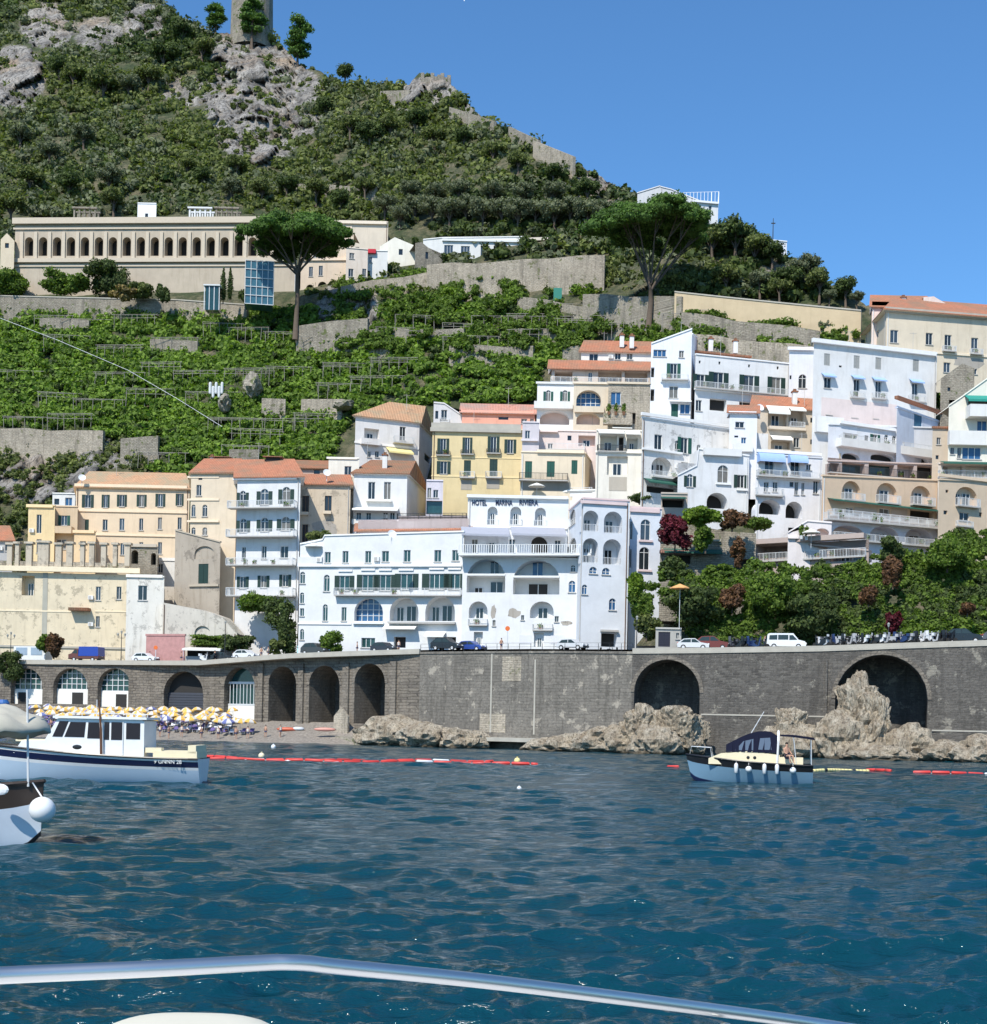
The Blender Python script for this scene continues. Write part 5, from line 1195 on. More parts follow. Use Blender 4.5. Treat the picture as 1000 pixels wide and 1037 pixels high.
    B('house', 'cream house with white awnings and a tall tan panel above the hotel', [603, 651], 500, 436, (.76, .71, .62), 'R 608 441 625 457 1.4;R 627 442 632 457 1.2 D;R 635 444 646 455 1.2;awn 606 436 632 441 1.6;awn 633 436 648 442 1.6;bal 605 451 634 457 .5 i;R 615 462 636 481 .8 ;panel 617 483 635 497 (.46,.41,.34);cor 603 457 651 459 .3', D=9, off=-1)
    B('house', 'weathered white house with arched balcony right of the cream house', [649, (738, YB(649, 505)+6)], 505, 423, (.72, .70, .67), 'w 663 440 671 456;s 690 443 697 459;A 660 463 681 481 1.6;awn 652 486 687 492 1.6 dgawn;R 655 493 686 500 1 D;cor 650 456 690 458 .5;w 690 468 697 476;a 706 450 710 459;bal 660 478 686 484 .6;cor 649 424 738 427 .4;a 684 446 688 455', D=9, off=-2, dirt=.6)
    B('house', 'blue white house with a big dark arch and twin shuttered windows', [(686, YB(686, 512)), (758, YB(686, 512)+2)], 516, [(686, 482), (706, 472), (708, 455), (758, 462)], COOL, 'sa 696 480 702 493;a 727 471 738 489;s 747 481 754 494;A 716 499 737 515 3 D;par 712 455 750 461 .8 w;cor 725 489 740 491 .3;cor 746 495 757 497 .3', D=8, off=-2, shut=M['dgreen'])
    B('house', 'white gable house with a green balcony window left of the long white house', [658, 699, (704, YB(658, 425)+7)], 440, [[(658, 349), (697, 335)], [(697, 335), (703, 340)]], (.78, .78, .80), 'w 662 354 675 361 b;w 688 355 693 362;s 679 368 686 383;bal 670 380 697 385 .9;w 678 391 687 403;c 680 409 687 424;w 689 409 699 419 b;R 658 372 663 382 .8 D;R 658 394 663 406 .8 D;cor 669 385 697 387 .3;awn 678 405 700 408 1.0', D=9, off=-3)
    B('apartment_house', 'long white house with four wide green windows and a red strip on its roof', [703, (799, YB(703, 440)+3)], 440, 359, (.73, .725, .71), 's 706 379 714 394;s 723 377 733 395;s 754 380 764 398;s 782 382 791 400;k 708 365 710 368;k 728 366 730 369;k 758 369 760 372;k 787 371 789 374;bal 703 391 798 397 1.0;w 705 405 711 416;R 719 404 736 416 1 D;R 749 407 764 412 .8 D;cor 703 397 798 399 .6', D=10, off=-2, shut=M['dgreen'])
    mb = MB(); Y = YB(703, 425)+3; s = Seg(P(704, 358, Y), P(762, 361, Y+3)); a, z0, b, z1 = s.rect(704, 351, 762, 359); mb.hexa([s.w(a, z0), s.w(b, z0), s.w(b, z0, 4), s.w(a, z0, 4), s.w(a, z0+.3), s.w(b, z0+.3), s.w(b, z1, 4), s.w(a, z1, 4)])
    rt = [o for o in COL.objects if o.get('label', '').startswith('long white house with four')][0]; mb.build('roof_tiles', M['tile'], rt)
    B('house', 'plain white house corner with one arched window beside the tallest white house', [798, 826], 440, 354, (.70, .70, .72), 'a 809 379 817 393;k 800 380 802 384;cor 798 352 826 355 .5', D=9, off=2)
    B('apartment_house', 'tallest white house with striped awnings and a pink lower floor', [822, (947, YB(822, 470)+7)], 470, 344, (.70, .69, .67), 'c 835 358 841 370;c 865 360 871 373;c 887 362 893 374;c 925 364 931 376;w 835 382 842 393;w 865 384 871 401;w 887 386 893 403;w 924 388 930 405;awn 832 378 845 383 .9 bawn;awn 862 380 874 385 .9 bawn;awn 883 382 896 387 .9 bawn;awn 921 384 934 389 .9 bawn;bal 861 397 875 403 .7;bal 883 398 897 404 .7;bal 920 401 936 407 .7;w 837 409 843 420;w 863 411 869 423;w 885 412 890 424;cor 822 350 947 354 .6;panel 832 406 908 438 (.70,.59,.55);k 850 370 853 372;par 825 423 852 438 .9 w', D=12, off=0, shut=M['grey'])
    B('house', 'small pale blue house with a blue door and thin red roof edge', [908, (951, YB(908, 450)+2)], 460, 413, (.60, .66, .76), 'c 926 418 934 438;cor 906 409 952 412 .7 tile', D=8, off=-5, shut=M['blue'])
    B('house', 'tan house with bright red roof and white awnings below the long white house', [(761, YB(761, 460)), (832, YB(761, 460)+2)], 470, 412, (.60, .51, .40), 'R 778 412 797 433 1.2;R 799 415 814 434 1.2;awn 776 411 798 421 1.4;awn 798 412 814 418 1.4;k 821 423 825 428;k 821 445 825 450;w 804 443 810 453;panel 765 439 778 456 (.75,.74,.72);awn 780 441 801 447 1.2;R 781 447 800 456 1 ;cor 778 433 815 436 .8;cor 779 456 800 458 .8;bal 799 428 814 433 .8', roof=dict(y=402, m='tile', px=797, **{'in': (.02, .02)}), D=9, off=-3)
    B('house', 'slim white house with little red roof beside the tan house', [738, 766], 480, 418, (.74, .74, .76), 'w 745 427 754 433;k 744 441 748 443;w 751 443 756 449 b;par 742 450 762 457 .9 w;cor 738 417 766 419 .4', roof=dict(k='mono', y=410, m='tile', f=.5), D=8, off=-4)
    B('house', 'white house with two blue domed awnings over two dark arches', [765, (832, YB(765, 525)+2)], 526, 460, (.74, .73, .74), 'w 775 466 784 480;w 801 467 810 481;dome 767 459 793 469 bawn;dome 798 461 816 470 bawn;w 817 470 822 476;bal 766 478 830 484 1.0;w 774 488 779 498;w 783 488 788 498;w 805 488 809 501;w 812 489 815 501;k 800 488 804 493;bal 765 495 792 502 .8;A 769 506 791 521 3 D;A 796 508 813 525 3 D;cor 766 484 830 486 .4;w 824 486 829 500;cor 766 457 832 460 .3', D=9, off=0)
    # --- right cluster
    B('apartment_house', 'white gallery storey with round openings over the ochre house', [838, (952, YB(838, 470)+2)], 490, [(838, 430), (952, 434)], (.76, .76, .78), 'R 854 439 869 448 1.2 D;k 876 441 880 447;s 884 440 889 448;a 896 440 900 448;a 904 441 908 449;c 916 441 923 451;bal 850 447 947 453 1.2;par 847 451 946 458 1.3 w;E 853 459 871 466 .8 D;E 882 460 906 467 .8 D;E 917 461 940 469 .8 D;panel 850 459 852 468 (.5,.44,.34);cor 850 430 906 433 .4', D=9, off=-3, shut=M['green'])
    B('apartment_house', 'glazed veranda storey with rusty rails on the ochre house', [838, (951, YB(838, 500)+2)], 500, [(838, 467), (951, 471)], (.50, .40, .36), 'R 841 469 850 481 1.4;R 853 469 876 482 1.4 G;R 880 470 906 483 1.4 G;R 909 471 926 484 1.4;R 929 472 948 485 1.4 D;bal 838 475 950 483 .8 i', D=9, off=-4, cope=True)
    B('apartment_house', 'ochre house with three arched balcony windows and dark awning strip', [832, (949, YB(832, 530)+3)], 535, [(832, 482), (949, 487)], OCHRE, 'A 853 487 872 507 .8 ;A 888 489 909 509 .8;A 923 492 943 511 .8;bal 852 500 873 507 .9;bal 887 502 909 510 .9;bal 922 504 944 512 .9;w 857 514 865 521;w 891 515 901 522;R 922 517 946 526 1.0 D;bal 838 522 948 528 1.6;awn 838 510 948 514 1.5 dgawn;panel 866 515 888 524 (.55,.44,.36);panel 903 516 919 525 (.55,.44,.36)', D=10, off=-5, cope=True, dirt=.4)
    B('terrace_house', 'white terrace with three wide arches under the ochre house', [834, (949, YB(834, 552)+2)], 553, [(834, 530), (949, 536)], (.70, .66, .68), 'E 843 532 876 549 2.2 P;E 881 533 911 551 2.2 ;E 917 535 945 553 2.2;bal 842 543 948 550 .9;bal 834 524 949 531 1.3', D=8, off=-5)
    B('house', 'ochre house with one arched window at the right edge', [950, (1060, YB(950, 535)+3)], 545, [(950, 486), (1060, 491)], (.67, .52, .37), 'A 968 493 990 512 .8;k 958 496 961 499;k 956 517 960 521;k 992 519 995 523;w 972 519 982 527;bal 968 505 990 513 .7;bal 968 528 984 533 .5;A 1015 495 1035 514 .8;cor 950 486 1060 489 .3', D=9, off=-3, dirt=.4)
    B('terrace_house', 'terrace with green pergola roof above the right ochre house', [950, 1060], 500, 470, (.62, .55, .48), 'R 955 472 975 485 1.6;R 978 472 1000 486 1.6;R 1004 472 1040 486 1.6;awn 952 468 1058 473 2.0 dgawn;bal 950 478 1058 485 1.0', D=8, off=-2)
    B('apartment_house', 'cream house with curved white balcony and green awning at the right edge', [960, 1062], 480, [(960, 412), (972, 404), (1000, 384), (1062, 384)], IVORY, 'w 990 426 1000 443 b;w 1012 426 1030 443 b;awn 977 401 1056 410 2.0 gawn;par 978 413 1056 424 2.2 w;R 981 406 1056 413 1.6;par 960 438 1058 451 1.0 w;w 975 453 994 465 b;w 970 453 974 464;w 1004 453 1030 465 b;w 963 453 967 460', D=9, off=-6)
    B('house', 'narrow brick and stone turret between the pale blue and cream houses', [944, 961], 480, 433, (.52, .43, .33), 'w 949 443 953 450;k 948 461 951 465;cor 944 432 961 434 .3 tile', D=5, off=-5)
    B('stone_building', 'small stone gable ruin below the top right villa', [952, 986], 440, [(952, 384), (975, 368), (986, 372)], STONE, 'k 960 392 963 396', D=5, off=0, wallmat=M['rubble'], cope=False)
    B('villa', 'big tan villa with wide orange roof on the skyline at top right', [(876, YB(876, 385)+14), (896, YB(896, 385)), (1075, YB(896, 385)+6)], 420, 314, (.68, .58, .44), '0k 888 335 890 342;1w 902 334 910 347;1w 938 337 945 349;1w 957 339 964 354;1w 984 342 991 357;1w 1020 345 1027 360;1w 956 367 963 377;1w 984 369 990 379;1w 1020 371 1027 381;1bal 954 351 967 356 .8;1bal 982 354 994 359 .8;1cor 896 318 1075 323 .5 coping;1cor 896 359 1075 361 .2;1pat 966 361 1000 374', roof=dict(y=306, px=950, m='tile', side='l', oh=.9, **{'in': (.12, .1)}), D=12, dirt=.5)
    B('house', 'pale pink attic with a red roof on top of the tan villa', [882, 936], 380, 311, (.74, .62, .56), 'k 925 306 928 309', roof=dict(k='mono', y=299, m='tile', f=.7), D=7, off=5)
    B('house', 'small gabled attic with dark roof edge on the skyline', [934, 978], 380, [(934, 301), (946, 300), (958, 307), (978, 318)], (.72, .60, .54), 'k 950 309 953 312', D=6, off=8, cope=False)
    # --- terrace restaurant and lower walls
    B('restaurant', 'flat roofed terrace restaurant with railing above the green slope', [764, (880, Yw(764)+22)], 572, [(764, 547), (880, 558)], (.40, .32, .28), 'R 768 552 800 565 3;R 803 553 838 567 3;R 841 556 876 568 3;bal 764 558 878 566 .6;cor 762 544 878 549 1.2', D=9, off=0)
    B('terrace_house', 'pink terrace with white curved stairs left of the three white arches', [798, 842], 560, [(798, 540), (818, 528), (842, 530)], (.74, .68, .66), 'E 826 535 840 546 1 P x;cor 798 544 842 546 .4', D=5, off=-7)
    B('retaining_house', 'stepped grey stone garden walls right of the hotel', [668, 765], 600, [(668, 533), (700, 531), (735, 538), (765, 540)], STONE, 'R 678 562 700 571 1 D;R 744 566 762 581 1.2 D;awn 672 556 730 562 1.6 dgawn;cor 668 558 703 561 1.2 tilep;cor 668 546 730 548 .4 coping', D=6, off=-3, wallmat=M['rubble'], cope=False)
    B('retaining_house', 'dark shuttered shop terrace under the weathered white house', [669, 696], 540, 500, (.44, .37, .31), 'R 671 505 693 514 1.6 D;awn 669 503 694 507 2 dgawn', D=6, off=-5, cope=True)
    B('kiosk', 'small dark doored kiosk at the roadside left of the parked cars', [664, 690], 656, 637, (.42, .40, .36), 'c 667 640 679 655;w 685 641 688 647', D=4, off=-4, basez=road_base(680), shut=plain('dark_door', (.02, .02, .035), .6))
    # --- the hotel
    hg = None
    r1 = B('hotel', 'white left wing of the hotel with three big arches and green balcony windows', [302, (468, YB(302, 655)-5)], 656, [(302, 552), (327, 547), (329, 543), (468, 539)], (.73, .725, .71), 'w 329 559 335 570;w 347 558 353 570;w 370 558 376 570;w 387 558 394 569;w 409 557 416 569;w 440 557 447 569;w 458 557 465 568;cor 302 572 468 574 .35;s 344 583 354 598;s 367 582 378 598;s 385 582 396 598;s 406 581 418 597;s 435 581 450 597;s 455 581 466 597;bal 340 596 468 603 1.0;cor 343 577 357 579 .2;cor 366 576 380 578 .2;cor 384 576 397 578 .2;cor 404 576 419 578 .2;cor 435 575 450 577 .2;cor 454 575 467 577 .2;a 328 582 334 599;a 304 579 309 591;a 304 600 308 611;w 304 616 308 624;a 304 637 308 648;a 327 612 332 629;w 346 615 351 629;A 359 606 388 629 1.2 B m;A 395 605 424 629 2.4;A 431 604 461 629 2.4;cor 358 630 389 632 .4;cor 394 630 462 632 .9 slab;awn 390 633 423 638 1.5;awn 432 640 452 646 1.8;w 366 646 380 656;R 399 645 411 656 1 D;R 440 645 462 656 1.5 D;cor 302 631 356 632.5 .15;cor 470 0 471 1 .1;par 302 564 327 572 .2 w', D=12, basez=road_base(330), shut=M['dgreen'], glass=M['glassg'], dirt=.12)
    B('hotel_annex', 'narrow terracotta roofed penthouse strip on the left wing of the hotel', [(362, 216), (474, 212)], 575, 538, (.66, .58, .56), 'k 402 526 404 528', roof=dict(k='mono', y=529, m='tile', f=.4, oh=.7), D=8)
    B('terrace_house', 'rooftop terrace with dark rails behind the terracotta strip', [(403, 222), (474, 220)], 560, 524, (.50, .42, .40), 'bal 403 520 473 527 .5 i;w 410 526 416 530;w 430 526 436 530;w 455 526 461 530', D=7, off=-2, cope=True)
    r2 = B('hotel', 'white central block of the hotel with large letters and two huge arches', [(467, 206), (588, 203)], 656, [(467, 564), (588, 567)], (.73, .725, .71), 'A 473 566 512 600 2.6 x;A 520 567 567 602 2.6 x;a 578 572 583 579;a 576 588 583 600 b;A 475 609 494 626 1.4;A 537 609 561 626 1.4;cor 473 581 512 583 .1 frame;cor 520 583 567 585 .1 frame;R 480 640 489 655 .8;R 541 641 551 655 .6;w 499 628 502 634;w 528 623 531 628;w 562 624 566 630;pat 497 612 503 628;pat 514 616 528 627;pat 568 628 580 634;bal 475 627 494 633 .6;bal 540 632 560 638 .6;k 521 570 523 572;panel 526 643 538 652 (.7,.7,.72);panel 558 643 572 652 (.7,.7,.72)', D=12, basez=road_base(520), dirt=.2)
    s2 = r2[1][0]; root2 = r2[0]
    for (x0, y0, x1, y1, m) in ((494, 567, 503, 580, 'glass'), (537, 568, 548, 582, 'glassb'), (478, 594, 486, 599, 'dark'), (494, 588, 507, 600, 'glass'), (533, 590, 553, 602, 'dark')):
        a, z0, b, z1 = s2.rect(x0, y0, x1, y1); mb = MB(); sbox(mb, s2, a, z0, b, z1, 2.45, 2.55); o = mb.build('door', M[m], root2); fb = MB()
        for u in (a, .5*(a+b), b): sbox(fb, s2, u-.05, z0, u+.05, z1, 2.38, 2.45)
        fb.build('door_frame', M['frame'], o)
    for x0, x1, y in ((473, 512, 582), (520, 567, 584)):
        a, z0, b, z1 = s2.rect(x0, y-1, x1, y+1.2); mb = MB(); sbox(mb, s2, a, z0, b, z1, .1, 2.59); mb.build('floor_slab', M['frame'], root2)
    # terrace level and top storey of the centre block
    r3 = B('hotel', 'terrace storey of the hotel with long white balustrade and grey awnings', [(468, 210), (574, 211)], 575, 535, (.78, .80, .84), 'A 492 541 505 563 .8;A 538 543 555 565 .8 D x;w 478 546 484 560;w 515 546 522 560;w 562 547 568 560', D=8, dirt=.1, cope=False)
    s3 = r3[1][0]
    for x0, x1 in ((467, 515), (517, 572)):
        a, z0, b, z1 = s3.rect(x0, 534, x1, 544); mb = MB(); mb.hexa([s3.w(a, z0, -3.2), s3.w(b, z0, -3.2), s3.w(b, z1-.1, 0), s3.w(a, z1-.1, 0), s3.w(a, z0+.06, -3.2), s3.w(b, z0+.06, -3.2), s3.w(b, z1, 0), s3.w(a, z1, 0)]); sbox(mb, s3, a, z0-.25, b, z0+.05, -3.26, -3.2); mb.build('awning', plain('grey_canvas', (.36, .37, .42), .9), r3[0])
        for u in (a+.1, b-.1): mb = MB(); sbox(mb, s3, u-.04, z0-2.6, u+.04, z0, -3.2, -3.12); mb.build('awning_post', M['rail'], r3[0])
    mb = MB(); a, z0, b, z1 = s2.rect(467, 553, 600, 562); sbox(mb, s2, a, z0-.3, b, z0, -2.0, 3); o = mb.build('terrace_slab', M['frame'], root2); mb = MB(); railing(mb, s2, a, b, z0, z1, -1.95, .35, .05); mb.build('balustrade', M['frame'], o)
    r4 = B('hotel', 'top storey of the hotel with three arched windows under the roof sign', [(473, 213), (575, 213)], 560, 503.5, (.73, .725, .71), 'A 494 513 504 531 .9;A 517 513 528 531 .9;A 542 514 553 532 .9;bal 493 526 505 532 .1;bal 516 526 529 532 .1;bal 541 527 554 533 .1;cor 473 502 575 505 .5 frame;cor 473 533 575 535 .4', D=9, dirt=.1)
    s4 = r4[1][0]
    for txt, x0, x1 in (('HOTEL', 478, 493), ('MARINA', 502, 519), ('RIVIERA', 526, 545)):
        cu = bpy.data.curves.new('sign_lettering', 'FONT'); cu.body = txt; cu.size = 1; cu.extrude = .04; cu.offset = .02
        o = bpy.data.objects.new('sign_lettering', cu); COL.objects.link(o); o.parent = r4[0]
        a, z0, b, z1 = s4.rect(x0, 506.2, x1, 511.6); bpy.context.view_layer.update(); w = max(.1, o.dimensions.x); hh = (z1-z0)/.72
        o.scale = ((b-a)/w, hh, 1); o.rotation_euler = (pi/2, 0, math.atan2(s4.d.y, s4.d.x)); o.location = s4.w(a, z0, -.08) - r4[0].location; cu.materials.append(M['navy']); to_mesh(o)
    r5 = B('hotel', 'white tower block of the hotel with four arched loggias and a pink parapet', [(574, 211), (588, 199.5), (635, 201)], 656, 505, (.69, .71, .74), '1A 589.5 517 606.5 538 2.2 r;1A 612 518 630.5 540 2.2 r;1A 588.6 545 606 570 2.2 r;1A 611 546 629.5 572 2.2 r;1a 597 574 605 581 b;1a 610 575 618 582 b;1a 617 606 624 618 b;1R 609 641 625 655 1.5 D;1a 589 592 595 602 b;0a 576 516 583 532;0a 576 545 584 565;1cor 588 508 635 511 .3;1cor 608 638 626 640 .5 slab', D=12, basez=road_base(600), dirt=.1, trim=stucco((.74, .58, .56), .1))
    B('hotel', 'right wing of the hotel with two tall windows above green bushes', [(636, 204), (668, 205)], 640, 514, (.68, .70, .74), 'a 649 526 659 547;a 647.5 554 658 577;a 637 528 641 546;a 637 556 640 575;cor 636 515 668 519 .3;cor 647 547 661 549 .3;cor 646 577 660 579 .3', D=9, dirt=.1, trim=stucco((.74, .58, .56), .1), basez=road_base(640))
    B('terrace_house', 'white rooftop terrace with a pale pool blue panel behind the hotel tower', [(545, 232), (640, 228)], 530, 498, (.78, .76, .73), 'cor 545 497 575 499 .3;panel 552 499 572 503 (.45,.66,.66);R 566 503 580 507 .5 D;bal 545 494 600 498 .1', D=8)
    # --- up on the hill
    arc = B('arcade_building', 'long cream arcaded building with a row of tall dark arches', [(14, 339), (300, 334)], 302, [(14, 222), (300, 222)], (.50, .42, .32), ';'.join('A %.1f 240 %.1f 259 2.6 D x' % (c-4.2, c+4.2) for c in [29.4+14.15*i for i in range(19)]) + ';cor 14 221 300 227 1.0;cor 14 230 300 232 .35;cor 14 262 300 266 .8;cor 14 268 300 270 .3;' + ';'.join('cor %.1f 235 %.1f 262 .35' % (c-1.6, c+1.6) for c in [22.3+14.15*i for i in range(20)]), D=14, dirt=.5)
    B('chapel', 'tiny cream chapel at the left end of the arcade building', [(0, 337), (14, 337)], 275, [(0, 243), (7, 236), (14, 243)], (.66, .55, .40), 'k 5 246 9 251', D=8, cope=False)
    B('house', 'cream house with brown arches and shutters right of the first stone pine', [(304, 334), (357, 333)], 305, [(304, 232), (330, 225), (357, 232)], (.66, .53, .40), 'w 313 270 317 280;w 323 269 327 279;A 310 288 318 299 1.5 D x;A 322 285 331 299 1.5 D x;w 322 255 327 262;cor 304 262 357 264 .4;cor 304 230 357 232 .5', D=10, cope=False, dirt=.5)
    B('house', 'flat roofed cream house with a long cornice behind the tall cypress trunk', [(330, 352), (392, 352)], 290, 224, (.64, .55, .44), 'cor 330 224 392 227 .6;w 345 250 349 256;w 360 250 364 256', D=10)
    B('house', 'pinkish house with two green windows and a stair below the hill', [(350, 330), (372, 331)], 290, 251, (.72, .62, .52), 'w 354 256 359 262;w 353 272 358 280;w 367 272 371 280', D=8)
    B('house', 'small white house with a red flower box right of the pink house', [(370, 333), (392, 333)], 290, 254, WHITE, 'w 374 260 377 266;k 372 274 375 281;cor 370 253 381 257 .8 redf', D=7)
    B('house', 'pale house with a sloping roof left of the white villa', [(384, 340), (428, 340)], 285, [(384, 250), (400, 240), (428, 252)], IVORY, 'k 404 252 408 258', D=7, cope=False)
    B('stone_building', 'roofless grey stone house beside the white villa', [(420, 334), (448, 336)], 280, [(420, 246), (427, 245), (448, 262)], STONE, 'k 431 255 434 262', D=7, wallmat=M['rubble'], cope=False)
    B('villa', 'wide white villa with glass bays and a sloping cream roof on the upper terraces', [(428, 338), (532, 338)], 278, [(428, 243), (448, 241), (532, 240)], WHITE, 'w 450 248 459 262;w 467 249 476 261;w 487 249 496 261;R 500 249 526 268 1.5 G m;A 456 264 468 270 .8;cor 448 243 532 245 .5 frame;R 475 262 500 268 .6 D', D=10)
    B('house', 'low flat house with dark openings right of the white villa', [(536, 338), (596, 336)], 275, 243, (.55, .48, .40), 'R 545 246 560 254 1 D;R 566 247 590 254 1.4 D;cor 536 241 596 244 1.0', D=8)
    B('villa', 'white villa with a glass railed terrace on the ridge skyline', [(645, 322), (668, 318), (712, 318)], 235, [[(645, 196), (668, 189)], [(668, 189), (680, 192), (712, 205)]], (.56, .56, .57), '1k 690 208 692 211;1k 700 208 702 211;0k 655 205 658 209', D=9)
    B('house', 'grey and white cube house at the right end of the ridge villa', [(703, 312), (727, 313)], 240, 205, (.70, .70, .70), 'w 718 208 721 215;cor 703 204 727 206 .5', D=7)
    B('hut', 'small white hut with a mast behind the trees on the right ridge', [(776, 305), (797, 306)], 262, 243, (.75, .76, .80), 'k 784 247 787 250', D=5)
    B('hut', 'small white block house on the roof path above the arcade building', [(139, 352), (158, 352)], 230, 206, (.80, .82, .84), 'k 147 216 150 220', D=5)
    # tower
    Y = T(255, 45) + 6; c = P(255, 36, Y); k = Y/1400; root = empty('round_tower', (c.x, c.y, c.z-6), 'ruined round stone tower on the summit crag', 'tower'); mb = MB(); n = 28; r = 20*k; rr = random.Random(2); prof = []
    for i in range(n):
        t0, t1 = 2*pi*i/n, 2*pi*(i+1)/n; h0 = c.z + (62 + 6*math.sin(i*1.3))*k
        p = lambda t, z, q: (c.x+q*r*cos(t), c.y+q*r*sin(t), z)
        mb.quad(p(t0, c.z-6, 1.08), p(t1, c.z-6, 1.08), p(t1, h0, 1), p(t0, h0, 1)); mb.quad(p(t1, c.z-6, .8), p(t0, c.z-6, .8), p(t0, h0, .8), p(t1, h0, .8)); mb.quad(p(t0, h0, 1), p(t1, h0, 1), p(t1, h0, .8), p(t0, h0, .8)); mb.quad(p(t1, h0, 1), p(t1, h0-6*k, 1), p(t1, h0-6*k, .8), p(t1, h0, .8))
    mb.build('wall', M['rubble'], root)
    mb = MB(); mb.box((c.x-9*k, c.y-r*.93, c.z+36*k), (1.2, 1.6, 2.6)); mb.build('window', M['dark'], root)
    # ridge ruin
    Y = T(438, 85); mb = MB(); s = Seg(P(426, 96, Y), P(456, 98, Y)); rr = random.Random(5)
    for i in range(9):
        u0 = s.L*i/9; h = rr.uniform(3.2, 7.2) if i % 3 else 7.5; sbox(mb, s, u0, P(440, 97, Y).z-4, u0+s.L/9+.01*i, P(440, 97, Y).z+h, 0, 3+.02*i)
    tag(mb.build('ruined_wall', M['rubble'], origin=tuple(s.w(0, P(440, 97, Y).z-4))), 'jagged ruined rampart on the ridge skyline', 'ruin')

def roof_things():
    # glass lift, dishes, chimneys, mast
    Y = T(258, 300) - 18; c = P(248, 307, Y); k = Y/1400; root = empty('glass_lift', c, 'blue glass lift tower below the arcade building', 'lift tower'); s = Seg(P(248, 300, Y), P(277, 300, Y+1)); zt = P(250, 263, Y).z
    mb = MB(); sbox(mb, s, .1, c.z, s.L-.1, zt-.1, .1, 5); mb.build('glass', plain('lift_glass', (.05, .13, .17), .1, var=.5), root)
    mb = MB()
    for i in range(6): u = s.L*i/5; sbox(mb, s, u-.06, c.z, u+.06, zt, -.06, .1)
    for j in range(6): z = c.z + (zt-c.z)*j/5; sbox(mb, s, 0, z-.07, s.L, z+.07, -.1, .09)
    mb.build('frame', M['rail'], root)
    Y = T(212, 300) - 19; s = Seg(P(207, 303, Y), P(222, 303, Y)); mb = MB(); z0 = P(212, 300, Y).z; z1 = P(212, 288, Y).z; root = empty('glass_kiosk', s.w(0, z0-3), 'small teal glass shelter on the arcade path', 'shelter'); sbox(mb, s, .2, z0-3, s.L-.2, z1-.3, .1, 3); mb.build('glass', M['glassg'], root)
    mb = MB(); sbox(mb, s, -.2, z1-.3, s.L+.2, z1, -.3, 3.4)
    for u in (0, s.L*.33, s.L*.66, s.L): sbox(mb, s, u-.08, z0-3, u+.08, z1-.3, -.05, .09)
    mb.build('frame', M['rail'], root)
    for i, (px, py, Y, lab) in enumerate(((83, 484, YB(83, 600)+9, 'white satellite dish at the left end of the orange roof'), (331, 479, YB(331, 560)-5, 'white satellite dish beside the long red roof'), (770, 413, YB(765, 455)-3, 'white satellite dish on the red roofed tan house'), (397, 541, 203, 'white satellite dish on the hotel left wing'))):
        c = P(px, py, Y); root = empty('satellite_dish', c - Vector((0, 0, .8)), lab, 'satellite dish', 'satellite dishes on the roofs'); mb = MB(); n = 14; d = Vector((.3, -.8, .4)).normalized(); a = d.cross(Vector((0, 0, 1))).normalized(); b = d.cross(a)
        for r0, r1, h0, h1 in ((0.01, .35, 0, .05), (.35, .65, .05, .17)):
            for j in range(n):
                t0, t1 = 2*pi*j/n, 2*pi*(j+1)/n; f = lambda r, t, h: c + (a*cos(t)+b*sin(t))*r + d*h
                mb.quad(f(r0, t0, h0), f(r1, t0, h1), f(r1, t1, h1), f(r0, t1, h0))
        mb.build('dish', M['white'], root); mb = MB(); mb.tube([c - Vector((0, 0, 1.4)), c + Vector((0, .1, 0))], .05, 6); mb.tube([c, c + d*.5], .02, 4); mb.build('bracket', M['rail'], root)
    ch = [(640, 347, YB(624, 400)+5, 'chimney on the top red roof'), (630, 346, YB(624, 400)+6, 'second chimney on the top red roof'), (720, 350, YB(703, 425)+6, 'white chimney left on the long white house'), (745, 352, YB(703, 425)+6, 'white chimney right on the long white house'), (390, 468, YB(357, 560)+4, 'chimney on the brown gabled roof'), (215, 470, YB(190, 656)+20, 'chimney at the left of the long red roof'), (915, 308, YB(896, 385)+8, 'chimney on the top right villa'), (805, 404, YB(761, 460)+3, 'dark vent chimney on the red roofed tan house'), (470, 424, YB(467, 470)+4, 'chimney on the salmon house')]
    for px, py, Y, lab in ch:
        c = P(px, py, Y); mb = MB(); mb.mat(stucco(WHITE, .3)); mb.box(c, (.8, .8, 2.2)); mb.mat(M['tileb']); mb.box(c + Vector((0, 0, 1.2)), (1.1, 1.1, .2)); mb.box(c + Vector((0, 0, 1.5)), (.5, .5, .35)); tag(mb.build('chimney', None, origin=tuple(c - Vector((0, 0, 1.1)))), lab, 'chimney', 'chimneys on the roofs')
    for px, py, Y, lab in ((225, 466, YB(190, 656)+18, 'left dormer window in the long red roof'), (277, 466, YB(237, 656)+12, 'right dormer window in the long red roof')):
        c = P(px, py+4, Y); root = empty('dormer', c, lab, 'dormer', 'dormers in the long red roof'); mb = MB(); mb.box(c + Vector((0, 0, .3)), (2.2, 2, 1.3)); mb.build('opening', M['dark'], root); mb = MB(); mb.hexa([c+Vector((-1.6, -1.4, .95)), c+Vector((1.6, -1.4, .95)), c+Vector((1.6, 2.5, 1.3)), c+Vector((-1.6, 2.5, 1.3)), c+Vector((-1.6, -1.4, 1.1)), c+Vector((1.6, -1.4, 1.1)), c+Vector((1.6, 2.5, 1.45)), c+Vector((-1.6, 2.5, 1.45))]); mb.build('roof', M['tile'], root)
    Y = 306; mb = MB(); a = P(783, 242, Y); mb.tube([a - Vector((0, 0, 2)), P(783.5, 221, Y)], [.14, .07], 6); mb.box(P(783.5, 226, Y), (.9, .2, .2)); tag(mb.build('mast', M['drail'], origin=tuple(a - Vector((0, 0, 2)))), 'thin dark mast standing above the ridge hut', 'mast')
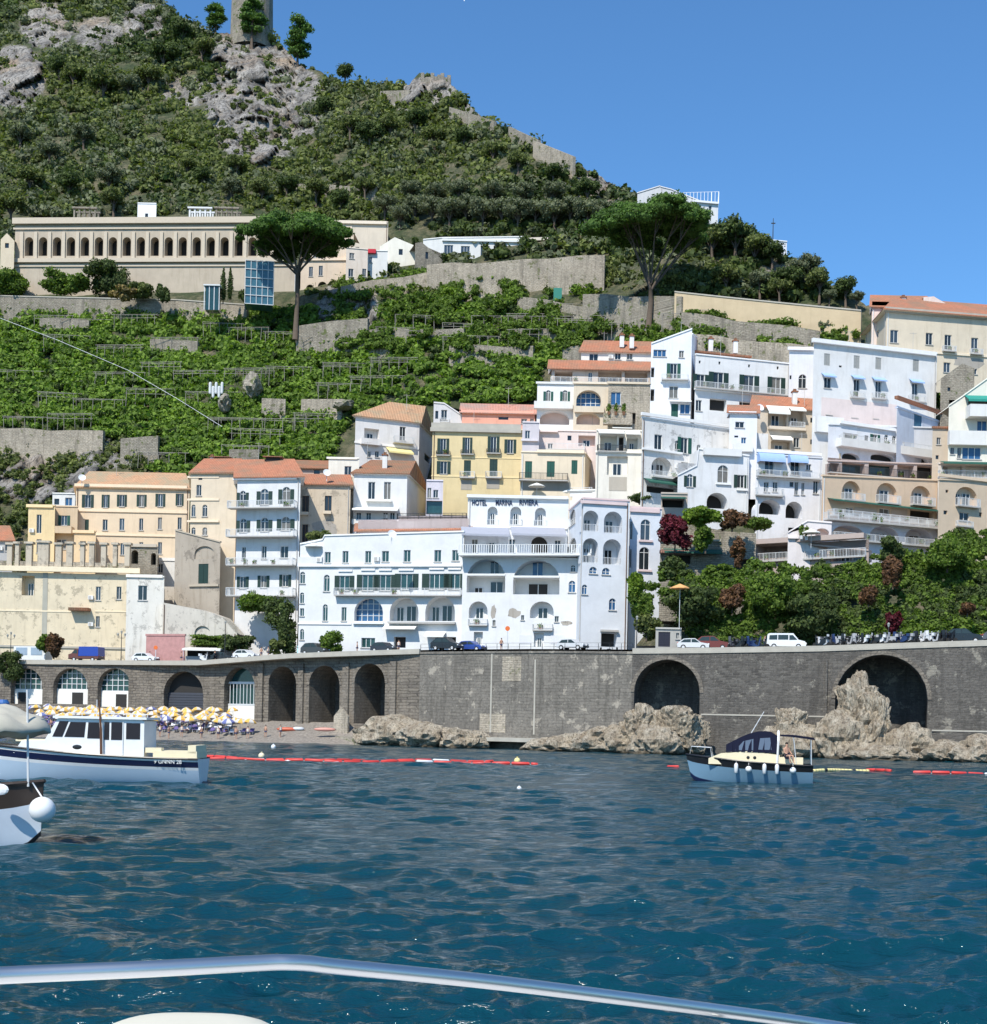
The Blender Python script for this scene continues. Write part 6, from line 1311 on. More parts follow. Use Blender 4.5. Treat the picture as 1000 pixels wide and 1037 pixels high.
    # ridge villa terrace rail
    s = Seg(P(692, 200, 316), P(728, 205, 315)); mb = MB(); z0 = P(705, 205, 316).z; z1 = P(705, 195, 316).z; railing(mb, s, 0, s.L, z0-.5, z1, 0, .8, .05); e = Seg(s.w(s.L, 0).xy, s.w(s.L, 0, 5).xy); railing(mb, e, 0, e.L, z0-.5, z1, 0, .8, .05); tag(mb.build('terrace_railing', M['white'], origin=tuple(s.w(0, z0-.5))), 'white railing round the roof terrace of the ridge villa', 'railing')
    # roof terrace pergola above the arcade
    for x0, x1, lab in ((192, 213, 'small white pergola on the roof path above the arcade building'), (75, 96, 'low ruined arches on the roof path at left above the arcade'), (219, 240, 'low grey shelter above the right part of the arcade building')):
        Y = 351; s = Seg(P(x0, 222, Y), P(x1, 222, Y)); z0 = P(x0, 224, Y).z; z1 = P(x0, 211, Y).z; mb = MB(); n = 4
        for i in range(n+1): u = s.L*i/n; sbox(mb, s, u-.2, z0-3, u+.2, z1, 0, .4); sbox(mb, s, u-.2, z0-3, u+.2, z1, 3, 3.4)
        sbox(mb, s, -.5, z1, s.L+.5, z1+.4, -.3, .45); sbox(mb, s, -.5, z1, s.L+.5, z1+.4, 2.9, 3.6); tag(mb.build('pergola', M['rail'] if x0 == 192 else M['rubble'], origin=tuple(s.w(0, z0-3))), lab, 'pergola')
    mb = MB(); pts = [P(0, 322, 300), P(60, 345, 296), P(130, 375, 290), P(180, 404, 282), P(225, 432, 272)]; mb.tube(pts, .05, 5); tag(mb.build('cableway_wire', M['rail'], origin=tuple(pts[0])), 'thin pale cable running diagonally across the vine terraces', 'cable')
    mb = MB(); Y = T(217, 395)-6
    for i in range(5): c = P(213+i*3, 394+(i % 2)*4, Y); mb.lathe(c - Vector((0, 0, 1)), [(.25, 0), (.32, .2), (.32, 2.2), (.2, 2.5)], 8)
    tag(mb.build('storage_tanks', M['rail'], origin=tuple(P(217, 398, Y))), 'cluster of white upright tanks among the vines', 'tanks')
    c = P(565, 300, T(565, 300)-5); mb = MB(); mb.box(c, (1.8, .3, 3.6)); mb.box(c + Vector((0, .5, 0)), (1.5, .4, 3.3)); tag(mb.build('water_tank', plain('teal_sheet', (.02, .20, .15), .6), origin=tuple(c)), 'teal green panel standing on the upper terraces', 'panel')
    for i, (x, y, w, h, lab) in enumerate(((256, 390, 9, 12, 'grey slanted boulder standing out of the vines'), (228, 408, 6, 9, 'small grey boulder beside the white tanks'), (348, 410, 10, 5, 'flat pale boulder at the right of the square block'))):
        Y = T(x, y)-7; o = mesh_obj('boulder', rock_mesh('boulder', 40+i, 3, M['shorerock']), None, P(x, y, Y)); o.scale = (w*Y/1400, 2.5, h*Y/1400); tag(o, lab, 'boulder')

    for i, (px, py, bx, bb, dy, lab) in enumerate(((118, 478, 75, 600, 14, 'on the orange roof'), (262, 462, 237, 656, 13, 'on the roof with four balconies below'), (372, 464, 357, 560, 8, 'on the brown gabled roof'), (412, 408, 359, 480, 6, 'on the orange roof over the yellow awning'), (480, 426, 437, 498, 6, 'on the yellow building'), (515, 408, 467, 470, 6, 'on the salmon house'), (612, 345, 588, 400, 6, 'on the top red roof'), (690, 338, 658, 440, 4, 'on the white gable house'), (730, 356, 703, 440, 5, 'on the long white house'), (860, 345, 822, 470, 5, 'on the left of the tallest white house'), (925, 350, 822, 470, 8, 'on the right of the tallest white house'), (752, 411, 738, 480, 4, 'on the slim white house'), (815, 403, 761, 470, 4, 'on the red roofed tan house'), (600, 434, 541, 480, 4, 'on the pink terrace house'), (812, 457, 765, 526, 5, 'above the blue awnings'))):
        Y = YB(bx, bb) + dy; c = P(px, py+3, Y); mb = MB(); h = 2.2 + (i % 3)*.6; mb.tube([c - Vector((0, 0, .8)), c + Vector((0, 0, h))], .035, 5); mb.tube([c + Vector((-.6, 0, h-.2)), c + Vector((.6, .1, h-.2))], .022, 4)
        for k in range(5): x = -.5+.25*k; mb.tube([c + Vector((x, -.35, h-.2)), c + Vector((x, .35, h-.2))], .015, 4)
        tag(mb.build('television_antenna', M['slab'], origin=tuple(c - Vector((0, 0, .8)))), 'thin television antenna standing ' + lab, 'antenna', 'antennas on the roofs')
# ---------------------------------------------------------------- boats, vehicles, beach, people
def prism(mb, prof, y0, y1):
    n = len(prof); vs = [(x, y0, z) for x, z in prof] + [(x, y1, z) for x, z in prof]
    mb.add(vs, [tuple(range(n)), tuple(range(2*n-1, n-1, -1))] + [(i, n+i, n+(i+1) % n, (i+1) % n) for i in range(n)])

def hull(root, L, beam, sheer, bands, rake=.6, draft=.45, stern=.8, deck=None, deckz=-.12, full=2.2, name='hull'):
    """x from stern (0) to bow (L); bands: (t0, material)"""
    ns, nt = 26, 14; mb = MB(); sec = []
    for i in range(ns+1):
        s = i/ns; b = .5*beam*(stern + (1-stern)*min(1, s*2.4)**.7)*max(0.015, (1-max(0, (s-.35)/.65)**full)); zs = sheer(s); zk = -draft*(1-max(0, (s-.6)/.4)**2.2) + max(0, (s-.93)/.07)**2*draft*.6
        row = []
        for j in range(nt+1):
            t = j/nt; y = b*min(1.0, (t**.42)*(.82+.18*t)); z = zk + (zs-zk)*t**1.25
            x = L*s + rake*max(0, (s-.55)/.45)**1.5*((z-zk)/(zs-zk)); row.append((x, y, z))
        sec.append(row)
    for sg in (1, -1):
        b0 = len(mb.v); mb.v += [(x, sg*y, z) for r in sec for x, y, z in r]
        for i in range(ns):
            for j in range(nt):
                m = [q for q in bands if q[0] <= (j+.5)/nt][-1][1]; mb.mat(m); a = b0+i*(nt+1)+j; f = [a, a+nt+1, a+nt+2, a+1]
                mb.f.append(f if sg < 0 else f[::-1]); mb.m.append(mb.cur)
    mb.mat(bands[-1][1]); r = sec[0]; mb.add([(x, y, z) for x, y, z in r] + [(x, -y, z) for x, y, z in r[::-1]], [range(2*(nt+1))])
    h = mb.build(name, None, root, True)
    for p in h.data.polygons:
        if len(p.vertices) > 4: p.use_smooth = False
    dk = MB()
    for i in range(ns):
        a, b = sec[i][-1], sec[i+1][-1]; k = .97; dk.quad((a[0], a[1]*k, a[2]+deckz), (a[0], -a[1]*k, a[2]+deckz), (b[0], -b[1]*k, b[2]+deckz), (b[0], b[1]*k, b[2]+deckz))
    dk.build('deck', deck or M['creamdeck'], root)
    g = MB()
    for sg in (1, -1): g.tube([(r[-1][0], sg*r[-1][1], r[-1][2]) for r in sec], .06, 6)
    g.build('gunwale', M['black'] if deck is M.get('teak') else bands[-1][1], root)
    return sec

def boat_cabin():
    root = empty('cabin_boat', (0, 0, 0), 'white cabin boat with a navy stripe moored off the beach', 'boat')
    sh = lambda s: 1.22 + .05*s + .75*s**2.2
    W = M['white']; hull(root, 12.3, 3.3, sh, [(0, M['navy']), (.22, plain('shaded_white_hull', (.52, .63, .74), .25, var=.05)), (.74, W), (.80, M['navy']), (.93, W)], rake=1.0, full=2.6)  # lower band: white hull with its bluish shade put into the colour
    mb = MB(); prism(mb, [(2.75, 1.2), (2.75, 3.05), (2.9, 3.12), (7.1, 3.12), (7.75, 2.0), (8.9, 1.95), (9.3, 1.35)], -1.15, 1.15); mb.build('cabin', W, root)
    mb = MB(); mb.box((4.95, 0, 3.19), (4.7, 2.6, .12)); mb.build('cabin_roof', W, root)
    mb = MB(); mb.box((8.4, 0, 1.98), (1.7, 2.0, .1)); mb.build('cabin_trunk_top', M['creamdeck'], root)
    wins = [[(2.95, 2.15), (2.95, 2.95), (3.65, 2.95), (3.65, 2.15)], [(3.85, 2.1), (3.85, 2.98), (4.4, 2.98), (4.4, 2.1)], [(4.5, 2.1), (4.5, 2.98), (4.75, 2.98), (4.75, 2.1)], [(4.95, 2.15), (5.02, 2.95), (5.55, 2.95), (5.6, 2.15)], [(5.75, 2.2), (5.68, 2.95), (6.45, 2.95), (6.75, 2.2)], [(6.85, 2.2), (6.55, 2.98), (7.0, 2.98), (7.35, 2.2)]]
    for sg in (-1, 1):
        for w in wins:
            mb = MB(); prism(mb, w, sg*1.153, sg*1.17); o = mb.build('window', M['boatglass'], root)
        mb = MB(); mb.lathe((6.05, sg*1.16, 1.72), [(.18, -.01), (.18, .01)], 12)
        mb = MB(); mb.ball((6.1, sg*1.15, 1.7), (.24, .03, .12)); mb.build('porthole', M['black'], root)
        mb = MB(); prism(mb, [(3.78, 1.3), (3.78, 3.0), (3.83, 3.0), (3.83, 1.3)], sg*1.153, sg*1.19); mb.build('door_edge', M['rail'], root)
    for j in range(3):
        y0 = -1.0+.7*j; mb = MB(); f = lambda x, z: (x, z); mb.quad((7.74, y0, 2.1), (7.74, y0+.6, 2.1), (7.2, y0+.6, 3.0), (7.2, y0, 3.0)); mb.build('windscreen', M['boatglass'], root)
    mb = MB(); mb.tube([(4.82, 1.35, 1.2), (4.86, 1.35, 2.6), (4.98, 1.35, 4.05)], [.07, .06, .03], 8); mb.build('mast', M['wood'], root)
    mb = MB(); mb.box((1.2, 0, 1.42), (2.2, 2.2, .35)); mb.box((.35, 0, 1.7), (.4, 2.2, .4)); mb.box((2.3, .8, 1.62), (.8, .5, .25)); mb.build('stern_cushions', M['creamdeck'], root)
    mb = MB()
    for k, c in enumerate('9NA1084'): pass
    cu = bpy.data.curves.new('registration', 'FONT'); cu.body = '9 GNNN 28'; cu.size = .27; cu.extrude = .01; cu.materials.append(M['frame']); o = bpy.data.objects.new('registration', cu); COL.objects.link(o); o.parent = root
    o.location = (2.15, 1.46, .98); o.rotation_euler = (pi/2, 0, pi); o.scale = (1, 1, 1); to_mesh(o)
    mb = MB()
    for i in range(9): mb.tube([(9.2+i*.38, (1.2-.12*i)*s_, sh(.8)), (9.2+i*.38, (1.2-.12*i)*s_, 1.75+.7)], .015, 4) if False else None
    mb = MB(); mb.tube([(5.5, 0, 3.2), (5.5, 0, 4.1)], .02, 5); mb.build('antenna', M['rail'], root)
    mb = MB()
    for sg in (-1, 1):
        mb.tube([(3.2, sg*1.1, 3.4), (6.6, sg*1.1, 3.4)], .022, 5)
        for x in (3.2, 4.3, 5.4, 6.6): mb.tube([(x, sg*1.1, 3.22), (x, sg*1.1, 3.4)], .018, 4)
    mb.build('roof_rail', M['rail'], root)
    root.location = P(206, 791, 70); root.location.z = 0; root.rotation_euler = (0, 0, pi - .02)

def boat_covered():
    root = empty('canopy_motorboat', (0, 0, 0), 'pale blue motorboat with navy canvas hood and white fenders', 'boat')
    sh = lambda s: 1.15 + .05*s + .45*s**2
    hull(root, 7.4, 2.7, sh, [(0, M['navy']), (.30, M['bluehull']), (.80, M['black'])], rake=.35, full=2.8, stern=.85)
    mb = MB(); prism(mb, [(2.0, 1.1), (2.0, 1.75), (3.9, 1.95), (5.6, 1.75), (6.3, 1.45), (6.3, 1.1)], -.95, .95); mb.build('cabin', M['creamdeck'], root)
    mb = MB(); prism(mb, [(.6, 1.0), (.6, 1.62), (2.3, 1.62), (2.3, 1.0)], -1.0, 1.0); mb.build('seat', M['creamdeck'], root)
    mb = MB(); n = 8
    for i in range(n):
        a, b = i/n, (i+1)/n; f = lambda t: (2.15+3.1*t, 2.15+1.05*math.sin(pi*(.35+.58*t))**1.2 if t > 0 else 2.9)
        (x0, z0), (x1, z1) = f(a), f(b)
        mb.hexa([(x0, -1, 1.9), (x1, -1+.1*b, 1.85), (x1, 1-.1*b, 1.85), (x0, 1, 1.9), (x0, -.8, z0), (x1, -.8, z1), (x1, .8, z1), (x0, .8, z0)])
    mb.build('canvas_hood', M['navycloth'], root)
    for sg in (-1, 1): mb = MB(); mb.quad((2.5, sg*.97, 2.05), (3.3, sg*.96, 2.05), (3.2, sg*.87, 2.75), (2.6, sg*.86, 2.8)); mb.quad((3.6, sg*.95, 2.0), (4.7, sg*.93, 1.98), (4.2, sg*.86, 2.55), (3.6, sg*.87, 2.7)); mb.build('window', plain('hood_window', (.10, .13, .18), .3), root)
    mb = MB(); mb.tube([(2.15, -1.02, 1.2), (2.1, -1.0, 2.6), (2.1, -.6, 3.2), (2.1, .6, 3.2), (2.1, 1.0, 2.6), (2.15, 1.02, 1.2)], .07, 6); mb.build('roll_bar', M['white'], root)
    mb = MB(); prism(mb, [(-.1, 2.72), (0, 2.86), (1.2, 3.0), (2.0, 3.0), (2.0, 2.9), (1.2, 2.86), (0, 2.72)], -1.1, 1.1); mb.build('bimini', M['navycloth'], root)
    mb = MB()
    for sg in (-1, 1): mb.tube([(.1, sg*1.05, 1.2), (.15, sg*1.05, 2.8)], .025, 5); mb.tube([(1.0, sg*1.05, 1.2), (1.2, sg*1.05, 2.9)], .025, 5)
    mb.tube([(7.5, 0, 1.7), (7.4, .3, 2.15), (6.2, .9, 2.1), (6.1, .9, 1.5)], .022, 5); mb.tube([(7.4, 0, 2.1), (7.4, -.3, 2.15), (6.2, -.9, 2.1), (6.1, -.9, 1.5)], .022, 5); mb.build('handrail', M['rail'], root)
    for i, (x, kd) in enumerate(((4.6, 0), (3.85, 1), (2.9, 0), (2.15, 0), (1.2, 1))):
        mb = MB(); y = 1.40 if x < 4 else 1.33
        if kd: mb.ball((x, y, .85), .2)
        else: mb.lathe((x, y, .6), [(.02, -.05), (.12, .03), (.13, .45), (.1, .56), (.03, .62)], 10)
        mb.tube([(x, y-.02, 1.1), (x, y-.12, 1.4)], .012, 4); mb.build('fender', M['white'], root, True)
    for x in (3.9, 3.5):
        mb = MB(); mb.ball((x, .96, 1.55), (.1, .02, .1)); mb.build('porthole', M['black'], root)
    mb = MB(); mb.tube([(4.0, .2, 2.6), (3.0, .2, 4.4)], [.03, .02], 5); mb.build('antenna', M['white'], root)
    root.location = P(823, 793, 85); root.location.z = 0; root.rotation_euler = (0, 0, pi - .2)

def boat_left():
    root = empty('open_boat', (0, 0, 0), 'pale hull with dark wooden gunwale and canopy at the left edge', 'boat')
    sh = lambda s: 1.28 + .0*s + .35*s**2.5
    teak = plain('worn_deck', (.30, .27, .22), .8); br = plain('dark_brown_gunwale', (.045, .03, .022), .5)
    hull(root, 7.5, 2.6, sh, [(0, M['black']), (.14, plain('pale_hull', (.60, .66, .73), .3)), (.72, br)], rake=.05, deck=teak, deckz=-.06, full=3.6)
    mb = MB(); mb.ball((5.2, 0, 2.85), (2.35, 1.35, .72), 40, 24)
    mb.v = [(x + .1*sin(y*5), y*(1 + .05*sin(x*6)), (z if z > 2.85 else 2.85+(z-2.85)*.25) + .05*sin(x*7+y*3) + .04*sin(y*11-x*4)) for x, y, z in mb.v]
    mb.build('canopy', plain('cream_canvas', (.46, .43, .35), .9, var=.3), root, True)
    mb = MB(); mb.tube([(7.28, -.28, 1.5), (7.2, -.28, 3.9)], [.03, .025], 6)
    for x in (3.2, 5.2):
        for sg in (-1, 1): mb.tube([(x, sg*1.15, 1.2), (x, sg*1.15, 3.6)], .025, 5)
    mb.build('canopy_pole', M['rail'], root)
    mb = MB(); mb.ball((7.72, -.42, .95), .32, 18, 12); mb.tube([(7.7, -.4, 1.25), (7.4, -.3, 1.6)], .02, 5); mb.build('fender', M['white'], root, True)
    mb = MB(); mb.ball((6.9, -.98, 1.45), (.22, .05, .14)); mb.build('hull_badge', M['white'], root)
    root.rotation_euler = (0, 0, -.12); a = P(41, 857, 34.5); root.location = (a.x - 7.5*cos(.12), a.y + 7.5*sin(.12), 0)

def own_boat():
    root = empty('motorboat', (0, 0, 0), 'bow of the near motorboat with a bent steel handrail and cream pad', 'boat')
    pts = [(-120, 995, 1.84), (0, 988, 1.93), (150, 981.5, 2.02), (262, 975.5, 2.1), (292, 974.8, 2.12), (315, 976, 2.14), (345, 979.5, 2.17), (500, 995, 2.33), (700, 1020, 2.62), (832, 1038, 2.85), (1000, 1064, 3.1)]
    P3 = [P(*p) for p in pts]; fine = []
    for i in range(len(P3)-1):
        p0, p1, p2, p3 = P3[max(0, i-1)], P3[i], P3[i+1], P3[min(len(P3)-1, i+2)]
        for k in range(6):
            t = k/6; fine.append(.5*((2*p1)+(-p0+p2)*t+(2*p0-5*p1+4*p2-p3)*t*t+(-p0+3*p1-3*p2+p3)*t**3))
    fine.append(P3[-1])
    mb = MB(); mb.tube(fine, .0125, 20); mb.build('handrail', M['steel'], root, True)
    mb = MB()
    for q in (P(735, 1034, 2.66), P(-80, 1000, 1.87)):
        mb.tube([q + Vector((0, 0, -.02)), q + Vector((.02, .0, -1.3))], .0125, 12); mb.ball(q + Vector((0, 0, -.022)), .019)
    mb.build('stanchion', M['steel'], root, True)
    c = P(228, 1031, 2.95); c.y -= .4; c.x -= .03; c.z += .045; mb = MB(); n = 40; m = 14; vs = []
    for i in range(m+1):
        t = .5*pi*i/m; r = cos(t)**.45 if t < 1.57 else 0; z = sin(t)**.8
        for k in range(n):
            a = 2*pi*k/n; ca, sa = cos(a), sin(a); e = (abs(ca)**3+abs(sa)**3)**(-1/3); vs.append((c.x + .235*r*e*ca, c.y+.1 + .30*r*e*sa, c.z - .22 + .22*z))
    mb.add(vs, [(i*n+k, i*n+(k+1) % n, (i+1)*n+(k+1) % n, (i+1)*n+k) for i in range(m) for k in range(n)]); mb.build('sun_pad', M['creampad'], root, True)
    r2 = MB(); r2.box((c.x, c.y+.1, c.z-.9), (.48, .62, 1.36)); r2.build('locker', M['white'], root)
    r2 = MB(); prism(r2, [(-1.5, 1.2), (1.6, 1.2), (1.6, 1.85), (-1.5, 1.85)], -4, 3.6); r2.build('deck', M['white'], root)
    r2 = MB(); ns = 16
    for i in range(ns):
        f = lambda s: (1.6*(1-max(0, (s-.5)/.5)**2.2)+.02, -4+9*s)
        (w0, y0), (w1, y1) = f(i/ns), f((i+1)/ns)
        for sg in (-1, 1): r2.quad((sg*w0*.75, y0, -.4), (sg*w1*.75, y1, -.4), (sg*w1, y1, 1.35), (sg*w0, y0, 1.35))
        r2.quad((-w0, y0, 1.3), (w0, y0, 1.3), (w1, y1, 1.3), (-w1, y1, 1.3))
    r2.build('hull', M['white'], root)

def vehicle(name, label, cat, px, col, kind, off=2.2, flip=1, group='vehicles on the coast road', turn=0):
    root = empty(name, (0, 0, 0), label, cat, group); body = plain('car_paint_%s' % name, col, .25, spec=.6, var=.03)
    spec = {'car': (4.0, 1.66, 1.45), 'van': (4.8, 1.85, 1.95), 'truck': (5.4, 1.9, 2.35), 'suv': (4.3, 1.8, 1.75)}[kind]; L, Wd, H = spec; h = L/2
    if kind == 'truck':
        mb = MB(); prism(mb, [(-h, .45), (-h, .8), (h*.35, .8), (h*.35, 1.9), (h*.55, 2.0), (h*.8, 1.25), (h, 1.1), (h, .45)], -Wd/2, Wd/2); mb.build('body', M['cabpaint'], root, False)
        mb = MB(); prism(mb, [(-h, .85), (-h+.05, H-.1), (-h+.3, H), (h*.3, H), (h*.33, .85)], -Wd/2-.02, Wd/2+.02); mb.build('tarpaulin_cover', body, root)
        wins = [[(h*.42, 1.25), (h*.42, 1.8), (h*.55, 1.85), (h*.75, 1.28)]]
    elif kind == 'van':
        mb = MB(); prism(mb, [(-h, .35), (-h, 1.0), (-h+.12, H-.1), (-h+.4, H), (h*.35, H), (h*.62, 1.15), (h*.95, .95), (h, .6), (h, .35)], -Wd/2, Wd/2); mb.build('body', body, root)
        wins = [[(-h+.3, 1.15), (-h+.35, 1.7), (-h+1.3, 1.75), (-h+1.3, 1.15)], [(-h+1.4, 1.15), (-h+1.4, 1.75), (h*.1, 1.75), (h*.1, 1.15)], [(h*.15, 1.12), (h*.15, 1.72), (h*.33, 1.72), (h*.56, 1.14)]]
    else:
        r = H/1.45; mb = MB(); prism(mb, [(-h, .32), (-h, .85*r), (-h+.15, .95*r), (-h*.62, H-.06), (-h*.3, H), (h*.12, H), (h*.48, .95*r), (h*.92, .8*r), (h, .6), (h, .32)], -Wd/2, Wd/2); mb.build('body', body, root)
        wins = [[(-h*.8, .95*r), (-h*.58, H-.15), (-h*.15, H-.1), (-h*.15, .95*r)], [(-h*.1, .95*r), (-h*.1, H-.1), (h*.12, H-.1), (h*.4, .95*r)]]
    for sg in (-1, 1):
        for w in wins: mb = MB(); prism(mb, w, sg*(Wd/2+.003), sg*(Wd/2+.02)); mb.build('window', M['glass'], root)
        for x in (-h*.62, h*.62):
            mb = MB(); vs = []; n = 14
            for y in (sg*(Wd/2-.18), sg*(Wd/2+.03)): vs += [(x+.33*cos(2*pi*k/n), y, .33+.33*sin(2*pi*k/n)) for k in range(n)]
            mb.add(vs, [tuple(range(n)), tuple(range(2*n-1, n-1, -1))] + [(k, (k+1) % n, n+(k+1) % n, n+k) for k in range(n)]); w = mb.build('wheel', M['tyre'], root)
            mb = MB(); vs = [(x+.19*cos(2*pi*k/n), sg*(Wd/2+.035), .33+.19*sin(2*pi*k/n)) for k in range(n)]; mb.add(vs, [tuple(range(n))]); mb.build('rim', M['rail'], w)
        mb = MB(); mb.box((h-.06, sg*Wd*.36, .75), (.16, .3, .16)); mb.build('headlight', M['white'], root)
        mb = MB(); mb.box((-h+.04, sg*Wd*.4, .85), (.12, .2, .2)); mb.build('tail_light', M['red'], root)
    mb = MB(); mb.box((h-.02, 0, .45), (.16, Wd*.96, .18)); mb.box((-h+.02, 0, .45), (.16, Wd*.96, .18)); mb.build('bumper', M['black'], root)
    a, b = P(px-5, 650, Yw(px-5)+off), P(px+5, 650, Yw(px+5)+off); c = (a+b)/2
    root.location = (c.x, c.y, road_z(px)+.02); root.rotation_euler = (0, 0, math.atan2(b.y-a.y, b.x-a.x) + (pi if flip < 0 else 0) + turn)
    return root

def scooter_mesh():
    b = MB(); prism(b, [(-.75, .45), (-.8, .72), (-.2, .74), (0, .45), (.25, .35), (.42, .95), (.5, .95), (.42, .3), (0, .2), (-.4, .3)], -.16, .16); b.box((-.38, 0, .8), (.75, .28, .12)); b.tube([(.42, 0, .4), (.32, 0, 1.02)], .04, 6); b.tube([(.3, -.33, 1.0), (.34, 0, 1.02), (.3, .33, 1.0)], .025, 5); b.box((.47, 0, .9), (.1, .22, .2)); b.box((.5, 0, 1.15), (.03, .3, .3))
    b.box((-.85, 0, .95), (.3, .36, .3)); b.tube([(.3, .33, 1.0), (.28, .36, 1.14)], .015, 4); b.ball((.28, .37, 1.16), .05, 6, 4)
    w = MB(); n = 12
    for x in (-.55, .62):
        vs = []
        for y in (-.06, .06): vs += [(x+.25*cos(2*pi*k/n), y, .25+.25*sin(2*pi*k/n)) for k in range(n)]
        w.add(vs, [tuple(range(n)), tuple(range(2*n-1, n-1, -1))] + [(k, (k+1) % n, n+(k+1) % n, n+k) for k in range(n)])
    return b, w

def make_scooters():
    cols = [('black', (.015, .015, .018)), ('white', (.7, .7, .7)), ('dark grey', (.08, .08, .09)), ('pale grey', (.4, .4, .41)), ('dark blue', (.02, .04, .12))]
    protos = []; rr = random.Random(12)
    def place(o, px, rz, off=1.6):
        c = P(px, 650, Yw(px)+off); o.location = (c.x, c.y, road_z(px)+.01); o.rotation_euler = (0, 0, rz); o.scale = (1.2, 1.2, 1.2)
    xs = [831 + i*4.1 for i in range(33)] + [742, 748, 754, 760, 766, 772, 612, 617, 622, 208, 214]
    for i, px in enumerate(xs):
        ci = rr.choice([0, 0, 0, 1, 2, 3, 4]) if i >= 5 else i; nm, c = cols[ci]
        lab = '%s scooter %s' % (nm, 'in the long parked row above the second great arch' if px > 820 else ('parked before the green slope left of the white van' if px > 700 else ('in the dark doorway of the hotel tower' if px > 600 else 'parked by the snack stall')))
        if len(protos) <= ci:
            b, w = scooter_mesh(); r = empty('scooter', (0, 0, 0), lab, 'scooter', 'parked scooters'); bo = b.build('body', plain('scooter_'+nm.replace(' ', '_'), c, .3), r); wo = w.build('wheels', M['tyre'], r); kids(r, bo, wo); protos.append(r); o = r
        else: o = copy_tree(protos[ci], label=lab)
        place(o, px, rr.choice([-.75, -.6, -.9, 2.4, -2.3]) + rr.uniform(-.15, .15), 1.3 + rr.uniform(-.1, .2) + (22 if px < 630 and px > 600 else 0))

def make_umbrellas():
    rr = random.Random(31); protos = []
    uy = plain('yellow_cloth', (.70, .42, .09), .85); uw = plain('white_cloth', (.60, .57, .52), .85); ub = plain('blue_cloth', (.14, .16, .35), .85)
    def proto(k):
        r = empty('beach_umbrella', (0, 0, 0), '', 'beach umbrella', 'beach umbrellas in rows on the beach'); t = MB(); t.tube([(0, 0, -.3), (0, 0, 2.35)], .025, 6); po = t.build('pole', M['rail'], r)
        c = MB(); n = 8; R0 = 1.15
        for i in range(n):
            c.mat(uw if i % 2 == (k % 2) else (uy if k != 2 else ub)); t0, t1 = 2*pi*i/n, 2*pi*(i+1)/n
            for a, b, za, zb in ((0, .5, 2.3, 2.16), (.5, 1, 2.16, 1.82)): c.quad((R0*a*cos(t0), R0*a*sin(t0), za), (R0*b*cos(t0), R0*b*sin(t0), zb), (R0*b*cos(t1), R0*b*sin(t1), zb), (R0*a*cos(t1), R0*a*sin(t1), za))
            c.quad((R0*cos(t0), R0*sin(t0), 1.82), (R0*1.01*cos(t0), R0*1.01*sin(t0), 1.66), (R0*1.01*cos(t1), R0*1.01*sin(t1), 1.66), (R0*cos(t1), R0*sin(t1), 1.82))
        ca = c.build('canopy', None, r); kids(r, po, ca); return r
    bz = lambda px, d: -.45 + 3.5*(max(0, 1-(d+1)/(interp(px, [(0, 24), (200, 21), (300, 15)])))**.9)
    beds = []; bl = MB(); bm = plain('lounger_cloth', (.62, .62, .66), .85); bp = plain('purple_cloth', (.13, .10, .26), .85)
    def bed(m):
        r = empty('sunbed', (0, 0, 0), '', 'sunbed', 'sunbeds under the umbrellas'); c = MB(); c.box((0, 0, .36), (.62, 1.2, .07)); c.hexa([(-.31, .6, .33), (.31, .6, .33), (.31, 1.15, .72), (-.31, 1.15, .72), (-.31, .58, .40), (.31, .58, .40), (.31, 1.12, .79), (-.31, 1.12, .79)]); ca = c.build('mattress', m, r)
        f = MB()
        for x in (-.28, .28):
            for y in (-.5, .5): f.tube([(x, y, 0), (x, y, .34)], .025, 5)
            f.tube([(x, -.6, .31), (x, .6, .31)], .02, 5)
        fo = f.build('frame', M['rail'], r); kids(r, ca, fo); return r
    bp_ = [bed(bm), bed(bp)]; firstb = [True, True]; n = 0
    pr = [proto(0), proto(1), proto(2)]; first = [True]*3
    colw = {0: 'yellow and white', 1: 'yellow and white', 2: 'blue and white'}
    for row in range(5):
        px = 34 + row*3
        while px < 222 + (4-row)*6 + (24 if row > 2 else 0):
            d = 2.6 + row*2.1 + rr.uniform(-.8, .8); Y = Yw(px) - d; c = P(px, 700, Y); z = bz(px, d); k = rr.choice([0, 1, 0, 1, 0, 1, 0, 1, 2]) if row or px > 60 else 2
            lab = '%s beach umbrella, %s row, %s' % (colw[k], ['rear', 'second', 'middle', 'fourth', 'waterside'][row], 'behind the cabin boat' if px < 160 else 'right of the cabin boat')
            if first[k]: o = pr[k]; first[k] = False; o['label'] = lab
            else: o = copy_tree(pr[k], label=lab)
            o.location = (c.x, c.y, z); o.rotation_euler = (rr.uniform(-.22, .22), rr.uniform(-.22, .22), rr.uniform(0, 3)); s_ = rr.uniform(.68, .9); o.scale = (s_, s_, rr.uniform(.88, 1.1))
            for sx in (-.55, .55):
                if rr.random() < .75:
                    q = 0 if rr.random() < .45 else 1; lb = ('pale' if q == 0 else 'purple') + ' sunbed in the ' + ['rear', 'second', 'middle', 'fourth', 'waterside'][row] + ' row under the umbrellas'
                    if firstb[q]: b = bp_[q]; firstb[q] = False; b['label'] = lb
                    else: b = copy_tree(bp_[q], label=lb)
                    b.location = (c.x+sx, c.y-.5, z+.03); b.rotation_euler = (0, 0, rr.uniform(-.1, .1))
            px += rr.uniform(10.5, 14.0)

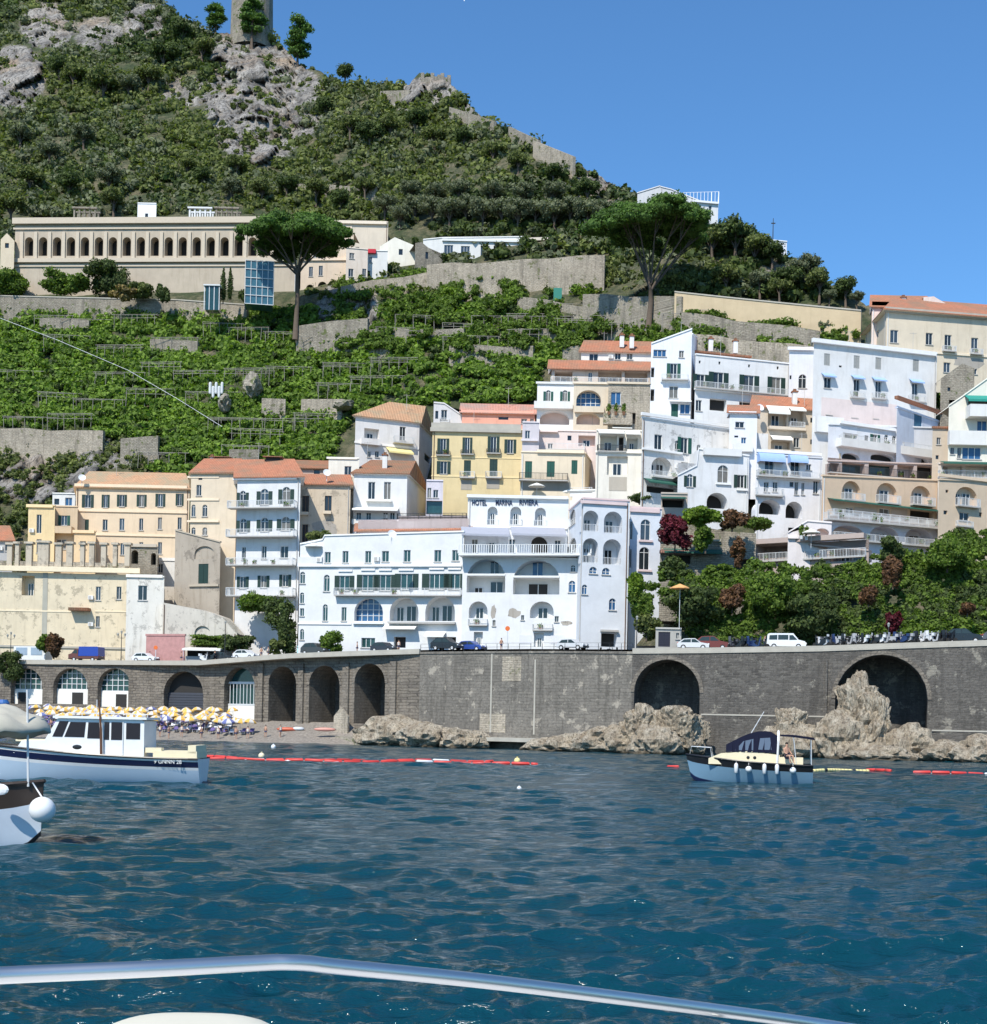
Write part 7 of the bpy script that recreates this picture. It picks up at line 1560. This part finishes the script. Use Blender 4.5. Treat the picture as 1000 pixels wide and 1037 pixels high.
def person_mesh(pose, seed):
    """one continuous skinned body; returns object with clothing children"""
    rr = random.Random(seed)
    if pose == 'stand': J = dict(pel=(0, 0, .92), wa=(0, 0, 1.08), ch=(0, 0, 1.34), nk=(0, 0, 1.48), hd=(0, -.02, 1.60), tp=(0, -.02, 1.72), sl=(-.18, 0, 1.40), sr=(.18, 0, 1.40), el=(-.25, .03, 1.14), er=(.27, -.02, 1.14), hl=(-.27, -.08, .92), hr=(.30, -.1, .93), kl=(-.11, -.02, .50), kr=(.12, .02, .50), al=(-.12, .03, .09), ar=(.14, .05, .09), tl=(-.13, -.12, .03), tr=(.16, -.1, .03), hpl=(-.09, 0, .88), hpr=(.09, 0, .88))
    elif pose == 'sit': J = dict(pel=(0, 0, .45), wa=(0, .03, .60), ch=(0, .05, .86), nk=(0, .03, 1.0), hd=(0, 0, 1.12), tp=(0, 0, 1.24), sl=(-.18, .04, .92), sr=(.18, .04, .92), el=(-.24, -.05, .68), er=(.24, -.05, .68), hl=(-.18, -.28, .58), hr=(.18, -.28, .58), kl=(-.13, -.42, .5), kr=(.13, -.42, .5), al=(-.13, -.45, .09), ar=(.13, -.47, .09), tl=(-.13, -.6, .04), tr=(.13, -.6, .04), hpl=(-.09, -.03, .45), hpr=(.09, -.03, .45))
    else: J = dict(pel=(0, 0, .5), wa=(0, .16, .5), ch=(0, .4, .56), nk=(0, .52, .64), hd=(0, .62, .70), tp=(0, .72, .76), sl=(-.18, .46, .58), sr=(.18, .46, .58), el=(-.27, .25, .5), er=(.27, .25, .5), hl=(-.25, 0, .5), hr=(.25, 0, .5), kl=(-.1, -.42, .56), kr=(.1, -.42, .5), al=(-.1, -.8, .46), ar=(.1, -.84, .45), tl=(-.1, -.88, .55), tr=(.1, -.92, .53), hpl=(-.09, -.03, .5), hpr=(.09, -.03, .5))
    Rr = dict(pel=.13, wa=.12, ch=.15, nk=.06, hd=.095, tp=.07, sl=.065, sr=.065, el=.045, er=.045, hl=.035, hr=.035, kl=.06, kr=.06, al=.04, ar=.04, tl=.03, tr=.03, hpl=.1, hpr=.1)
    E = [('pel', 'wa'), ('wa', 'ch'), ('ch', 'nk'), ('nk', 'hd'), ('hd', 'tp'), ('ch', 'sl'), ('ch', 'sr'), ('sl', 'el'), ('sr', 'er'), ('el', 'hl'), ('er', 'hr'), ('pel', 'hpl'), ('pel', 'hpr'), ('hpl', 'kl'), ('hpr', 'kr'), ('kl', 'al'), ('kr', 'ar'), ('al', 'tl'), ('ar', 'tr')]
    ks = list(J); me = bpy.data.meshes.new('person'); me.from_pydata([J[k] for k in ks], [(ks.index(a), ks.index(b)) for a, b in E], []); me.materials.append(M['skin'])
    o = bpy.data.objects.new('person', me); COL.objects.link(o); md = o.modifiers.new('skin', 'SKIN'); sk = me.skin_vertices[0].data
    for i, k in enumerate(ks): sk[i].radius = (Rr[k], Rr[k])
    sk[0].use_root = True; o.modifiers.new('sub', 'SUBSURF').levels = 1; o.modifiers['sub'].render_levels = 1; md.use_smooth_shade = True
    hr = MB(); h = Vector(J['hd']); t = Vector(J['tp']); hr.ball(h.lerp(t, .75) + Vector((0, .02, .02)), (.10, .11, .08)); ho = hr.build('hair', plain('dark_hair', (.03, .02, .015), .8), o, True)
    c = MB(); p, w, ch = Vector(J['pel']), Vector(J['wa']), Vector(J['ch'])
    hp = (Vector(J['hpl'])+Vector(J['hpr']))/2; c.tube([p.lerp(w, .25), p, hp.lerp((Vector(J['kl'])+Vector(J['kr']))/2, .25)], [.165, .19, .19], 10); co = c.build('shorts', M['skirt'], o, True)
    L = [ho, co]
    if seed % 2: s = MB(); s.tube([w - (w-p)*.2, w.lerp(ch, .5), ch, ch.lerp(Vector(J['nk']), .5)], [.165, .175, .20, .12], 10); L.append(s.build('shirt', M['shirt'], o, True))
    kids(o, *L); return o

def make_people():
    M['skirt'] = plain('navy_cloth', (.03, .04, .10), .9); M['shirt'] = plain('pale_cloth', (.6, .55, .5), .9)
    pr = {('stand', 0): person_mesh('stand', 0), ('stand', 1): person_mesh('stand', 1), ('sit', 0): person_mesh('sit', 2), ('lie', 0): person_mesh('lie', 4)}; first = set(); rr = random.Random(6)
    bz = lambda px, d: -.45 + 3.5*(max(0, 1-(d+1)/(interp(px, [(0, 24), (200, 21), (300, 15)])))**.9)
    def put(pose, v, x, y, z, rz, lab, grp=None):
        k = (pose, v); o = pr[k] if k not in first else copy_tree(pr[k]); first.add(k); o.location = (x, y, z); o.rotation_euler = (0, 0, rz); o['label'] = lab; o['category'] = 'person'
        if grp: o['group'] = grp
    ws = ['left of the boat cabin', 'just left of the boat windscreen', 'behind the boat cabin', 'right of the boat cabin', 'near the long dark shutter', 'at the right end of the beach']
    for i, (px, d) in enumerate(((18, 13), (9, 14), (28, 15), (45, 16), (150, 16.5), (163, 16), (172, 17), (185, 15.5), (205, 16), (222, 15), (240, 14), (252, 13), (270, 11), (285, 10))):
        Y = Yw(px)-d; c = P(px, 700, Y); w = ws[min(5, int(px/50))]
        put('stand', i % 2, c.x, c.y, bz(px, d)+.02, rr.uniform(-1, 4), ('bare chested' if i % 2 == 0 else 'pale shirted') + ' bather standing at the water edge ' + w, 'bathers standing on the beach')
    for i, (px, d) in enumerate(((52, 11), (75, 8.5), (98, 11), (120, 13.5), (168, 10), (190, 12.5), (210, 8), (230, 11))):
        Y = Yw(px)-d; c = P(px, 700, Y); put('lie' if i % 2 else 'sit', 0, c.x, c.y, bz(px, d)+.02, rr.uniform(-.4, .4), ('bather lying' if i % 2 else 'bather sitting') + ' under the umbrellas ' + ws[min(5, int(px/50))], 'bathers under the umbrellas')
    for i, (px, off) in enumerate(((184, 3), (218, 3), (265, 3.5), (272, 3.0), (362, 4), (404, 4), (508, 5), (775, 3), (152, 4))):
        c = P(px, 650, Yw(px)+off); put('stand', 1 if i % 2 else 0, c.x, c.y, road_z(px)+.02, rr.uniform(0, 6), 'person walking on the coast road ' + ('by the snack stall' if px < 240 else 'by the hanging creeper' if px < 300 else 'before the hotel left wing' if px < 450 else 'before the hotel centre' if px < 600 else 'beside the white van') + (' in shorts' if i % 2 == 0 else ' in a pale shirt'), 'people on the coast road')
    # man on the covered boat
    c = P(797, 770, 84); put('sit', 0, c.x, c.y, 1.25, .5, 'bare chested man sitting in the back of the covered motorboat')

def make_details():
    # swimming booms
    rng = random.Random(9)
    def boom(label, pts, seg=1.5, m='red', alt=None, r=.14):
        root = empty('float_line', (pts[0].x, pts[0].y, 0), label, 'float line'); L = [(b-a).length for a, b in zip(pts, pts[1:])]; tot = sum(L)
        t = 0; i = 0; red = MB(); whi = MB(); rope = []
        def at(t):
            for a, b, l in zip(pts, pts[1:], L):
                if t <= l: return a.lerp(b, t/l)
                t -= l
            return pts[-1].copy()
        while t < tot-.2:
            a, b = at(t), at(min(tot, t+seg*.93)); a.z = .06+.05*math.sin(t*.7); b.z = .06+.05*math.sin((t+seg)*.7); q = whi if (i % 9 == 4) else red; mid = a.lerp(b, .5)
            q.tube([a, a.lerp(b, .06), b.lerp(a, .06), b], [r*.5, r, r, r*.5], 8); t += seg; i += 1
        red.build('red_floats', M[m], root, True); 
        if whi.v: whi.build('white_floats', M[alt or 'white'], root, True)
        rp = MB(); rp.tube([at(tot*k/40) + Vector((0, 0, .03)) for k in range(41)], .025, 4); rp.build('rope', M['rail'], root)
    W0 = lambda px, py: (lambda Y: Vector((P(px, py, Y).x, Y, 0)))(EYE*1400/(py - HY - (px-500)*SR))
    boom('long red float line lying on the water right of the cabin boat', [W0(206, 767), W0(262, 770), W0(340, 772), W0(440, 772.5), W0(545, 775)], 1.6)
    boom('second red float line just beyond the first one', [W0(209, 769), W0(300, 771), W0(400, 770.5), W0(500, 771.5)], 1.6, r=.1)
    boom('short red float line at the right edge of the bay', [W0(925, 783), W0(965, 784), W0(1040, 785)], 1.5); boom('short red float piece between the dotted floats and the right edge', [W0(878, 780.5), W0(903, 782)], 1.2)
    boom('yellow and black dotted floats right of the covered motorboat', [W0(824, 781.5), W0(850, 781), W0(880, 781)], .42, 'yawn', 'black', .13); boom('tiny pink float piece left of the covered motorboat', [W0(676, 777), W0(688, 777.5)], 1.2, r=.1)
    for px, py, lab, m in ((265, 767, 'small cream buoy on the red float line', 'creamdeck'), (524, 772, 'yellow buoy near the right end of the float line', 'yawn'), (277, 757.5, 'small white buoy near the beach', 'white'), (526, 801, 'little white buoy out on the open water', 'white')):
        c = W0(px, py); mb = MB(); r = .28 if py < 800 else .12; mb.ball((c.x, c.y, .12), r, 12, 8); mb.tube([(c.x, c.y, .1), (c.x, c.y, .12+r*1.4)], r*.25, 6); tag(mb.build('buoy', M[m], None, True, origin=(c.x, c.y, 0)), lab, 'buoy')
    # street lamps
    for i, (px, off, h, lab) in enumerate(((11, 1.5, 4.2, 'black three lantern street lamp at the far left of the road'), (123, 1.5, 4.4, 'three lantern street lamp before the pillar building'), (228, 1.4, 5.6, 'tall plain lamp post by the hedge'), (645, 1.4, 3.8, 'lamp post beside the hotel tower'), (900, 1.3, 2.2, 'low lamp post among the scooters'))):
        c = P(px, 650, Yw(px)+off); c.z = road_z(px); root = empty('street_lamp', c, lab, 'street lamp', 'street lamps along the coast road'); mb = MB(); mb.tube([c, c+Vector((0, 0, .5)), c+Vector((0, 0, h))], [.12, .07, .05], 8)
        arms = ((-.55, -.4), (0, 0), (.55, -.4)) if i < 2 else ((0, 0),)
        for dx, dz in arms: mb.tube([c+Vector((0, 0, h-.7)), c+Vector((dx, 0, h-.6)), c+Vector((dx, 0, h+dz))], .03, 5)
        mb.build('post', M['drail'], root)
        for dx, dz in arms: g = MB(); g.lathe(c+Vector((dx, 0, h+dz)), [(.08, 0), (.17, .35), (.2, .38), (.03, .55)], 6); g.build('lantern', plain('lantern_glass', (.35, .35, .32), .3), root)
    for px, off, h, lab in ((514, 1.0, 2.9, 'round orange road sign on a pole before the hotel'), (158, 1.6, 2.4, 'small road sign by the pink panel')):
        c = P(px, 650, Yw(px)+off); c.z = road_z(px); root = empty('road_sign', c, lab, 'road sign'); mb = MB(); mb.tube([c, c+Vector((0, 0, h))], .06, 6); mb.build('pole', M['rail'], root)
        g = MB(); n = 18; vs = []
        for y in (-.05, -.08): vs += [c+Vector((.32*cos(2*pi*k/n), y, h-.1+.32*sin(2*pi*k/n))) for k in range(n)]
        g.add(vs, [tuple(range(n)), tuple(range(2*n-1, n-1, -1))] + [(k, (k+1) % n, n+(k+1) % n, n+k) for k in range(n)]); g.build('disc', plain('orange_sign', (.75, .16, .03), .5), root)
    # snack stall
    c = P(206, 655, Yw(206)+6); c.z = road_z(206); root = empty('snack_stall', c, 'snack stall with a long white roof under the clipped hedge', 'stall'); mb = MB(); mb.hexa([c+Vector(v) for v in ((-3, -1.6, 1.95), (3, -1.6, 1.95), (3, 1.5, 2.45), (-3, 1.5, 2.45), (-3, -1.6, 2.25), (3, -1.6, 2.25), (3, 1.5, 2.6), (-3, 1.5, 2.6))]); mb.build('roof', M['wawn'], root)
    mb = MB(); mb.box(c+Vector((0, 0, .55)), (5.4, 1, 1.1)); mb.build('counter', M['slab'], root); mb = MB(); mb.box(c+Vector((0, 1.4, 1.1)), (5.6, .1, 2.2)); mb.build('back_panel', M['dark'], root); mb = MB()
    for x in (-2.8, 2.8): mb.tube([c+Vector((x, -1.4, 0)), c+Vector((x, -1.4, 2))], .05, 6)
    mb.build('post', M['rail'], root)
    for px, w, lab in ((36, 34, 'white shuttered shop front behind the left street lamp'),):
        s = Seg(P(14, 655, Yw(14)+6), P(46, 655, Yw(46)+6)); mb = MB(); z = road_z(30); sbox(mb, s, 0, z, s.L, z+2.6, 0, 2); r = empty('shop_front', s.w(0, z), 'low white shop front with two blue grey panes at far left', 'shop'); mb.build('wall', M['frame'], r)
        for f in (.08, .55): mb = MB(); sbox(mb, s, s.L*f, z+1.2, s.L*(f+.35), z+2.4, -.06, -.003); mb.build('window', plain('blue_grey_pane', (.30, .38, .46), .3), r)
    # parasols on terraces and by the hotel
    for px, py, Y, rad, m, lab in ((689, 594, Yw(689)+5, 1.3, 'oawn', 'orange and white parasol on a tall pole over the kiosk'), (544, 491, 229, 1.4, 'wawn', 'small white tent like parasol on the hotel roof'), (318, 552, YB(310, 655), 1.4, 'wawn', 'cream parasol on the left wing roof garden'), (822, 538, YB(798, 560)-9, 1.3, 'wawn', 'white parasol on the pink stair terrace')):
        c = P(px, py, Y); root = empty('parasol', c - Vector((0, 0, 2.4 if 'tall' not in lab else 5.4)), lab, 'parasol'); mb = MB(); mb.tube([root.location, c+Vector((0, 0, .3))], .04, 6); mb.build('pole', M['rail'], root)
        cn = MB(); cn.lathe(c, [(rad, -.3), (rad, -.18), (rad*.5, .1), (.03, .35)], 10); cn.build('canopy', M[m], root)
    # potted plants along terraces
    i = 0
    for px, py, Y, lab in ((617, 420, YB(615, 460)-1.4, 'potted cactus left on the planted terrace'), (624, 420, YB(615, 460)-1.4, 'potted cactus second on the planted terrace'), (632, 420, YB(615, 460)-1.4, 'potted cactus at the right of the planted terrace'), (812, 546, YB(798, 560)-8.2, 'white planter by the curved stairs'), (817, 547, YB(798, 560)-8.2, 'second white planter by the curved stairs')):
        c = P(px, py, Y); root = empty('potted_plant', c, lab, 'potted plant', 'potted plants on the terraces'); mb = MB(); mb.lathe(c, [(.2, 0), (.3, .5), (.33, .52)], 10); mb.build('pot', M['tileb'] if 'cactus' in lab else M['white'], root)
        mesh_obj('leaves', leaf_mesh('leaves', [(0, 0, 1.0), (0, 0, 1.5)], [(.4, .4, .5), (.3, .3, .5)], 60, .16, M['ivy'], i), root); i += 1
    vehicle('delivery_truck', 'blue covered truck with a red brown cab on the road at left', 'truck', 88, (.02, .05, .32), 'truck', flip=-1)
    vehicle('parked_car', 'white car on the road before the pink boards', 'car', 148, (.75, .75, .75), 'car'); vehicle('parked_car', 'white car parked by the hanging creeper left of the hotel', 'car', 250, (.7, .7, .7), 'car', 2.4); vehicle('parked_car', 'dark car just left of the hotel creeper', 'car', 228, (.03, .035, .04), 'car', 4.5)
    vehicle('parked_car', 'open topped dark utility car before the hotel left wing', 'car', 320, (.05, .05, .05), 'suv', 2.4); vehicle('parked_car', 'long black car before the hotel arches', 'car', 453, (.015, .015, .02), 'suv', 3.0); vehicle('parked_car', 'low dark car before the hotel arcade', 'car', 390, (.03, .03, .04), 'car', 3.5)
    vehicle('parked_car', 'white and black car before the hotel central block', 'car', 580, (.6, .6, .6), 'car', 3.0); vehicle('parked_car', 'small blue car at the hotel entrance', 'car', 478, (.03, .07, .3), 'car', 6)
    vehicle('parked_van', 'white van parked under the green garden slope', 'van', 797, (.78, .78, .78), 'van', 3.2); vehicle('parked_car', 'white car half hidden left of the red jeep', 'car', 703, (.65, .65, .65), 'car', 3.2); vehicle('parked_car', 'dark red jeep beside the kiosk', 'car', 722, (.16, .03, .02), 'suv', 3.6)
    vehicle('parked_car', 'big black car at the right end of the scooter row', 'car', 976, (.012, .014, .02), 'suv', 3.0); vehicle('parked_car', 'grey car at the far right edge behind the parapet', 'car', 1012, (.1, .1, .11), 'car', 3.0)
    # parking canopy of the beach: blue bin and kayaks
    c = P(3, 700, Yw(3)-3); mb = MB(); mb.lathe(Vector((c.x, c.y, 1.6)), [(1.0, 0), (1.05, .2), (1.05, 3.4), (.7, 3.9)], 16); tag(mb.build('water_tank', plain('blue_tank', (.03, .12, .35), .5), origin=(c.x, c.y, 1.6)), 'blue cylindrical tank at the far left of the beach', 'tank')
    for px, d, lab, col in ((292, 6, 'orange kayak lying on the quay end of the beach', (.55, .12, .06)), (330, 6.5, 'stacked pink boards on the stone quay', (.6, .28, .22)), (303, 5, 'white basin on the stone quay', (.6, .62, .65))):
        Y = Yw(px)-d; c = P(px, 700, Y); mb = MB(); mb.ball((c.x, c.y, 1.9 if px < 300 else 2.0), (1.6 if 'basin' not in lab else .9, .4, .28), 14, 6); tag(mb.build('kayak' if px != 303 else 'basin', plain('hull_%d' % px, col, .5), None, True, origin=(c.x, c.y, 1.6)), lab, 'kayak' if px != 303 else 'basin')

def make_world():
    w = bpy.data.worlds.new('World'); SC.world = w; w.use_nodes = True; nt = w.node_tree; bg = nt.nodes['Background']
    sky = nt.nodes.new('ShaderNodeTexSky'); sky.sky_type = 'NISHITA'; sky.sun_disc = False; el, rot = SUN
    sky.sun_elevation = radians(el); sky.sun_rotation = radians(rot); sky.air_density = 1.0; sky.dust_density = .25; sky.ozone_density = 2.5; sky.altitude = 10
    mu = nt.nodes.new('ShaderNodeMix'); mu.data_type = 'RGBA'; mu.blend_type = 'MULTIPLY'; mu.inputs[0].default_value = 1; mu.inputs[7].default_value = (.67, 1.08, 1.38, 1); nt.links.new(sky.outputs[0], mu.inputs[6]); nt.links.new(mu.outputs[2], bg.inputs[0]); bg.inputs[1].default_value = SKYS
    L = bpy.data.lights.new('sun', 'SUN'); L.energy = SUNE; L.angle = radians(.53); L.color = (1, .95, .86); o = bpy.data.objects.new('sun', L); COL.objects.link(o)
    d = Vector((sin(radians(rot))*cos(radians(el)), cos(radians(rot))*cos(radians(el)), sin(radians(el)))); o.rotation_euler = d.to_track_quat('Z', 'Y').to_euler(); o.location = (-60, -60, 150)

def make_camera():
    cd = bpy.data.cameras.new('camera'); cd.sensor_fit = 'HORIZONTAL'; cd.sensor_width = 36; cd.lens = 36*F/1000; cd.shift_y = (HY-518.5)/1000; cd.clip_end = 8000; cd.clip_start = .1
    o = bpy.data.objects.new('camera', cd); COL.objects.link(o); o.location = (0, 0, EYE); o.rotation_euler = (Matrix.Rotation(pi/2, 3, 'X') @ Matrix.Rotation(ROLL, 3, 'Z')).to_euler(); SC.camera = o

SUN = (49, 205); SKYS = .12; SUNE = 4.8; EXPO = .14
def main():
    setup_mats(); make_leafmats()
    M['boatglass'] = plain('tinted_boat_glass', (.022, .018, .022), .35, spec=.3)
    M['redf'] = plain('red_flower_box', (.5, .02, .04), .8); M['cabpaint'] = plain('red_brown_cab', (.14, .05, .04), .35); M['oawn'] = plain('orange_canvas', (.75, .38, .14), .9); M['bluesteel'] = plain('blue_steel', (.25, .36, .42), .4); M['creampad'] = plain('cream_vinyl', (.72, .68, .55), .5, var=.04)
    M['shorerock'] = M['rubble']
    make_camera(); make_world(); make_terrain(); make_sea(); make_ground(); make_sea_walls(); make_rocks(); make_terrace_walls()
    make_town(); roof_things(); make_vegetation(); make_trees(); make_pergolas()
    boat_cabin(); boat_covered(); boat_left(); own_boat(); make_umbrellas(); make_people(); make_scooters(); make_details()
    vs = SC.view_settings; SC.display_settings.display_device = 'sRGB'; vs.view_transform = 'Standard'; vs.look = 'None'; vs.exposure = EXPO; vs.gamma = 1
    SC.render.engine = 'CYCLES'; SC.cycles.max_bounces = 6
main()
